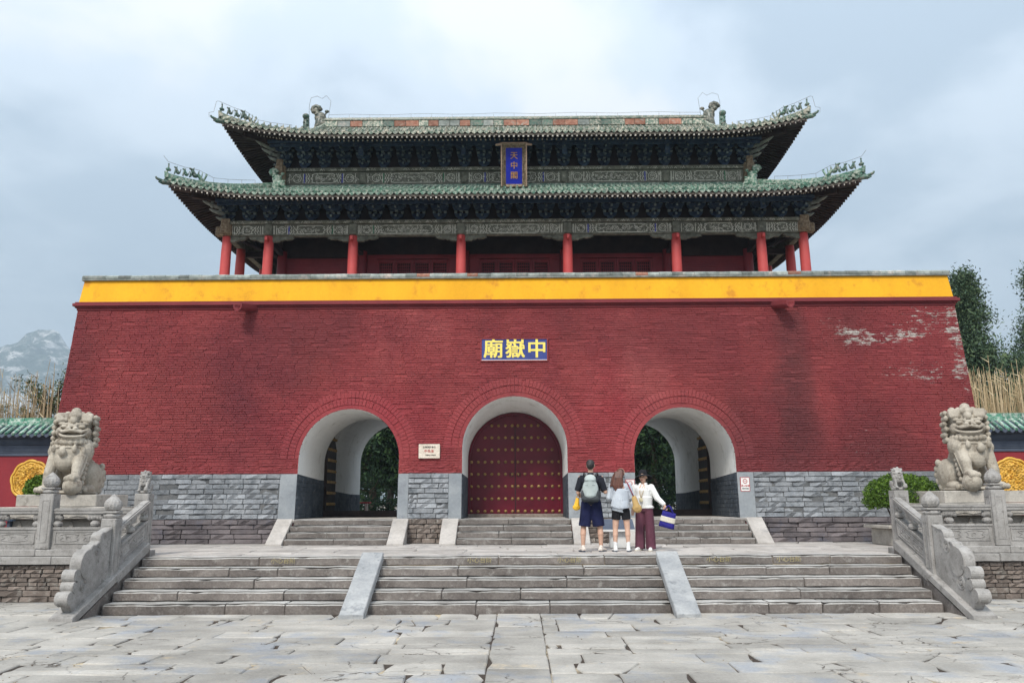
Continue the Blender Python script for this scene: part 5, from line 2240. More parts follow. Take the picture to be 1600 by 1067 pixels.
def corner_dress(roof, d_end, nb_, wire):
    for sx in (-1, 1):
        for front in (True, False):
            side = 0 if front else 2
            sgn = sx if front else -sx
            K = 12
            pts = [roof.eave(side, sgn * (roof.A - d_end * k / K), d_end * k / K, .05) for k in range(K + 1)]
            ridge(roof, pts)
            if not front:
                continue
            tang = (pts[0] - pts[3]); tang.z = 0; tang.normalize()
            ang = math.atan2(tang.x, -tang.y)
            # dragon head that juts out from the corner
            m = MB()
            p = roof.eave(0, sgn * roof.A, 0, -.06)
            f = tang
            up = Vector((0, 0, 1))
            m.cap(p + f * -.08, p + f * .10 + up * -.03, .075, .07, 10)
            m.cap(p + f * .10 + up * -.01, p + f * .27 + up * .03, .055, .035, 8)
            m.cap(p + f * .10 + up * -.07, p + f * .20 + up * -.05, .035, .025, 8)
            m.ell(p + f * .29 + up * .055, (.03, .03, .03), 7, 5)
            m.cap(p + f * .06 + up * .06, p + f * -.02 + up * .13, .025, .012, 6)
            m.build('corner_dragon', M_tileR, roof.o, smooth=True)
            # end block under the first figure
            m = MB()
            p = pts[0]
            m.cyl(p + up * .02, p + up * .19 + f * .04, .07, .05, 8)
            m.build('ridge_end', roof.mat, roof.o)
            for i in range(nb_):
                s_ = .02 + i * .235
                q = pts[0] + (pts[4] - pts[0]).normalized() * s_
                q.z = pts[0].z + (pts[4].z - pts[0].z) * (s_ / (pts[4] - pts[0]).length) + .19 - .012 * sin(i)
                key = (min(i, 1) if i == 0 else 1 + i % 3, roof.mat.name)
                if key not in BE:
                    BE[key] = beast_mesh(key[0], M_tileR)
                if i < nb_ - 1 or True:
                    put(BE[key], 'ridge_beast', roof.o, loc=q, rot=(0, 0, ang), scale=(1, 1, 1) if i < nb_ - 1 else (1.5, 1.5, 1.25))
            # horned beast behind the small figures
            q = pts[0] + (pts[5] - pts[0]) * 0
            s_ = .02 + nb_ * .235
            q = pts[0] + (pts[5] - pts[0]).normalized() * s_
            m = MB()
            b = q + up * .14
            m.cap(b, b + up * .1 + f * .08, .06, .05, 8)
            m.cap(b + up * .1 + f * .08, b + up * .12 + f * .18, .04, .025, 7)
            m.cap(b + up * .1, b + up * .24 - f * .02, .02, .01, 6)
            m.cap(b - f * .06, b - f * .14 + up * .18, .035, .03, 7)
            m.ell(b - f * .13 + up * .2, .03, 7, 5)
            m.build('horned_beast', M_tileU if roof is up_roof else M_tileL, roof.o, smooth=True)
            # lightning wire on short rods
            wpts = []
            m = MB()
            for i in range(7):
                k = i / 6 * 9
                a, b_ = int(k), min(int(k) + 1, K)
                p = pts[a].lerp(pts[b_], k - a)
                hgt = (.34 if i > 0 else .36) if i < 3 else .20 - .01 * i
                tp = p + up * (hgt + .12)
                wpts.append(tp)
                if i > 0 or wire == 'up':
                    m.tube([p + up * .1, tp], .005, 4)
            if wire == 'up':
                p = pts[0]
                wpts = [p + f * .34 + up * -.12, p + f * .36 + up * .02, p + f * .22 + up * .10, p + f * .16 + up * .44, p + f * .10 + up * .48] + wpts[1:]
            else:
                wpts = [wpts[0] + f * .14 + up * .14] + wpts
            m.tube(wpts, .006, 4)
            m.build('lightning_wire', M_wire, roof.o)


low_roof = Roof('lower_roof', 9.42, 4.60, 10.10, .36, .10, 2.32, .40, .022, M_tileL)
up_roof = Roof('upper_roof', 8.42, 3.55, 12.37, .38, .13, 3.55, .35, .045, M_tileU, gable=6.42)
low_roof.faces(); low_roof.edge(); low_roof.under(1.20)
up_roof.faces(); up_roof.edge(); up_roof.under(1.30)
corner_dress(low_roof, 2.3, 4, 'low')
corner_dress(up_roof, 2.0, 4, 'up')

# ridge along the top of the lower roof, against the wall
m = MB()
m.cbox(TX - 7.15, TX + 7.15, 23.62, 23.72, 11.10, 11.215, .01)
m.build('wall_ridge', M_tileL, low_roof.o)
def coil_beast(name, parent, x, y, z, s_, h=.5, mats=None):
    """upright coiled beast: rearing body, curled tail fin and open-mouthed head"""
    m = MB()
    k = h / .5
    m.cap((x, y, z), (x + s_ * .02 * k, y, z + .22 * k), .11 * k, .09 * k, 10)
    m.cap((x + s_ * .02 * k, y, z + .22 * k), (x - s_ * .05 * k, y, z + .34 * k), .08 * k, .06 * k, 8)
    m.cap((x + s_ * .10 * k, y - .02, z + .06 * k), (x + s_ * .22 * k, y - .02, z + .03 * k), .06 * k, .04 * k, 8)
    m.cap((x + s_ * .08 * k, y - .02, z + .16 * k), (x + s_ * .20 * k, y - .02, z + .18 * k), .045 * k, .03 * k, 8)
    cx_, cz_ = x - s_ * .08 * k, z + .40 * k
    m.tube([(cx_ + (.105 - .010 * q) * k * cos(q * .75), y, cz_ + (.105 - .010 * q) * k * sin(q * .75)) for q in range(11)], [.045 * k] * 8 + [.035 * k, .03 * k, .02 * k], 8)
    m.ell((cx_, y, cz_), (.09 * k, .03 * k, .09 * k), 12, 6)
    m.ell((x + s_ * .07 * k, y, z + .10 * k), (.16 * k, .09 * k, .12 * k), 12, 8)
    m.ell((x + s_ * .02 * k, y, z + .24 * k), (.12 * k, .08 * k, .12 * k), 12, 8)
    for q in range(5):
        m.ell((x + s_ * (.10 - .05 * q) * k, y - .05, z + (.08 + .07 * q) * k), (.045 * k, .05 * k, .04 * k), 7, 5)
    m.cap((x + s_ * .06 * k, y, z + .24 * k), (x + s_ * .14 * k, y, z + .34 * k), .025 * k, .015 * k, 6)
    m.ell((x + s_ * .15 * k, y, z + .37 * k), (.05 * k, .03 * k, .035 * k), 7, 5)
    return m.build(name, mats, parent, smooth=True)


for s_ in (-1, 1):
    coil_beast('coil_beast', low_roof.o, TX + s_ * 7.16, 23.38, 11.02, -s_, .62, M_tileL)
    m = MB(); m.cbox(TX + s_ * 7.12 - .16, TX + s_ * 7.12 + .16, 23.55, 23.9, 11.2, 11.83, .03); m.cbox(TX + s_ * 7.12 - .10, TX + s_ * 7.12 + .10, 23.47, 23.56, 11.45, 12.0, .02); m.build('corner_column_head', M_frame, hall)

# upper storey: painted beams and plates
UX = [-7.03, -4.61, -1.52, 1.52, 4.61, 7.03]
for a, b in zip(UX, UX[1:]):
    beam_bay(hall, TX + a + .003, TX + b - .003, 23.8, 11.25, 11.66, 11.78)
for x in UX[1:-1]:
    m = MB(); m.cbox(TX + x - .10, TX + x + .10, 23.66, 23.9, 11.27, 11.64, .03); m.build('column_head', M_beam, hall)
m = MB()
m.box(TX - 7.0, TX + 7.0, 23.92, 23.98, 10.1, 12.9)
m.box(TX - 7.03, TX - 6.97, 23.9, 28.1, 10.1, 12.9)
m.box(TX + 6.97, TX + 7.03, 23.9, 28.1, 10.1, 12.9)
m.build('upper_wall', M_hallwood, hall)
for s_ in (-1, 1):
    m = MB(); m.cbox(TX + s_ * 7.03 - .1, TX + s_ * 7.03 + .1, 23.9, 28.2, 11.25, 11.78, .02); m.build('side_architrave', M_beam, hall)
m = MB()
m.box(TX - 8.1, TX + 8.1, YF + .12, YF + .15, ZB2, 10.35)
for s_ in (-1, 1):
    a, b = sorted((TX + s_ * 8.06, TX + s_ * 8.10)); m.box(a, b, YF + .15, 29.3, ZB2, 10.35)
m.build('bracket_board', M_hallwood, hall)


def bracket_mesh(H_, P_, W_, tiers):
    """stacked corbel bracket: bearing block, crossing arms with small blocks, beaked ends"""
    m = MB()
    late = []
    m.prism([(-.05, 0), (.05, 0), (.085, .05), (.085, .10), (-.085, .10), (-.085, .05)], 'y', -.085, .085)
    z = .09
    th = (H_ - .10) / tiers
    for k in range(tiers):
        w = W_ * (.55 + .45 * ((k + 1) / tiers))
        out = P_ * k / tiers
        for yy in ([0] if k == 0 else [0, -out]):
            pts = [(-w, z + th * .55), (-w * .86, z + th * .22), (-w * .6, z + th * .02), (-.04, z), (.04, z), (w * .6, z + th * .02), (w * .86, z + th * .22), (w, z + th * .55), (w, z + th * .62), (-w, z + th * .62)]
            m.prism(pts, 'y', yy - .028, yy + .028)
            for xx in (-w + .035, w - .035, 0):
                late.append(([(xx - .025, z + th * .62), (xx + .025, z + th * .62), (xx + .042, z + th * .78), (xx + .042, z + th * .98), (xx - .042, z + th * .98), (xx - .042, z + th * .78)], 'y', yy - .042, yy + .042))
        reach = P_ * (k + 1) / tiers
        beak = [(0, z + th * .05), (-reach * .7, z + th * .05), (-reach - .10, z - th * .12), (-reach - .12, z + th * .0), (-reach - .02, z + th * .5), (0, z + th * .6)]
        m.prism([(a, b) for a, b in beak], 'x', -.026, .026)
        late.append(([(-reach + .04 - .042, z + th * .78), (-reach + .04 + .042, z + th * .78), (-reach + .04 + .042, z + th * .98), (-reach + .04 - .042, z + th * .98)], 'x', -.042, .042))
        late.append(([(-reach - .125, z - th * .10), (-reach - .085, z - th * .16), (-reach - .07, z + th * .12), (-reach - .11, z + th * .16)], 'x', -.028, .028))
        z += th
    m.pale = len(m.f)
    for a in late:
        m.prism(*a)
    return m


def place_brackets(zb, xs_, y, H_, P_, tiers, W_=.25):
    bmx = bracket_mesh(H_, P_, W_, tiers)
    me = bmx.mesh('bracket_set', M_brack)
    me.materials.append(M_brack2)
    for p in me.polygons:
        if p.index >= bmx.pale:
            p.material_index = 1
    for i, x in enumerate(xs_):
        put(me, 'bracket_set', hall, loc=(TX + x, y, zb + .002), rot=(0, 0, R.uniform(-.02, .02)))
    return me


def spread(nodes, per):
    out = []
    for (a, b), n in zip(zip(nodes, nodes[1:]), per):
        out += [a + (b - a) * i / (n + 1) for i in range(n + 1)]
    return out + [nodes[-1]]


lx = spread(CX, [1, 3, 4, 4, 4, 3, 1])
lb = place_brackets(ZB2, lx, YF, .50, .34, 2)
ux = spread(UX, [3, 4, 4, 4, 3])
ub_ = place_brackets(11.78, ux, 23.8, .66, .48, 3)
for s_ in (-1, 1):
    for k in range(1, 8):
        put(lb, 'bracket_set', hall, loc=(TX + s_ * 8.24, 22.6 + k * .62, ZB2 + .002), rot=(0, 0, s_ * pi / 2))
    for k in range(1, 6):
        put(ub_, 'bracket_set', hall, loc=(TX + s_ * 7.03, 23.8 + k * .7, 11.782), rot=(0, 0, s_ * pi / 2))
    # corner sets with long upswept beaks along the diagonal
    for (X_, Y_, Z_, n, P_, th) in ((8.24, YF, ZB2, 3, .62, .16), (7.03, 23.8, 11.78, 4, .85, .16)):
        m = MB()
        dd_ = Vector((s_ * .707, -.707, 0))
        o_ = Vector((TX + s_ * X_, Y_, Z_))
        for k in range(n):
            a = o_ + Vector((0, 0, .06 + th * k))
            L = P_ * (k + 1.2) / n
            t_ = a + dd_ * L + Vector((0, 0, -.02 + .03 * k))
            m.tube([a, a + dd_ * L * .6 + Vector((0, 0, .0)), t_, t_ + dd_ * .12 + Vector((0, 0, .035))], [.06, .065, .05, .02], 6)
        m.build('corner_bracket', M_brackpale, hall, smooth=True)
        for k in range(2):
            m = MB()
            a = o_ + dd_ * .25 * (k + 1) + Vector((0, 0, .25 + .12 * k))
            m.cap(a, a + Vector((0, 0, .14)), .06, .035, 7)
            m.build('corner_block', M_brackpale, hall)
# continuous purlins carried by the brackets
m = MB()
m.cyl((TX - 8.5, YF - .34, ZB2 + .545), (TX + 8.5, YF - .34, ZB2 + .545), .06, n=8)
m.box(TX - 8.45, TX + 8.45, YF - .37, YF - .31, ZB2 + .40, ZB2 + .47)
m.cyl((TX - 7.45, 23.8 - .48, 11.78 + .71), (TX + 7.45, 23.8 - .48, 11.78 + .71), .065, n=8)
m.box(TX - 7.4, TX + 7.4, 23.8 - .51, 23.8 - .45, 11.78 + .54, 11.78 + .62)
m.build('purlins', M_brack, hall, kind='stuff')
# blue-green hanging boards over the columns
for (xsn, y, z, h) in ((CX, YF - .40, ZB2 + .18, .34), (UX, 23.8 - .54, 11.78 + .22, .42)):
    for x in xsn:
        if abs(x) < 8 and not (abs(x) > 6.9 and y > 23):
            m = MB(); m.cbox(TX + x - .075, TX + x + .075, y - .02, y + .03, z, z + h, .01); m.build('hanging_board', M_brack, hall)

# top ridge with its dragons, gables and falling ridges
m = MB()
zr = up_roof.z0 + up_roof.ra * 3.55 + up_roof.rb * 3.55 ** 2
m.cbox(TX - 6.45, TX + 6.45, YC - .11, YC + .11, zr - .15, zr + .22, .02)
m.cbox(TX - 6.5, TX + 6.5, YC - .15, YC + .15, zr + .22, zr + .26, .01)
m.tube([(TX - 6.5, YC, zr + .31), (TX + 6.5, YC, zr + .31)], .075, 10)
rd = m.build('top_ridge', M_tileU, up_roof.o)
x = -6.4
while x < 6.3:
    w = R.uniform(.32, .46)
    m = MB(); m.cbox(TX + x, TX + min(x + w, 6.4) - .012, YC - .14, YC - .10, zr + .0, zr + .205, .008)
    m.build('ridge_tile', R.choice((M_orange, M_orange, M_tileU, M_tileU, M_cap, M_tileR)), rd)
    x += w
for s_ in (-1, 1):
    m = MB()
    gz = lambda d: up_roof.z0 + up_roof.ra * d + up_roof.rb * d * d - .03
    gp = [(YC - 3.55 + d, gz(d)) for d in (1.95, 2.3, 2.8, 3.2, 3.55)] + [(YC + 3.55 - d, gz(d)) for d in (3.2, 2.8, 2.3, 1.95)]
    m.add([(TX + s_ * 6.40, a, b) for a, b in gp], [tuple(range(len(gp)))])
    m.build('gable_board', M_red, up_roof.o)
    K = 8
    for fr_ in (-1, 1):
        pts = [(TX + s_ * 6.42, YC + fr_ * (3.55 - d), up_roof.z0 + up_roof.ra * d + up_roof.rb * d * d + .05) for d in [3.5 - (3.5 - 1.25) * k / K for k in range(K + 1)]]
        ridge(up_roof, pts, name='falling_ridge')
        if fr_ < 0:
            p = pts[-1]
            m = MB()
            m.cap((p[0], p[1], p[2] + .0), (p[0], p[1], p[2] + .46), .12, .10, 8)
            m.ell((p[0], p[1] - .06, p[2] + .53), (.11, .12, .09), 10, 6)
            for q in range(5):
                m.ell((p[0] + .05 * (-1) ** q, p[1] - .08, p[2] + .12 + .07 * q), .04, 7, 5)
            m.cap((p[0] - .05, p[1], p[2] + .52), (p[0] - .07, p[1], p[2] + .62), .025, .012, 6)
            m.cap((p[0] + .05, p[1], p[2] + .52), (p[0] + .07, p[1], p[2] + .62), .025, .012, 6)
            m.build('crouching_beast', M_tileR, up_roof.o, smooth=True)
    # owl-tailed dragon swallowing the ridge end
    o = coil_beast('ridge_dragon', up_roof.o, TX + s_ * 6.62, YC, zr + .0, -s_, .84, M_drag)
    m = MB()
    X0 = TX + s_ * 6.62
    m.tube([(X0 - .34 * s_, YC - .1, zr + .35), (X0 - .40 * s_, YC - .1, zr + .95), (X0 - .24 * s_, YC - .1, zr + 1.16), (X0 - .1 * s_, YC - .1, zr + 1.05), (X0 + .08 * s_, YC - .1, zr + 1.14), (X0 + .28 * s_, YC - .1, zr + 1.08), (X0 + .33 * s_, YC - .1, zr + .8), (X0 + .32 * s_, YC - .1, zr + .3)], .007, 4)
    m.build('lightning_wire', M_wire, up_roof.o)
m = MB()
m.tube([(TX - 6.3 + .7 * i, YC, zr + .50 + .02 * sin(i * 1.7)) for i in range(19)], .006, 4)
for i in range(19):
    m.tube([(TX - 6.3 + .7 * i, YC, zr + .35), (TX - 6.3 + .7 * i, YC, zr + .50)], .005, 4)
m.build('lightning_wire', M_wire, up_roof.o)

# hanging name plaque under the upper eave
pq = thing('hanging_plaque', 'tall blue name plaque with gold characters hung under the upper eave', 'sign', (TX, 23.0, 11.1))
tilt = radians(-17)
Mq = Matrix.Translation((TX + .0, 23.18, 11.13)) @ Matrix.Rotation(-tilt, 4, 'X')
Mq = Matrix.Translation((TX + .0, 23.18, 10.93)) @ Matrix.Rotation(radians(15), 4, 'X')
hw, hh = .24, 1.22
m = MB(); m.box(-hw, hw, 0, .05, .06, hh - .06); m.xf(Mq); m.build('panel', M_plaqblue, pq)
m = MB()
for s_ in (-1, 1):
    a, b = s_ * hw, s_ * (hw + .12)
    m.hexa([(min(a, b), -.0 if s_ > 0 else -.09, 0), (max(a, b), -.09 if s_ > 0 else 0, 0), (max(a, b), .02, 0), (min(a, b), .02, 0),
            (min(a, b), -.0 if s_ > 0 else -.09, hh), (max(a, b), -.09 if s_ > 0 else 0, hh), (max(a, b), .02, hh), (min(a, b), .02, hh)])
    for i in range(16):
        zz = .06 + i * .072
        m.tube([(s_ * (hw + .06) + .035 * cos(t), -.05 - .02 * cos(t) * s_, zz + .03 * sin(t)) for t in [i + q for q in range(5)]], .012, 4)
m.hexa([(-hw - .10, -.09, hh + .0), (hw + .10, -.09, hh), (hw + .10, .02, hh - .10), (-hw - .10, .02, hh - .10), (-hw - .16, -.10, hh + .06), (hw + .16, -.10, hh + .06), (hw + .16, .02, hh + .06), (-hw - .16, .02, hh + .06)])
m.hexa([(-hw, -.07, 0), (hw, -.07, 0), (hw, .02, 0), (-hw, .02, 0), (-hw, .0, .08), (hw, 0, .08), (hw, .02, .08), (-hw, .02, .08)])
m.xf(Mq); m.build('carved_frame', M_frame, pq)
m = MB()
for s_ in (-1, 1):
    m.cbox(s_ * (hw + .13) - .016, s_ * (hw + .13) + .016, -.115, -.075, 0, hh + .02, .005)
    m.cap((s_ * (hw + .15), -.08, hh + .015), (s_ * (hw + .27), -.07, hh + .0), .045, .035, 8)
m.cbox(-hw - .15, hw + .15, -.12, -.09, hh + .035, hh + .065, .005)
m.xf(Mq); m.build('frame_edge', M_frameedge, pq)
for i, ch_ in enumerate('天中閣'):
    lz = hh - .32 - i * .29
    p = Mq @ Vector((0, -.006, lz))
    text(ch_, .23, p, M_plaqgold, pq, name='character', rot=(pi / 2 + radians(15), 0, 0), extrude=.004)
    p = Mq @ Vector((.006, -.007, lz + .004))
    text(ch_, .23, p, M_plaqgold, pq, name='character', rot=(pi / 2 + radians(15), 0, 0), extrude=.004)

# ------------------------------------------------------------------ side walls with green tiled copings
for side, where in ((-1, 'left'), (1, 'right')):
    wl_ = thing('side_wall', 'dark red wall with green tiled coping running %s from the tower' % where, 'wall', (side * 14, 20.9, H), group='side walls')
    xa, xb = sorted((side * 11.2, side * 18))
    Y0 = 20.75
    m = MB(); m.box(xa, xb, Y0, Y0 + .5, H - .03, 2.93); m.build('wall_face', M_redplain, wl_)
    m = MB()
    for (z0, z1, p) in ((2.93, 3.02, .03), (3.02, 3.05, .05), (3.055, 3.20, .035), (3.205, 3.235, .07), (3.24, 3.36, .05), (3.365, 3.42, .10)):
        m.cbox(xa, xb, Y0 - p, Y0 + .5 + p, z0, z1, .006)
    m.build('cornice_band', M_bluegrey, wl_)
    m = MB()
    m.hexa([(xa, Y0 - .30, 3.42), (xb, Y0 - .30, 3.42), (xb, Y0 + .8, 3.42), (xa, Y0 + .8, 3.42), (xa, Y0 + .10, 3.70), (xb, Y0 + .10, 3.70), (xb, Y0 + .4, 3.70), (xa, Y0 + .4, 3.70)])
    m.build('coping_bed', M_bluegrey, wl_)
    ct = MB()
    pts = [(0, -.34, 3.455), (0, -.1, 3.60), (0, .14, 3.74)]
    ct.tube(pts, .045, 8)
    ct.cyl((0, -.345, 3.452), (0, -.352, 3.448), .036, n=10)
    ctm = ct.mesh('cover_tile', M_walltile)
    dt = MB()
    dt.prism([(-.085, .0), (-.05, -.05), (0, -.085), (.05, -.05), (.085, .0)], 'y', -.012, .0)
    dtm = dt.mesh('drip_tile', M_bluegrey)
    n = int(4.2 / .185)
    for i in range(n):
        x = side * (11.45 + .185 * i)
        put(ctm, 'cover_tile', wl_, loc=(x, Y0, R.uniform(-.005, .005)), rot=(0, 0, 0))
        put(dtm, 'drip_tile', wl_, loc=(x + .0925, Y0 - .32, 3.45))
    x = 11.3
    while x < 16:
        w = R.uniform(.40, .5)
        a, b = sorted((side * x, side * (x + w - .012)))
        m = MB()
        m.prism([(Y0 + .09, 3.71), (Y0 + .09, 3.80), (Y0 + .13, 3.82), (Y0 + .13, 3.90), (Y0 + .37, 3.90), (Y0 + .41, 3.71)], 'x', a, b)
        m.build('ridge_tile', M_walltile if R.random() < .8 else M_cap, wl_)
        x += w
    # gilded cloud-dragon roundel on the wall
    cx_, cz_ = (-12.17, 2.33) if side < 0 else (12.13, 2.28)
    md_ = thing('gold_roundel', 'scalloped gilded relief medallion on the red wall %s of the tower' % where, 'relief', (cx_, Y0, cz_), group='gilded medallions on the side walls')
    def rad(t):
        return .47 * (1 + .055 * abs(sin(4.5 * t + .4)) - .02)
    m = MB()
    nu, nv = 150, 40
    def f(u, v):
        t = 2 * pi * u
        r = rad(t) * v * .93
        x_, z_ = r * cos(t), r * sin(t)
        sw = noise.noise(Vector((x_ * 7, z_ * 7, 4)))
        sw2 = noise.noise(Vector((x_ * 13 + 4, z_ * 13, 8)))
        hgt = .03 + .045 * abs(sin(15 * sw + 4 * v)) * min(1, (1.02 - v) * 6) + .045 * max(0, 1 - abs(sw2) * 7)
        return (cx_ + x_, Y0 - hgt, cz_ + z_)
    m.grid(f, nu, nv)
    m.build('relief_panel', M_gold, md_, smooth=True)
    m = MB()
    m.tube([(cx_ + rad(t) * cos(t), Y0 - .05, cz_ + rad(t) * sin(t)) for t in [2 * pi * k / 90 for k in range(90)]], .032, 6, True)
    m.tube([(cx_ + rad(t) * .86 * cos(t), Y0 - .06, cz_ + rad(t) * .86 * sin(t)) for t in [2 * pi * k / 90 for k in range(90)]], .018, 6, True)
    m.build('rim', M_gold, md_, smooth=True)

# ------------------------------------------------------------------ trees, shrubs, reeds
def leaves(m, pts, size, rnd, asp=2.2, up=.3):
    for p in pts:
        d = Vector((rnd.gauss(0, 1), rnd.gauss(0, 1), rnd.gauss(0, 1) + up))
        d.normalize()
        u = d.orthogonal().normalized()
        u = Matrix.Rotation(rnd.uniform(0, 6.28), 3, d) @ u
        L = size * rnd.uniform(.6, 1.4)
        w = L / asp
        a = p - u * w * .5
        b = p + u * w * .5
        m.add([a, b, p + d * L], [(0, 1, 2)])


def limb(m, pts, r0, r1, n=6):
    k = len(pts)
    m.tube(pts, [r0 + (r1 - r0) * i / (k - 1) for i in range(k)], n)


def conifer(name, label, x, y, z, h, r, nl, mat, seed, group, base=.12, size=.16, droop=0.1, top=1.0, clumps=70):
    rnd = random.Random(seed)
    t = thing(name, label, 'tree', (x, y, z), group=group)
    m = MB()
    limb(m, [(x + .08 * sin(i * 1.3), y + .06 * cos(i), z + h * .93 * i / 6) for i in range(7)], h * .018 + .04, .02)
    br = []
    for i in range(clumps):
        k = base + (1 - base) * ((i + rnd.random()) / clumps)
        rr = r * (1 - k) ** .62 * (1.0 if k > .25 else .8 + k) * rnd.uniform(.55, 1.12) + .12
        a = rnd.uniform(0, 2 * pi)
        c = Vector((x + rr * cos(a), y + rr * sin(a), z + h * k + rnd.uniform(-.1, .3)))
        s0 = Vector((x, y, z + h * max(.05, k - .06)))
        limb(m, [s0, s0.lerp(c, .5) + Vector((0, 0, -.05)), c], .025 + .02 * (1 - k), .008, 4)
        br.append((s0, c, rr, k))
    m.build('trunk', M_bark, t)
    m = MB()
    per = nl // clumps
    for s0, c, rr, k in br:
        ps = []
        cr = (.34 + .22 * (1 - k)) * r / 1.3
        for q in range(per):
            f_ = rnd.random() ** .6
            o_ = s0.lerp(c, .35 + .65 * f_)
            g_ = Vector((rnd.gauss(0, 1), rnd.gauss(0, 1), rnd.gauss(0, .9))) * cr * .42
            ps.append(o_ + g_)
        leaves(m, ps, size, rnd, 2.4, .5)
    m.build('crown', mat, t)
    return t


conifer('cypress_tree', 'tall dark cypress rising just right of the tower', 16.6, 30, 1.3, 8.7, 1.65, 42000, M_leafdark, 3, 'trees right of the tower', size=.12, clumps=130)
conifer('cypress_tree', 'dark cypress at the right edge, its top cut by the photo border', 20.7, 32, 1.3, 9.6, 1.9, 42000, M_leafdark, 5, 'trees right of the tower', size=.115, clumps=130)
conifer('cypress_tree', 'lower bushy cypress filling the gap between the two tall ones', 18.7, 31, 1.3, 5.7, 1.9, 20000, M_leafdark, 8, 'trees right of the tower', size=.105, clumps=80)
conifer('cypress_tree', 'short cypress half hidden by the tower corner', 15.2, 31.5, 1.3, 8.0, 1.2, 11000, M_leafdark, 9, 'trees right of the tower', size=.105, clumps=60)
# grove seen through the passages
gi = 0
for (gx, gy, gh, gr, gs, lab) in ((-6.9, 39, 8.5, 1.9, 21, 'dark grove tree filling the left passage opening'), (-5.3, 43, 9.5, 2.2, 22, 'dark grove tree behind, toward the middle of the left passage'),
                               (-8.9, 42, 9.0, 2.1, 23, 'dark grove tree behind, at the outer side of the left passage'), (-7.3, 47, 10.5, 2.8, 24, 'farthest dark grove tree seen through the left passage'),
                               (6.2, 39, 8.5, 1.9, 25, 'dark grove tree filling the right passage opening'), (8.3, 43, 9.5, 2.2, 26, 'dark grove tree behind, at the outer side of the right passage'),
                               (5.0, 43, 9.0, 2.1, 27, 'dark grove tree behind, toward the middle of the right passage'), (7.0, 47, 10.5, 2.8, 28, 'farthest dark grove tree seen through the right passage')):
    conifer('grove_tree', lab, gx, gy, SILL - .05, gh, gr, 13000, M_leafgrove, gs, 'grove behind the passages', base=.16, size=.24, clumps=80)
m = MB()
rnd = random.Random(5)
for cx_ in (-7, 6.6):
    ps = [Vector((cx_ + rnd.uniform(-4, 4), 50 + rnd.uniform(0, 2), SILL + .3 + rnd.random() ** .8 * 11)) for _ in range(12000)]
    leaves(m, ps, .42, rnd, 1.6)
    ps = [Vector((cx_ + rnd.uniform(-3, 3), 35.5 + rnd.uniform(0, 1.2), SILL + rnd.random() * .55)) for _ in range(2500)]
    leaves(m, ps, .14, rnd, 1.8)
tag(m.build('grove_undergrowth', M_leafgrove, kind='stuff'), 'dark mass of foliage far behind the open passages', 'foliage')
bn = thing('park_bench', 'low red bench seen through the left passage', 'bench', (-6.35, 32.3, SILL))
m = MB(); m.cbox(-6.75, -5.75, 32.1, 32.5, SILL + .36, SILL + .42, .01); m.build('seat', M_redplain, bn)
for x in (-6.6, -5.9):
    m = MB(); m.cbox(x - .04, x + .04, 32.15, 32.45, SILL - .06, SILL + .36, .008); m.build('leg', M_ped, bn)


def shrub(name, label, c, rx, ry, rz, n, mat, size, seed, stem_z, group=None):
    rnd = random.Random(seed)
    t = thing(name, label, 'shrub', (c[0], c[1], stem_z), group=group)
    m = MB()
    for i in range(9):
        a = rnd.uniform(0, 6.28)
        k = rnd.uniform(.3, .8)
        e_ = Vector((c[0] + rx * k * cos(a), c[1] + ry * k * sin(a), c[2] - rz * .2))
        b = Vector((c[0] + .06 * cos(a) - .05, c[1] + .05 * sin(a), stem_z))
        limb(m, [b, b.lerp(e_, .5) + Vector((rnd.uniform(-.06, .06), 0, .03)), e_], .028, .01, 6)
    m.build('stems', M_bark, t)
    m = MB()
    ps = []
    for q in range(n):
        v = Vector((rnd.gauss(0, 1), rnd.gauss(0, 1), rnd.gauss(0, 1))).normalized()
        if v.z < -.45:
            v.z *= .4
        bump_ = 1 + .10 * noise.noise(v * 3.1 + Vector((seed, 0, 0))) + .05 * noise.noise(v * 8)
        k = bump_ * (1 - .35 * rnd.random() ** 1.6)
        zz = c[2] + rz * v.z * k
        ps.append(Vector((c[0] + rx * v.x * k, c[1] + ry * v.y * k, zz)))
    leaves(m, ps, size, rnd, 1.5, .6)
    m.build('foliage', mat, t)
    return t


shrub('round_shrub', 'clipped bright green domed shrub behind the right lion post', (8.28, 18.3, 1.80), .80, .72, .52, 15000, M_leafshrub, .045, 31, .98)
shrub('juniper_shrub', 'small ragged green shrub in front of the left gold medallion', (-10.62, 18.5, 2.02), .34, .3, .36, 5000, M_leafshrub, .05, 32, .81)
pt_ = thing('stone_planter', 'low pale stone planter with a projecting rim under the domed shrub', 'planter', (8.2, 18.2, H))
m = MB(); m.cbox(7.78, 9.0, 17.75, 18.85, H, 1.16, .02); m.build('planter_body', M_ped, pt_)
m = MB(); m.cbox(7.66, 9.1, 17.64, 18.95, 1.163, 1.235, .015); m.build('planter_rim', M_ped, pt_)

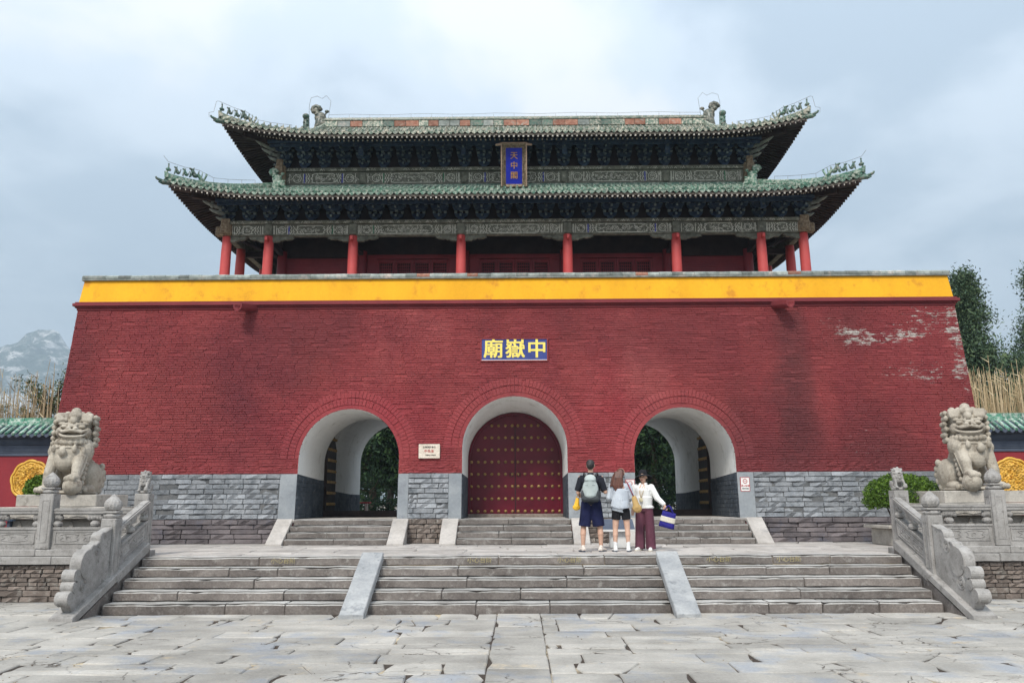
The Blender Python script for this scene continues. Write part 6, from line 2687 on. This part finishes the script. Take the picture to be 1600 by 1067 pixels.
# olive-leaved tree and young cypresses behind the left wall
def loose_tree(name, label, x, y, z, h, seed, mat, nb_=12, spread=1.6, nl=3600):
    rnd = random.Random(seed)
    t = thing(name, label, 'tree', (x, y, z), group='trees behind the left wall')
    m = MB()
    tips = []
    limb(m, [(x, y, z), (x + .1, y, z + h * .4), (x + .25, y, z + h * .75)], .09, .04)
    for i in range(nb_):
        a = rnd.uniform(0, 6.28)
        s0 = Vector((x + .2, y, z + h * rnd.uniform(.5, .78)))
        e_ = s0 + Vector((cos(a) * spread * rnd.uniform(.4, 1), sin(a) * spread * .6, h * rnd.uniform(.05, .28)))
        mid = s0.lerp(e_, .5) + Vector((0, 0, rnd.uniform(0, .2)))
        limb(m, [s0, mid, e_], .03, .008, 5)
        tips += [(mid, .22), (e_, .34), (s0.lerp(e_, .8), .28)]
    m.build('trunk', M_bark, t)
    m = MB()
    ps = []
    for q in range(nl):
        c, r_ = rnd.choice(tips)
        ps.append(c + Vector((rnd.gauss(0, r_ * .6), rnd.gauss(0, r_ * .6), rnd.gauss(0, r_ * .4))))
    leaves(m, ps, .095, rnd, 2.2, .2)
    m.build('crown', mat, t)


loose_tree('small_tree', 'small olive-leaved tree with spreading limbs left of the tower', -14.6, 25, .8, 5.1, 41, M_leafolive, 12, 1.2, 2300)
conifer('young_cypress', 'thin young cypress among the reeds behind the left wall', -16.2, 27, .8, 4.0, .38, 1500, M_leafolive, 43, 'trees behind the left wall', size=.11, clumps=26)
loose_tree('small_tree', 'sparse small tree at the left photo border above the wall', -17.6, 27, .8, 4.9, 44, M_leafolive, 9, .7, 1300)
conifer('young_cypress', 'bushy young cypress hidden low against the tower flank', -13.6, 25.5, .8, 3.9, .5, 1500, M_leafolive, 45, 'trees behind the left wall', size=.11, clumps=26)


def reeds(x0, x1, y0, y1, n, h0, h1, seed, lab, bare=0):
    rnd = random.Random(seed)
    m = MB()
    for i in range(n):
        x, y = rnd.uniform(x0, x1), rnd.uniform(y0, y1)
        h = rnd.uniform(h0, h1) * (1.12 if rnd.random() < .1 else 1)
        lx, ly = rnd.gauss(0, .10), rnd.gauss(0, .08)
        pts = [(x, y, 1.0), (x + lx * .3, y + ly * .3, 1.0 + h * .5), (x + lx, y + ly, 1.0 + h)]
        m.tube(pts, [.017, .014, .006], 3)
        if rnd.random() < .75:
            for q in range(3):
                k = rnd.uniform(.5, 1)
                b = Vector(pts[1]).lerp(Vector(pts[2]), k * 2 - 1 if k > .5 else 0)
                d = Vector((rnd.gauss(0, .16), rnd.gauss(0, .1), rnd.uniform(.05, .3)))
                m.add([b + Vector((0, 0, -.02)), b + Vector((.02, 0, 0)), b + d], [(0, 1, 2)])
    tag(m.build('dry_reeds', M_reed, kind='stuff'), lab, 'reeds')


reeds(12.4, 17.5, 23.2, 24.6, 520, 3.5, 4.5, 51, 'dense pale dry reeds standing behind the right side wall')
reeds(-18, -12.2, 23.0, 24.5, 330, 3.3, 4.6, 52, 'sparse pale dry reeds standing behind the left side wall')

# ------------------------------------------------------------------ far mountain
t = T('granite_mountain')
n1 = t.noise(.030, 10, .76, stretch=(1, .7, 1.5))
n2 = t.noise(.0028, 5, .6)
nz = t.n('ShaderNodeSeparateXYZ')
t.l(t.geo.outputs['Normal'], nz.inputs[0])
f1 = t.math('ADD', n1, t.math('MULTIPLY_ADD', n2, .35, -.175))
col = t.ramp(f1, [(.45, (.06, .085, .06)), (.51, (.14, .16, .13)), (.54, (.44, .43, .41)), (.62, (.74, .72, .68))])
M_mount = t.fin(col, .95, t.bump(n1, 1.0, 6), .1)
m = MB()


def mz(x, y):
    k = math.exp(-((x + 510) / 200.0) ** 2) * 232 + math.exp(-((x + 760) / 160.0) ** 2) * 105 + 20
    if x > -510:
        k = math.exp(-((x + 510) / 300.0) ** 2) * 232 + 20
    d = abs(y - 900) / 260.0
    q = noise.fractal(Vector((x * .014, y * .014, 3)), .8, 2.1, 7)
    k *= .70
    return max(0.0, k * max(0, 1 - d ** 1.1) * (1 + .13 * q) + 4 * q * max(0, 1 - d))


F_ = 2.3
m.grid(lambda u, v: (F_ * (-1080 + 1600 * u), F_ * (640 + 420 * v), -1 + F_ * mz(-1080 + 1600 * u, 640 + 420 * v)), 240, 70)
m.build('mountain', M_mount, kind='structure')

# ------------------------------------------------------------------ things on the terrace
inf = thing('info_lectern', 'low information lectern with dark slanted panel behind the three people', 'information board', (2.0, 17.6, H))
m = MB(); m.hexa([(1.62, 17.42, 1.16), (2.36, 17.42, 1.16), (2.36, 17.82, 1.36), (1.62, 17.82, 1.36), (1.62, 17.41, 1.19), (2.36, 17.41, 1.19), (2.36, 17.81, 1.39), (1.62, 17.81, 1.39)]); m.build('panel', M_bluegrey, inf)
m = MB(); m.cbox(1.60, 2.38, 17.39, 17.42, 1.14, 1.185, .004); m.build('panel_rim', M_whitepaint, inf)
m = MB(); m.cbox(1.86, 2.20, 17.50, 17.75, H, 1.15, .01); m.build('pedestal', M_whitepaint, inf)
bt = thing('low_table', 'small blue and white table half hidden behind the left balustrade', 'table', (-10.2, 16.9, H))
m = MB(); m.cbox(-10.9, -9.95, 16.45, 16.75, 1.42, 1.47, .01); m.build('table_top', plain('pale_blue_paint', (.25, .36, .55)), bt)
for x in (-10.8, -10.05):
    m = MB(); m.cbox(x - .03, x + .03, 16.5, 16.7, H, 1.42, .005); m.build('leg', M_bluegrey, bt)

# ------------------------------------------------------------------ people
def cloth(name, c1, c2, rough=.85, bump=.9, sc=9, bd=.035):
    t = T(name)
    n = t.noise(sc, 3, .5, stretch=(1, 1, .45), dist=.8)
    col = t.ramp(t.noise(4, 3), [(.35, c1), (.65, c2)])
    fine = t.noise(220, 2)
    b1 = t.bump(n, bump, bd)
    return t.fin(col, rough, t.bump(fine, .15, .002, b1), .2)


M_skin = surf('skin', (.50, .30, .215), (.56, .345, .25), 6, .55, .1, 60, .002, vary=0, fine=.05, spec=.35)
M_skin2 = surf('skin_fair', (.55, .34, .25), (.61, .39, .29), 6, .55, .1, 60, .002, vary=0, fine=.05, spec=.35)
M_hairblack = surf('black_hair', (.012, .010, .010), (.03, .024, .022), 30, .45, .6, 60, .01, vary=0, stretch=(1, 1, .2), spec=.5)
M_hairbrown = surf('brown_hair', (.05, .018, .012), (.14, .05, .03), 30, .42, .7, 60, .01, vary=0, stretch=(1, 1, .15), spec=.5)
M_tee = cloth('dark_tee', (.013, .014, .02), (.022, .024, .034))
M_navy = cloth('navy_shorts', (.005, .007, .03), (.012, .015, .055))
M_blackcloth = cloth('black_cloth', (.008, .008, .010), (.016, .016, .02))
M_shirt = cloth('pale_blue_shirt', (.42, .46, .52), (.54, .58, .63), bump=.8)
M_jacket = cloth('white_jacket', (.68, .68, .66), (.78, .78, .76), bump=.8)
M_maroon = cloth('maroon_trousers', (.10, .035, .055), (.145, .055, .08), bump=.7, sc=7)
M_pack = cloth('grey_backpack', (.33, .38, .37), (.43, .48, .47), .6, .4, 16)
M_packdark = cloth('dark_backpack', (.035, .04, .045), (.06, .065, .07), .7)
M_tan = cloth('tan_bag', (.42, .27, .10), (.52, .35, .15), .7, .5, 40, .006)
M_strapred = cloth('red_strap', (.25, .04, .06), (.3, .05, .07))
M_bagyel = cloth('yellow_plastic', (.80, .42, .02), (.85, .52, .06), .4, .7, 18)
M_bagblue = cloth('navy_tote', (.02, .015, .17), (.03, .025, .22), .7, .4, 20)
M_cream = cloth('cream_band', (.60, .55, .46), (.68, .63, .54))
M_shoe = surf('pale_shoe', (.62, .56, .50), (.72, .68, .62), 12, .7, .3, 40, vary=0, c3=(.5, .22, .14), s3=40)
M_shoewhite = surf('white_shoe', (.70, .70, .69), (.78, .78, .77), 12, .6, .2, 40, vary=0)
M_sole = plain('dark_sole', (.04, .05, .08), .7)
M_sock = cloth('white_sock', (.70, .70, .70), (.78, .78, .78))
M_lip = plain('lip', (.38, .10, .09), .5)
M_eye = plain('eye_dark', (.02, .015, .012), .3)


def pobj(name, mb, mat, parent, vox=.010, sm=3, label=None):
    """figure piece, modelled in the person's own frame"""
    me = mb.mesh(name, mat, True)
    o = bpy.data.objects.new(name, me)
    COL.objects.link(o)
    o.parent = parent
    if vox:
        remesh(o, vox, sm)
    if label:
        o['label'] = label
    return o


def hand(m, w, d, side, curl=.6, k=1.0):
    """palm, four unequal bent fingers and a thumb; w wrist, d direction of the hand"""
    w, d = Vector(w), Vector(d).normalized()
    a = d.cross(Vector((0, 1, 0))).normalized()
    if a.length < .5:
        a = Vector((1, 0, 0))
    nrm = a.cross(d).normalized()
    m.cap(w, w + d * .04 * k, .024 * k, .028 * k, 10)
    p = w + d * .055 * k
    m.ell(p, (.036 * k, .020 * k, .036 * k), 10, 7)
    m.ell(p + d * .02 * k, (.036 * k, .018 * k, .03 * k), 10, 7)
    for i, L in enumerate((.030, .034, .032, .025)):
        b = p + d * .042 * k + a * (.026 - .0175 * i) * k
        c1 = b + (d * cos(curl * .5) - nrm * sin(curl * .5)) * L * k
        c2 = c1 + (d * cos(curl * 1.4) - nrm * sin(curl * 1.4)) * L * .9 * k
        m.cap(b, c1, .0092 * k, .0088 * k, 7)
        m.cap(c1, c2, .0088 * k, .0078 * k, 7)
    t0 = p + a * .030 * k * side - d * .012 * k
    t1 = t0 + (a * side * .6 + d * .8 - nrm * .3).normalized() * .032 * k
    m.cap(t0, t1, .0115 * k, .0100 * k, 7)
    m.cap(t1, t1 + (d - nrm * .6).normalized() * .024 * k, .0098 * k, .0086 * k, 7)


def head(m, c, k=1.0, M=None):
    M = M or Matrix.Identity(3)
    def q(x, y, z):
        return Vector(c) + M @ (Vector((x, y, z)) * k)
    m.ell(q(0, .012, .03), (.076 * k, .093 * k, .094 * k), 16, 11, M)
    m.ell(q(0, -.012, -.035), (.060 * k, .072 * k, .072 * k), 14, 9, M)
    m.ell(q(0, -.052, -.082), (.026 * k, .024 * k, .022 * k), 10, 7)
    m.cap(q(0, -.088, .012), q(0, -.102, -.022), .009 * k, .014 * k, 7)
    for s_ in (-1, 1):
        m.ell(q(s_ * .078, .012, -.005), (.012 * k, .020 * k, .031 * k), 8, 6, M)
        m.ell(q(s_ * .036, -.062, -.02), (.028 * k, .022 * k, .024 * k), 8, 6)
        m.cap(q(s_ * .016, -.083, .030), q(s_ * .05, -.070, .032), .010 * k, .008 * k, 6)


def shoe(m, ax, ay, s_, toe=0.0, k=1.0, z=0.0):
    """shoe at ankle (ax, ay) pointing -Y turned by toe"""
    Rm = Matrix.Rotation(toe, 3, 'Z')
    def q(x, y, z_):
        v = Rm @ Vector((x * k, y * k, 0))
        return (ax + v.x, ay + v.y, z + z_ * k)
    m.cap(q(0, .035, .045), q(0, -.03, .05), .045 * k, .045 * k, 10)
    m.cap(q(0, -.03, .045), q(0, -.14, .032), .044 * k, .036 * k, 10)
    m.ell(q(0, -.155, .03), (.043 * k, .045 * k, .028 * k), 10, 7)
    m.cap(q(0, .02, .05), q(0, .015, .09), .042 * k, .040 * k, 10)


def sole(m, ax, ay, toe=0.0, k=1.0):
    Rm = Matrix.Rotation(toe, 3, 'Z')
    pts = []
    for i in range(20):
        t = 2 * pi * i / 20
        y = -.065 + .145 * sin(t)
        x = (.042 + .006 * (1 if y < -.08 else 0)) * cos(t)
        v = Rm @ Vector((x * k, y * k, 0))
        pts.append((ax + v.x, ay + v.y))
    m.prism(pts, 'z', .001, .024)


def person(label, loc, rz):
    o = bpy.data.objects.new('person', None)
    COL.objects.link(o)
    o.location = loc
    o.rotation_euler = (0, 0, rz)
    tag(o, label, 'person', 'visitors talking on the terrace')
    return o


# man seen from behind, 1.74 m: dark tee, navy shorts, daypack
P1 = (1.37, 16.2, H)
pm = person('man seen from behind in dark tee and navy shorts, with short black hair', P1, pi + radians(-8))
m = MB()
m.cap((0, .01, 1.40), (0, -.005, 1.53), .058, .056)
head(m, (0, -.02, 1.62), 1.0, Matrix.Rotation(radians(14), 3, 'Z'))
m.cap((0, 0, 1.02), (0, 0, 1.30), .145, .165, 16)
m.ell((0, .01, 1.33), (.185, .10, .11), 16, 9)
m.ell((0, .01, .96), (.165, .12, .12), 16, 9)
for s_, el, wr in ((1, (.245, .02, 1.11), (.235, -.19, 1.05)), (-1, (-.275, .02, 1.12), (-.17, -.20, 1.18))):
    m.cap((s_ * .195, .01, 1.385), el, .052, .042)
    m.cap(el, wr, .041, .028)
    hand(m, wr, Vector(wr) - Vector(el) + Vector((-.04 * s_, 0, .05)), -s_, .8)
    m.cap((s_ * .095, 0, .92), (s_ * .155, -.01, .50), .088, .062, 14)
    m.cap((s_ * .155, -.01, .50), (s_ * .165, .015, .34), .056, .060, 14)
    m.cap((s_ * .165, .015, .34), (s_ * .17, .01, .09), .058, .036, 14)
    m.cap((s_ * .17, .01, .09), (s_ * .18, -.05, .05), .038, .034)
body = pobj('body', m, M_skin, pm, .0085)
m = MB()
m.ell((0, .012, 1.672), (.083, .100, .070), 14, 9)
m.ell((0, .055, 1.63), (.078, .062, .085), 14, 9)
pobj('hair', m, M_hairblack, pm, .008)
m = MB()
m.cap((0, .005, 1.0), (0, .005, 1.26), .158, .180, 18)
m.ell((0, .01, 1.33), (.205, .122, .115), 18, 10)
m.cap((0, .01, 1.40), (0, .01, 1.445), .078, .068)
for s_ in (-1, 1):
    m.cap((s_ * .18, .01, 1.375), (s_ * .19, .01, 1.36), .068, .068)
    m.cyl((s_ * .185, .01, 1.38), (s_ * .258, .018, 1.14), .066, .064, 14)
pobj('t_shirt', m, M_tee, pm, .010)
m = MB()
m.ell((0, .005, .97), (.182, .138, .10), 18, 10)
for s_ in (-1, 1):
    m.cyl((s_ * .080, .005, .93), (s_ * .135, .0, .475), .112, .114, 18)
    for i in range(5):
        a = i * 1.25 + .3
        m.tube([(s_ * .09 + .10 * cos(a), .10 * sin(a), .84), (s_ * .135 + .108 * cos(a), .108 * sin(a), .49)], [.010, .016], 6)
pobj('shorts', m, M_navy, pm, .011)
for s_ in (-1, 1):
    m = MB(); shoe(m, s_ * .172, .01, s_, toe=s_ * .35, k=1.05); so = pobj('shoe', m, M_shoe, pm, .008)
    m = MB(); sole(m, s_ * .172, .01, s_ * .35, 1.12); pobj('sole', m, M_sole, pm, 0)


def lift(*lst):
    return lst


# daypack worn by the man
bp = bpy.data.objects.new('backpack', None); COL.objects.link(bp)
bp.location = P1; bp.rotation_euler = pm.rotation_euler
tag(bp, 'pale grey and charcoal daypack worn by the man in the dark tee', 'backpack')
m = MB()
m.cap((0, .19, 1.08), (0, .185, 1.30), .125, .115, 16)
m.ell((0, .20, 1.16), (.155, .095, .22), 16, 10)
m.ell((0, .18, 1.36), (.115, .08, .09), 14, 8)
pobj('pack_body', m, M_pack, bp, .010)
m = MB()
m.cbox(-.175, .175, .10, .29, .93, 1.04, .04)
for s_ in (-1, 1):
    m.ell((s_ * .14, .19, 1.06), (.045, .075, .11), 10, 7)
pobj('base_panel', m, M_packdark, bp, .010)
m = MB()
for s_ in (-1, 1):
    m.tube([(s_ * .09, .14, 1.42), (s_ * .125, .03, 1.475), (s_ * .14, -.08, 1.43), (s_ * .145, -.125, 1.25), (s_ * .17, -.06, 1.05), (s_ * .15, .12, .99)], .020, 6)
m.tube([(-.03, .15, 1.44), (0, .16, 1.475), (.03, .15, 1.44)], .008, 5)
for zz in (1.12, 1.24, 1.33):
    m.tube([(.13 * cos(t), .20 + .092 * sin(t), zz) for t in [pi * k / 8 for k in range(9)]], .004, 4)
pobj('strap', m, M_packdark, bp, 0)
# yellow carrier bag at his side
yb_ = bpy.data.objects.new('plastic_bag', None); COL.objects.link(yb_)
yb_.location = P1; yb_.rotation_euler = pm.rotation_euler
tag(yb_, 'small yellow plastic bag hanging at the left hip of the man', 'bag')
m = MB()
m.cap((.285, -.06, .86), (.27, -.06, .98), .065, .035, 10)
m.ell((.29, -.06, .83), (.08, .05, .06), 10, 7)
pobj('bag_body', m, M_bagyel, yb_, .009, 1)
m = MB()
for s_ in (-1, 1):
    m.tube([(.27 + s_ * .03, -.06, .98), (.262 + s_ * .03, -.08, 1.03), (.245, -.13, 1.075)], .007, 5)
pobj('handle', m, M_bagyel, yb_, 0)

# young woman seen from behind, 1.56 m
P2 = (1.93, 16.15, H)
pw = person('woman seen from behind with long brown hair, pale blue shirt and black shorts', P2, pi + radians(-4))
m = MB()
m.cap((0, .01, 1.25), (0, 0, 1.37), .046, .045)
head(m, (-.01, -.015, 1.455), .94, Matrix.Rotation(radians(38), 3, 'Z'))
m.cap((0, 0, .92), (0, 0, 1.17), .12, .135, 14)
m.ell((0, 0, 1.20), (.155, .085, .09), 14, 8)
m.ell((0, .01, .84), (.150, .12, .11), 14, 8)
for s_, el, wr in ((1, (.225, .0, 1.0), (.17, -.19, .96)), (-1, (-.225, .0, 1.0), (-.15, -.2, 1.02))):
    m.cap((s_ * .165, .0, 1.245), el, .042, .034)
    m.cap(el, wr, .034, .024)
    hand(m, wr, Vector(wr) - Vector(el), -s_, .7, .92)
    m.cap((s_ * .085, 0, .80), (s_ * .112, -.005, .455), .086, .056, 14)
    m.cap((s_ * .112, -.005, .455), (s_ * .118, .012, .32), .050, .054, 14)
    m.cap((s_ * .118, .012, .32), (s_ * .122, .01, .08), .052, .032, 14)
    m.cap((s_ * .122, .01, .08), (s_ * .125, -.05, .045), .034, .03)
pobj('body', m, M_skin2, pw, .0082)
m = MB()
m.ell((-.01, .01, 1.498), (.078, .092, .070), 14, 9)
m.ell((0, .055, 1.45), (.078, .055, .09), 14, 9)
for i in range(11):
    a = (i - 5) / 5
    x0 = .02 + .055 * a
    m.tube([(x0, .075, 1.50), (x0 + .02, .115, 1.38), (x0 + .035 + .03 * a, .125, 1.24), (x0 * .6 + .045, .13, 1.10 + .03 * abs(a))], [.03, .034, .030, .010], 7)
# strands blown out to the side
for i in range(7):
    m.tube([(.04, .05, 1.50 - .02 * i), (.10, .07, 1.46 - .03 * i), (.155 + .008 * i, .07, 1.38 - .028 * i), (.165 - .01 * i, .08, 1.29 - .01 * i)], [.028, .024, .016, .006], 6)
pobj('hair', m, M_hairbrown, pw, .008, 1)
m = MB()
m.cyl((0, .005, .86), (0, .005, 1.15), .170, .162, 20)
m.ell((0, .0, 1.20), (.182, .110, .10), 18, 9)
m.cap((0, .01, 1.26), (0, .01, 1.30), .066, .058)
m.cyl((.02, .01, .90), (.055, .015, .745), .168, .118, 20)
m.cyl((.0, .01, .92), (-.01, .01, .80), .168, .160, 20)
for s_ in (-1, 1):
    m.cap((s_ * .16, .0, 1.235), (s_ * .225, .0, 1.01), .062, .058)
    m.cap((s_ * .225, .0, 1.01), (s_ * .185, -.12, .975), .058, .050)
# hanging folds
for i in range(9):
    a = -1.0 + i * .25
    m.tube([(.11 * sin(a), .14 * cos(a) + .02, 1.18), (.15 * sin(a) + .02, .155 * cos(a) + .015, .98), (.15 * sin(a) + .05, .15 * cos(a) + .01, .80 + .05 * abs(a))], [.012, .018, .020], 6)
pobj('shirt', m, M_shirt, pw, .009, 2)
m = MB()
m.ell((0, .005, .80), (.158, .128, .09), 16, 8)
for s_ in (-1, 1):
    m.cyl((s_ * .080, .003, .78), (s_ * .100, .0, .60), .088, .084, 16)
pobj('shorts', m, M_blackcloth, pw, .010)
for s_ in (-1, 1):
    m = MB(); m.cap((s_ * .122, .01, .07), (s_ * .121, .011, .19), .040, .041, 12); pobj('sock', m, M_sock, pw, .008)
    m = MB(); shoe(m, s_ * .123, .01, s_, toe=s_ * .18, k=.95); pobj('shoe', m, M_shoewhite, pw, .008)
    m = MB(); sole(m, s_ * .123, .01, s_ * .18, 1.02); pobj('sole', m, M_sole, pw, 0)
tb = bpy.data.objects.new('shoulder_bag', None); COL.objects.link(tb)
tb.location = P2; tb.rotation_euler = pw.rotation_euler
tag(tb, 'tan woven bag hanging from the shoulder of the long haired woman', 'bag')
m = MB()
m.cap((-.255, .06, 1.0), (-.295, .06, .84), .05, .075, 12)
m.ell((-.305, .06, .81), (.095, .06, .085), 12, 8, Matrix.Rotation(radians(-25), 3, 'Y'))
pobj('bag_body', m, M_tan, tb, .010, 1)
m = MB()
m.tube([(-.24, .09, 1.04), (-.17, .11, 1.20), (-.125, .04, 1.315), (-.15, -.09, 1.22), (-.24, -.03, 1.04)], .011, 6)
pobj('strap', m, M_strapred, tb, 0)

# older woman facing the camera, 1.52 m
P3 = (2.43, 16.5, H)
po = person('woman in black bucket hat, white jacket and wide maroon trousers, facing the photographer', P3, radians(-24))
m = MB()
m.cap((0, .01, 1.22), (0, 0, 1.34), .046, .045)
head(m, (0, -.02, 1.405), .95)
m.cap((0, 0, .90), (0, 0, 1.14), .13, .145, 14)
m.ell((0, 0, 1.18), (.16, .09, .09), 14, 8)
m.ell((0, .01, .84), (.15, .12, .11), 14, 8)
for s_ in (-1, 1):
    m.cap((s_ * .08, 0, .80), (s_ * .095, -.005, .43), .084, .056, 12)
    m.cap((s_ * .095, -.005, .43), (s_ * .10, .01, .06), .054, .034, 12)
    m.cap((s_ * .10, .01, .06), (s_ * .10, -.05, .045), .034, .03)
EL, WR = Vector((.27, -.02, 1.00)), Vector((.425, -.10, .875))
m.cap((.165, 0, 1.215), EL, .044, .036)
m.cap(EL, WR, .035, .024)
hand(m, WR, Vector((.35, -.05, -.9)), -1, 1.1, .92)
m.cap((-.165, 0, 1.215), (-.235, .01, .98), .044, .036)
m.cap((-.235, .01, .98), (-.20, -.12, .80), .035, .024)
hand(m, (-.20, -.12, .80), (.05, -.2, -.9), 1, .5, .92)
pobj('body', m, M_skin2, po, .0080)
m = MB()
for s_ in (-1, 1):
    m.ell((s_ * .033, -.098, 1.412), (.011, .006, .006), 8, 5)
    m.cap((s_ * .018, -.104, 1.431), (s_ * .050, -.092, 1.433), .0035, .0025, 5)
pobj('eyes', m, M_eye, po, 0)
m = MB(); m.ell((0, -.100, 1.345), (.022, .007, .007), 10, 5); pobj('mouth', m, M_lip, po, 0)
m = MB()
m.ell((0, .03, 1.43), (.082, .085, .085), 12, 8)
m.ell((0, .045, 1.36), (.075, .06, .07), 12, 8)
for s_ in (-1, 1):
    m.cap((s_ * .075, -.01, 1.44), (s_ * .078, .01, 1.34), .018, .014, 7)
pobj('hair', m, M_hairblack, po, .008)
m = MB()
m.lathe([(.086, 0), (.090, .01), (.086, .05), (.080, .085), (.062, .105), (.03, .113), (.002, .115)], (0, .0, 0), 28)
m.lathe([(.088, .002), (.12, -.012), (.150, -.035), (.166, -.058), (.168, -.062), (.163, -.062), (.148, -.041), (.118, -.018), (.084, -.004)], (0, 0, 0), 28, lambda a, z: 1 + .05 * sin(2 * a + 1) + .02 * sin(5 * a))
m.xf(Matrix.Translation((0, -.005, 1.437)) @ Matrix.Rotation(radians(-17), 4, 'X') @ Matrix.Rotation(radians(-9), 4, 'Y'))
pobj('bucket_hat', m, M_blackcloth, po, 0)
m = MB()
m.cap((0, .0, 1.0), (0, .0, 1.10), .170, .168, 18)
m.cyl((0, 0, .82), (0, 0, 1.02), .150, .172, 22)
m.ell((0, 0, 1.165), (.192, .122, .105), 18, 9)
m.tube([(.165 * cos(t), .125 * sin(t), .825) for t in [2 * pi * k / 20 for k in range(20)]], .028, 7, True)
m.cap((.155, 0, 1.205), EL, .070, .064)
m.cap(EL, WR + (EL - WR) * .12, .062, .046)
m.cap((-.155, 0, 1.205), (-.24, .01, .98), .070, .064)
m.cap((-.24, .01, .98), (-.205, -.10, .83), .062, .046)
for s_ in (-1, 1):      # open collar laid back over the shoulders
    m.cap((s_ * .045, -.055, 1.275), (s_ * .095, -.105, 1.195), .024, .020, 8)
    m.cap((s_ * .05, .03, 1.285), (s_ * .06, -.05, 1.275), .026, .024, 8)
pobj('jacket', m, M_jacket, po, .0095, 2)
m = MB()
m.cap((0, -.075, 1.235), (0, -.115, 1.16), .032, .03, 8)
pobj('undershirt', m, M_sock, po, 0)
m = MB(); m.tube([(.0, -.188, .84), (.0, -.188, 1.02), (0, -.170, 1.14)], .0045, 5)
pobj('zip', m, M_cream, po, 0)
m = MB()
m.tube([(-.05, .0, 1.28), (-.055, -.10, 1.22), (-.03, -.178, 1.10), (-.004, -.196, 1.00)], .0055, 5)
m.tube([(.05, .0, 1.28), (.055, -.10, 1.22), (.03, -.178, 1.10), (-.004, -.196, 1.00)], .0055, 5)
pobj('lanyard', m, M_tan, po, 0)
m = MB(); m.cbox(-.038, .030, -.203, -.198, .935, 1.005, .002); pobj('name_card', m, plain('card_beige', (.50, .44, .28)), po, 0)
m = MB()
m.ell((0, .0, .80), (.168, .135, .09), 16, 8)
for s_ in (-1, 1):
    m.cyl((s_ * .078, 0, .80), (s_ * .100, 0, .40), .094, .088, 18)
    m.cyl((s_ * .100, 0, .41), (s_ * .112, .0, .035), .088, .094, 18)
    for i in range(6):
        a = i * 1.05 + .4
        m.tube([(s_ * .09 + .080 * cos(a), .08 * sin(a), .70), (s_ * .108 + .084 * cos(a), .084 * sin(a), .05)], [.012, .017], 6)
m2 = MB()
pobj('trousers', m, M_maroon, po, .010, 2)
for s_ in (-1, 1):
    m = MB(); shoe(m, s_ * .105, -.01, s_, toe=s_ * .2, k=.98); pobj('shoe', m, M_shoewhite, po, .008)
    m = MB(); sole(m, s_ * .105, -.01, s_ * .2, 1.0); pobj('sole', m, M_cream, po, 0)
# tote held in her hand
tt = bpy.data.objects.new('tote_bag', None); COL.objects.link(tt)
tt.location = P3; tt.rotation_euler = po.rotation_euler
tag(tt, 'navy tote bag with cream band hanging from the hand of the hatted woman', 'bag')
Mt = Matrix.Translation((.49, -.12, .60)) @ Matrix.Rotation(radians(14), 4, 'Y')
def tote(z0, z1, gr=0):
    mm = MB()
    L = 20
    vs = []
    for j in range(7):
        z = z0 + (z1 - z0) * j / 6
        k = (z + .16) / .32
        hw_, hd_ = .150 - .02 * k + gr, .065 - .02 * k + gr
        for i in range(L):
            t = 2 * pi * i / L
            c_, s__ = cos(t), sin(t)
            vs.append((hw_ * math.copysign(abs(c_) ** .55, c_), hd_ * math.copysign(abs(s__) ** .7, s__) * (1 + .08 * sin(3 * t + 8 * z)), z))
    mm.add(vs, [(j * L + i, j * L + (i + 1) % L, (j + 1) * L + (i + 1) % L, (j + 1) * L + i) for j in range(6) for i in range(L)] + [tuple(range(L - 1, -1, -1)), tuple(range(6 * L, 7 * L))])
    return mm.xf(Mt)
pobj('tote_body', tote(-.16, .14), M_bagblue, tt, 0)
pobj('cream_band', tote(-.055, .045, .003), M_cream, tt, 0)
m = MB()
for y_ in (-.035, .035):
    m.tube([(-.09, y_, .13), (-.06, y_ * .6, .24), (-.035, 0, .255), (.0, y_ * .6, .24), (.08, y_, .13)], .011, 6)
m.xf(Mt)
pobj('handle', m, M_bagblue, tt, 0)

# ------------------------------------------------------------------ air between here and the mountain
t = bpy.data.materials.new('haze_air')
t.use_nodes = True
nt = t.node_tree
for n in list(nt.nodes):
    nt.nodes.remove(n)
ho = nt.nodes.new('ShaderNodeOutputMaterial')
hv = nt.nodes.new('ShaderNodeVolumePrincipled')
hv.inputs['Color'].default_value = (.70, .86, 1.0, 1)
hv.inputs['Density'].default_value = .00055
hv.inputs['Anisotropy'].default_value = .2
nt.links.new(hv.outputs[0], ho.inputs['Volume'])
m = MB()
m.box(-2600, 2600, -250, 2700, -1.5, 520)
m.build('haze', t, kind='stuff')
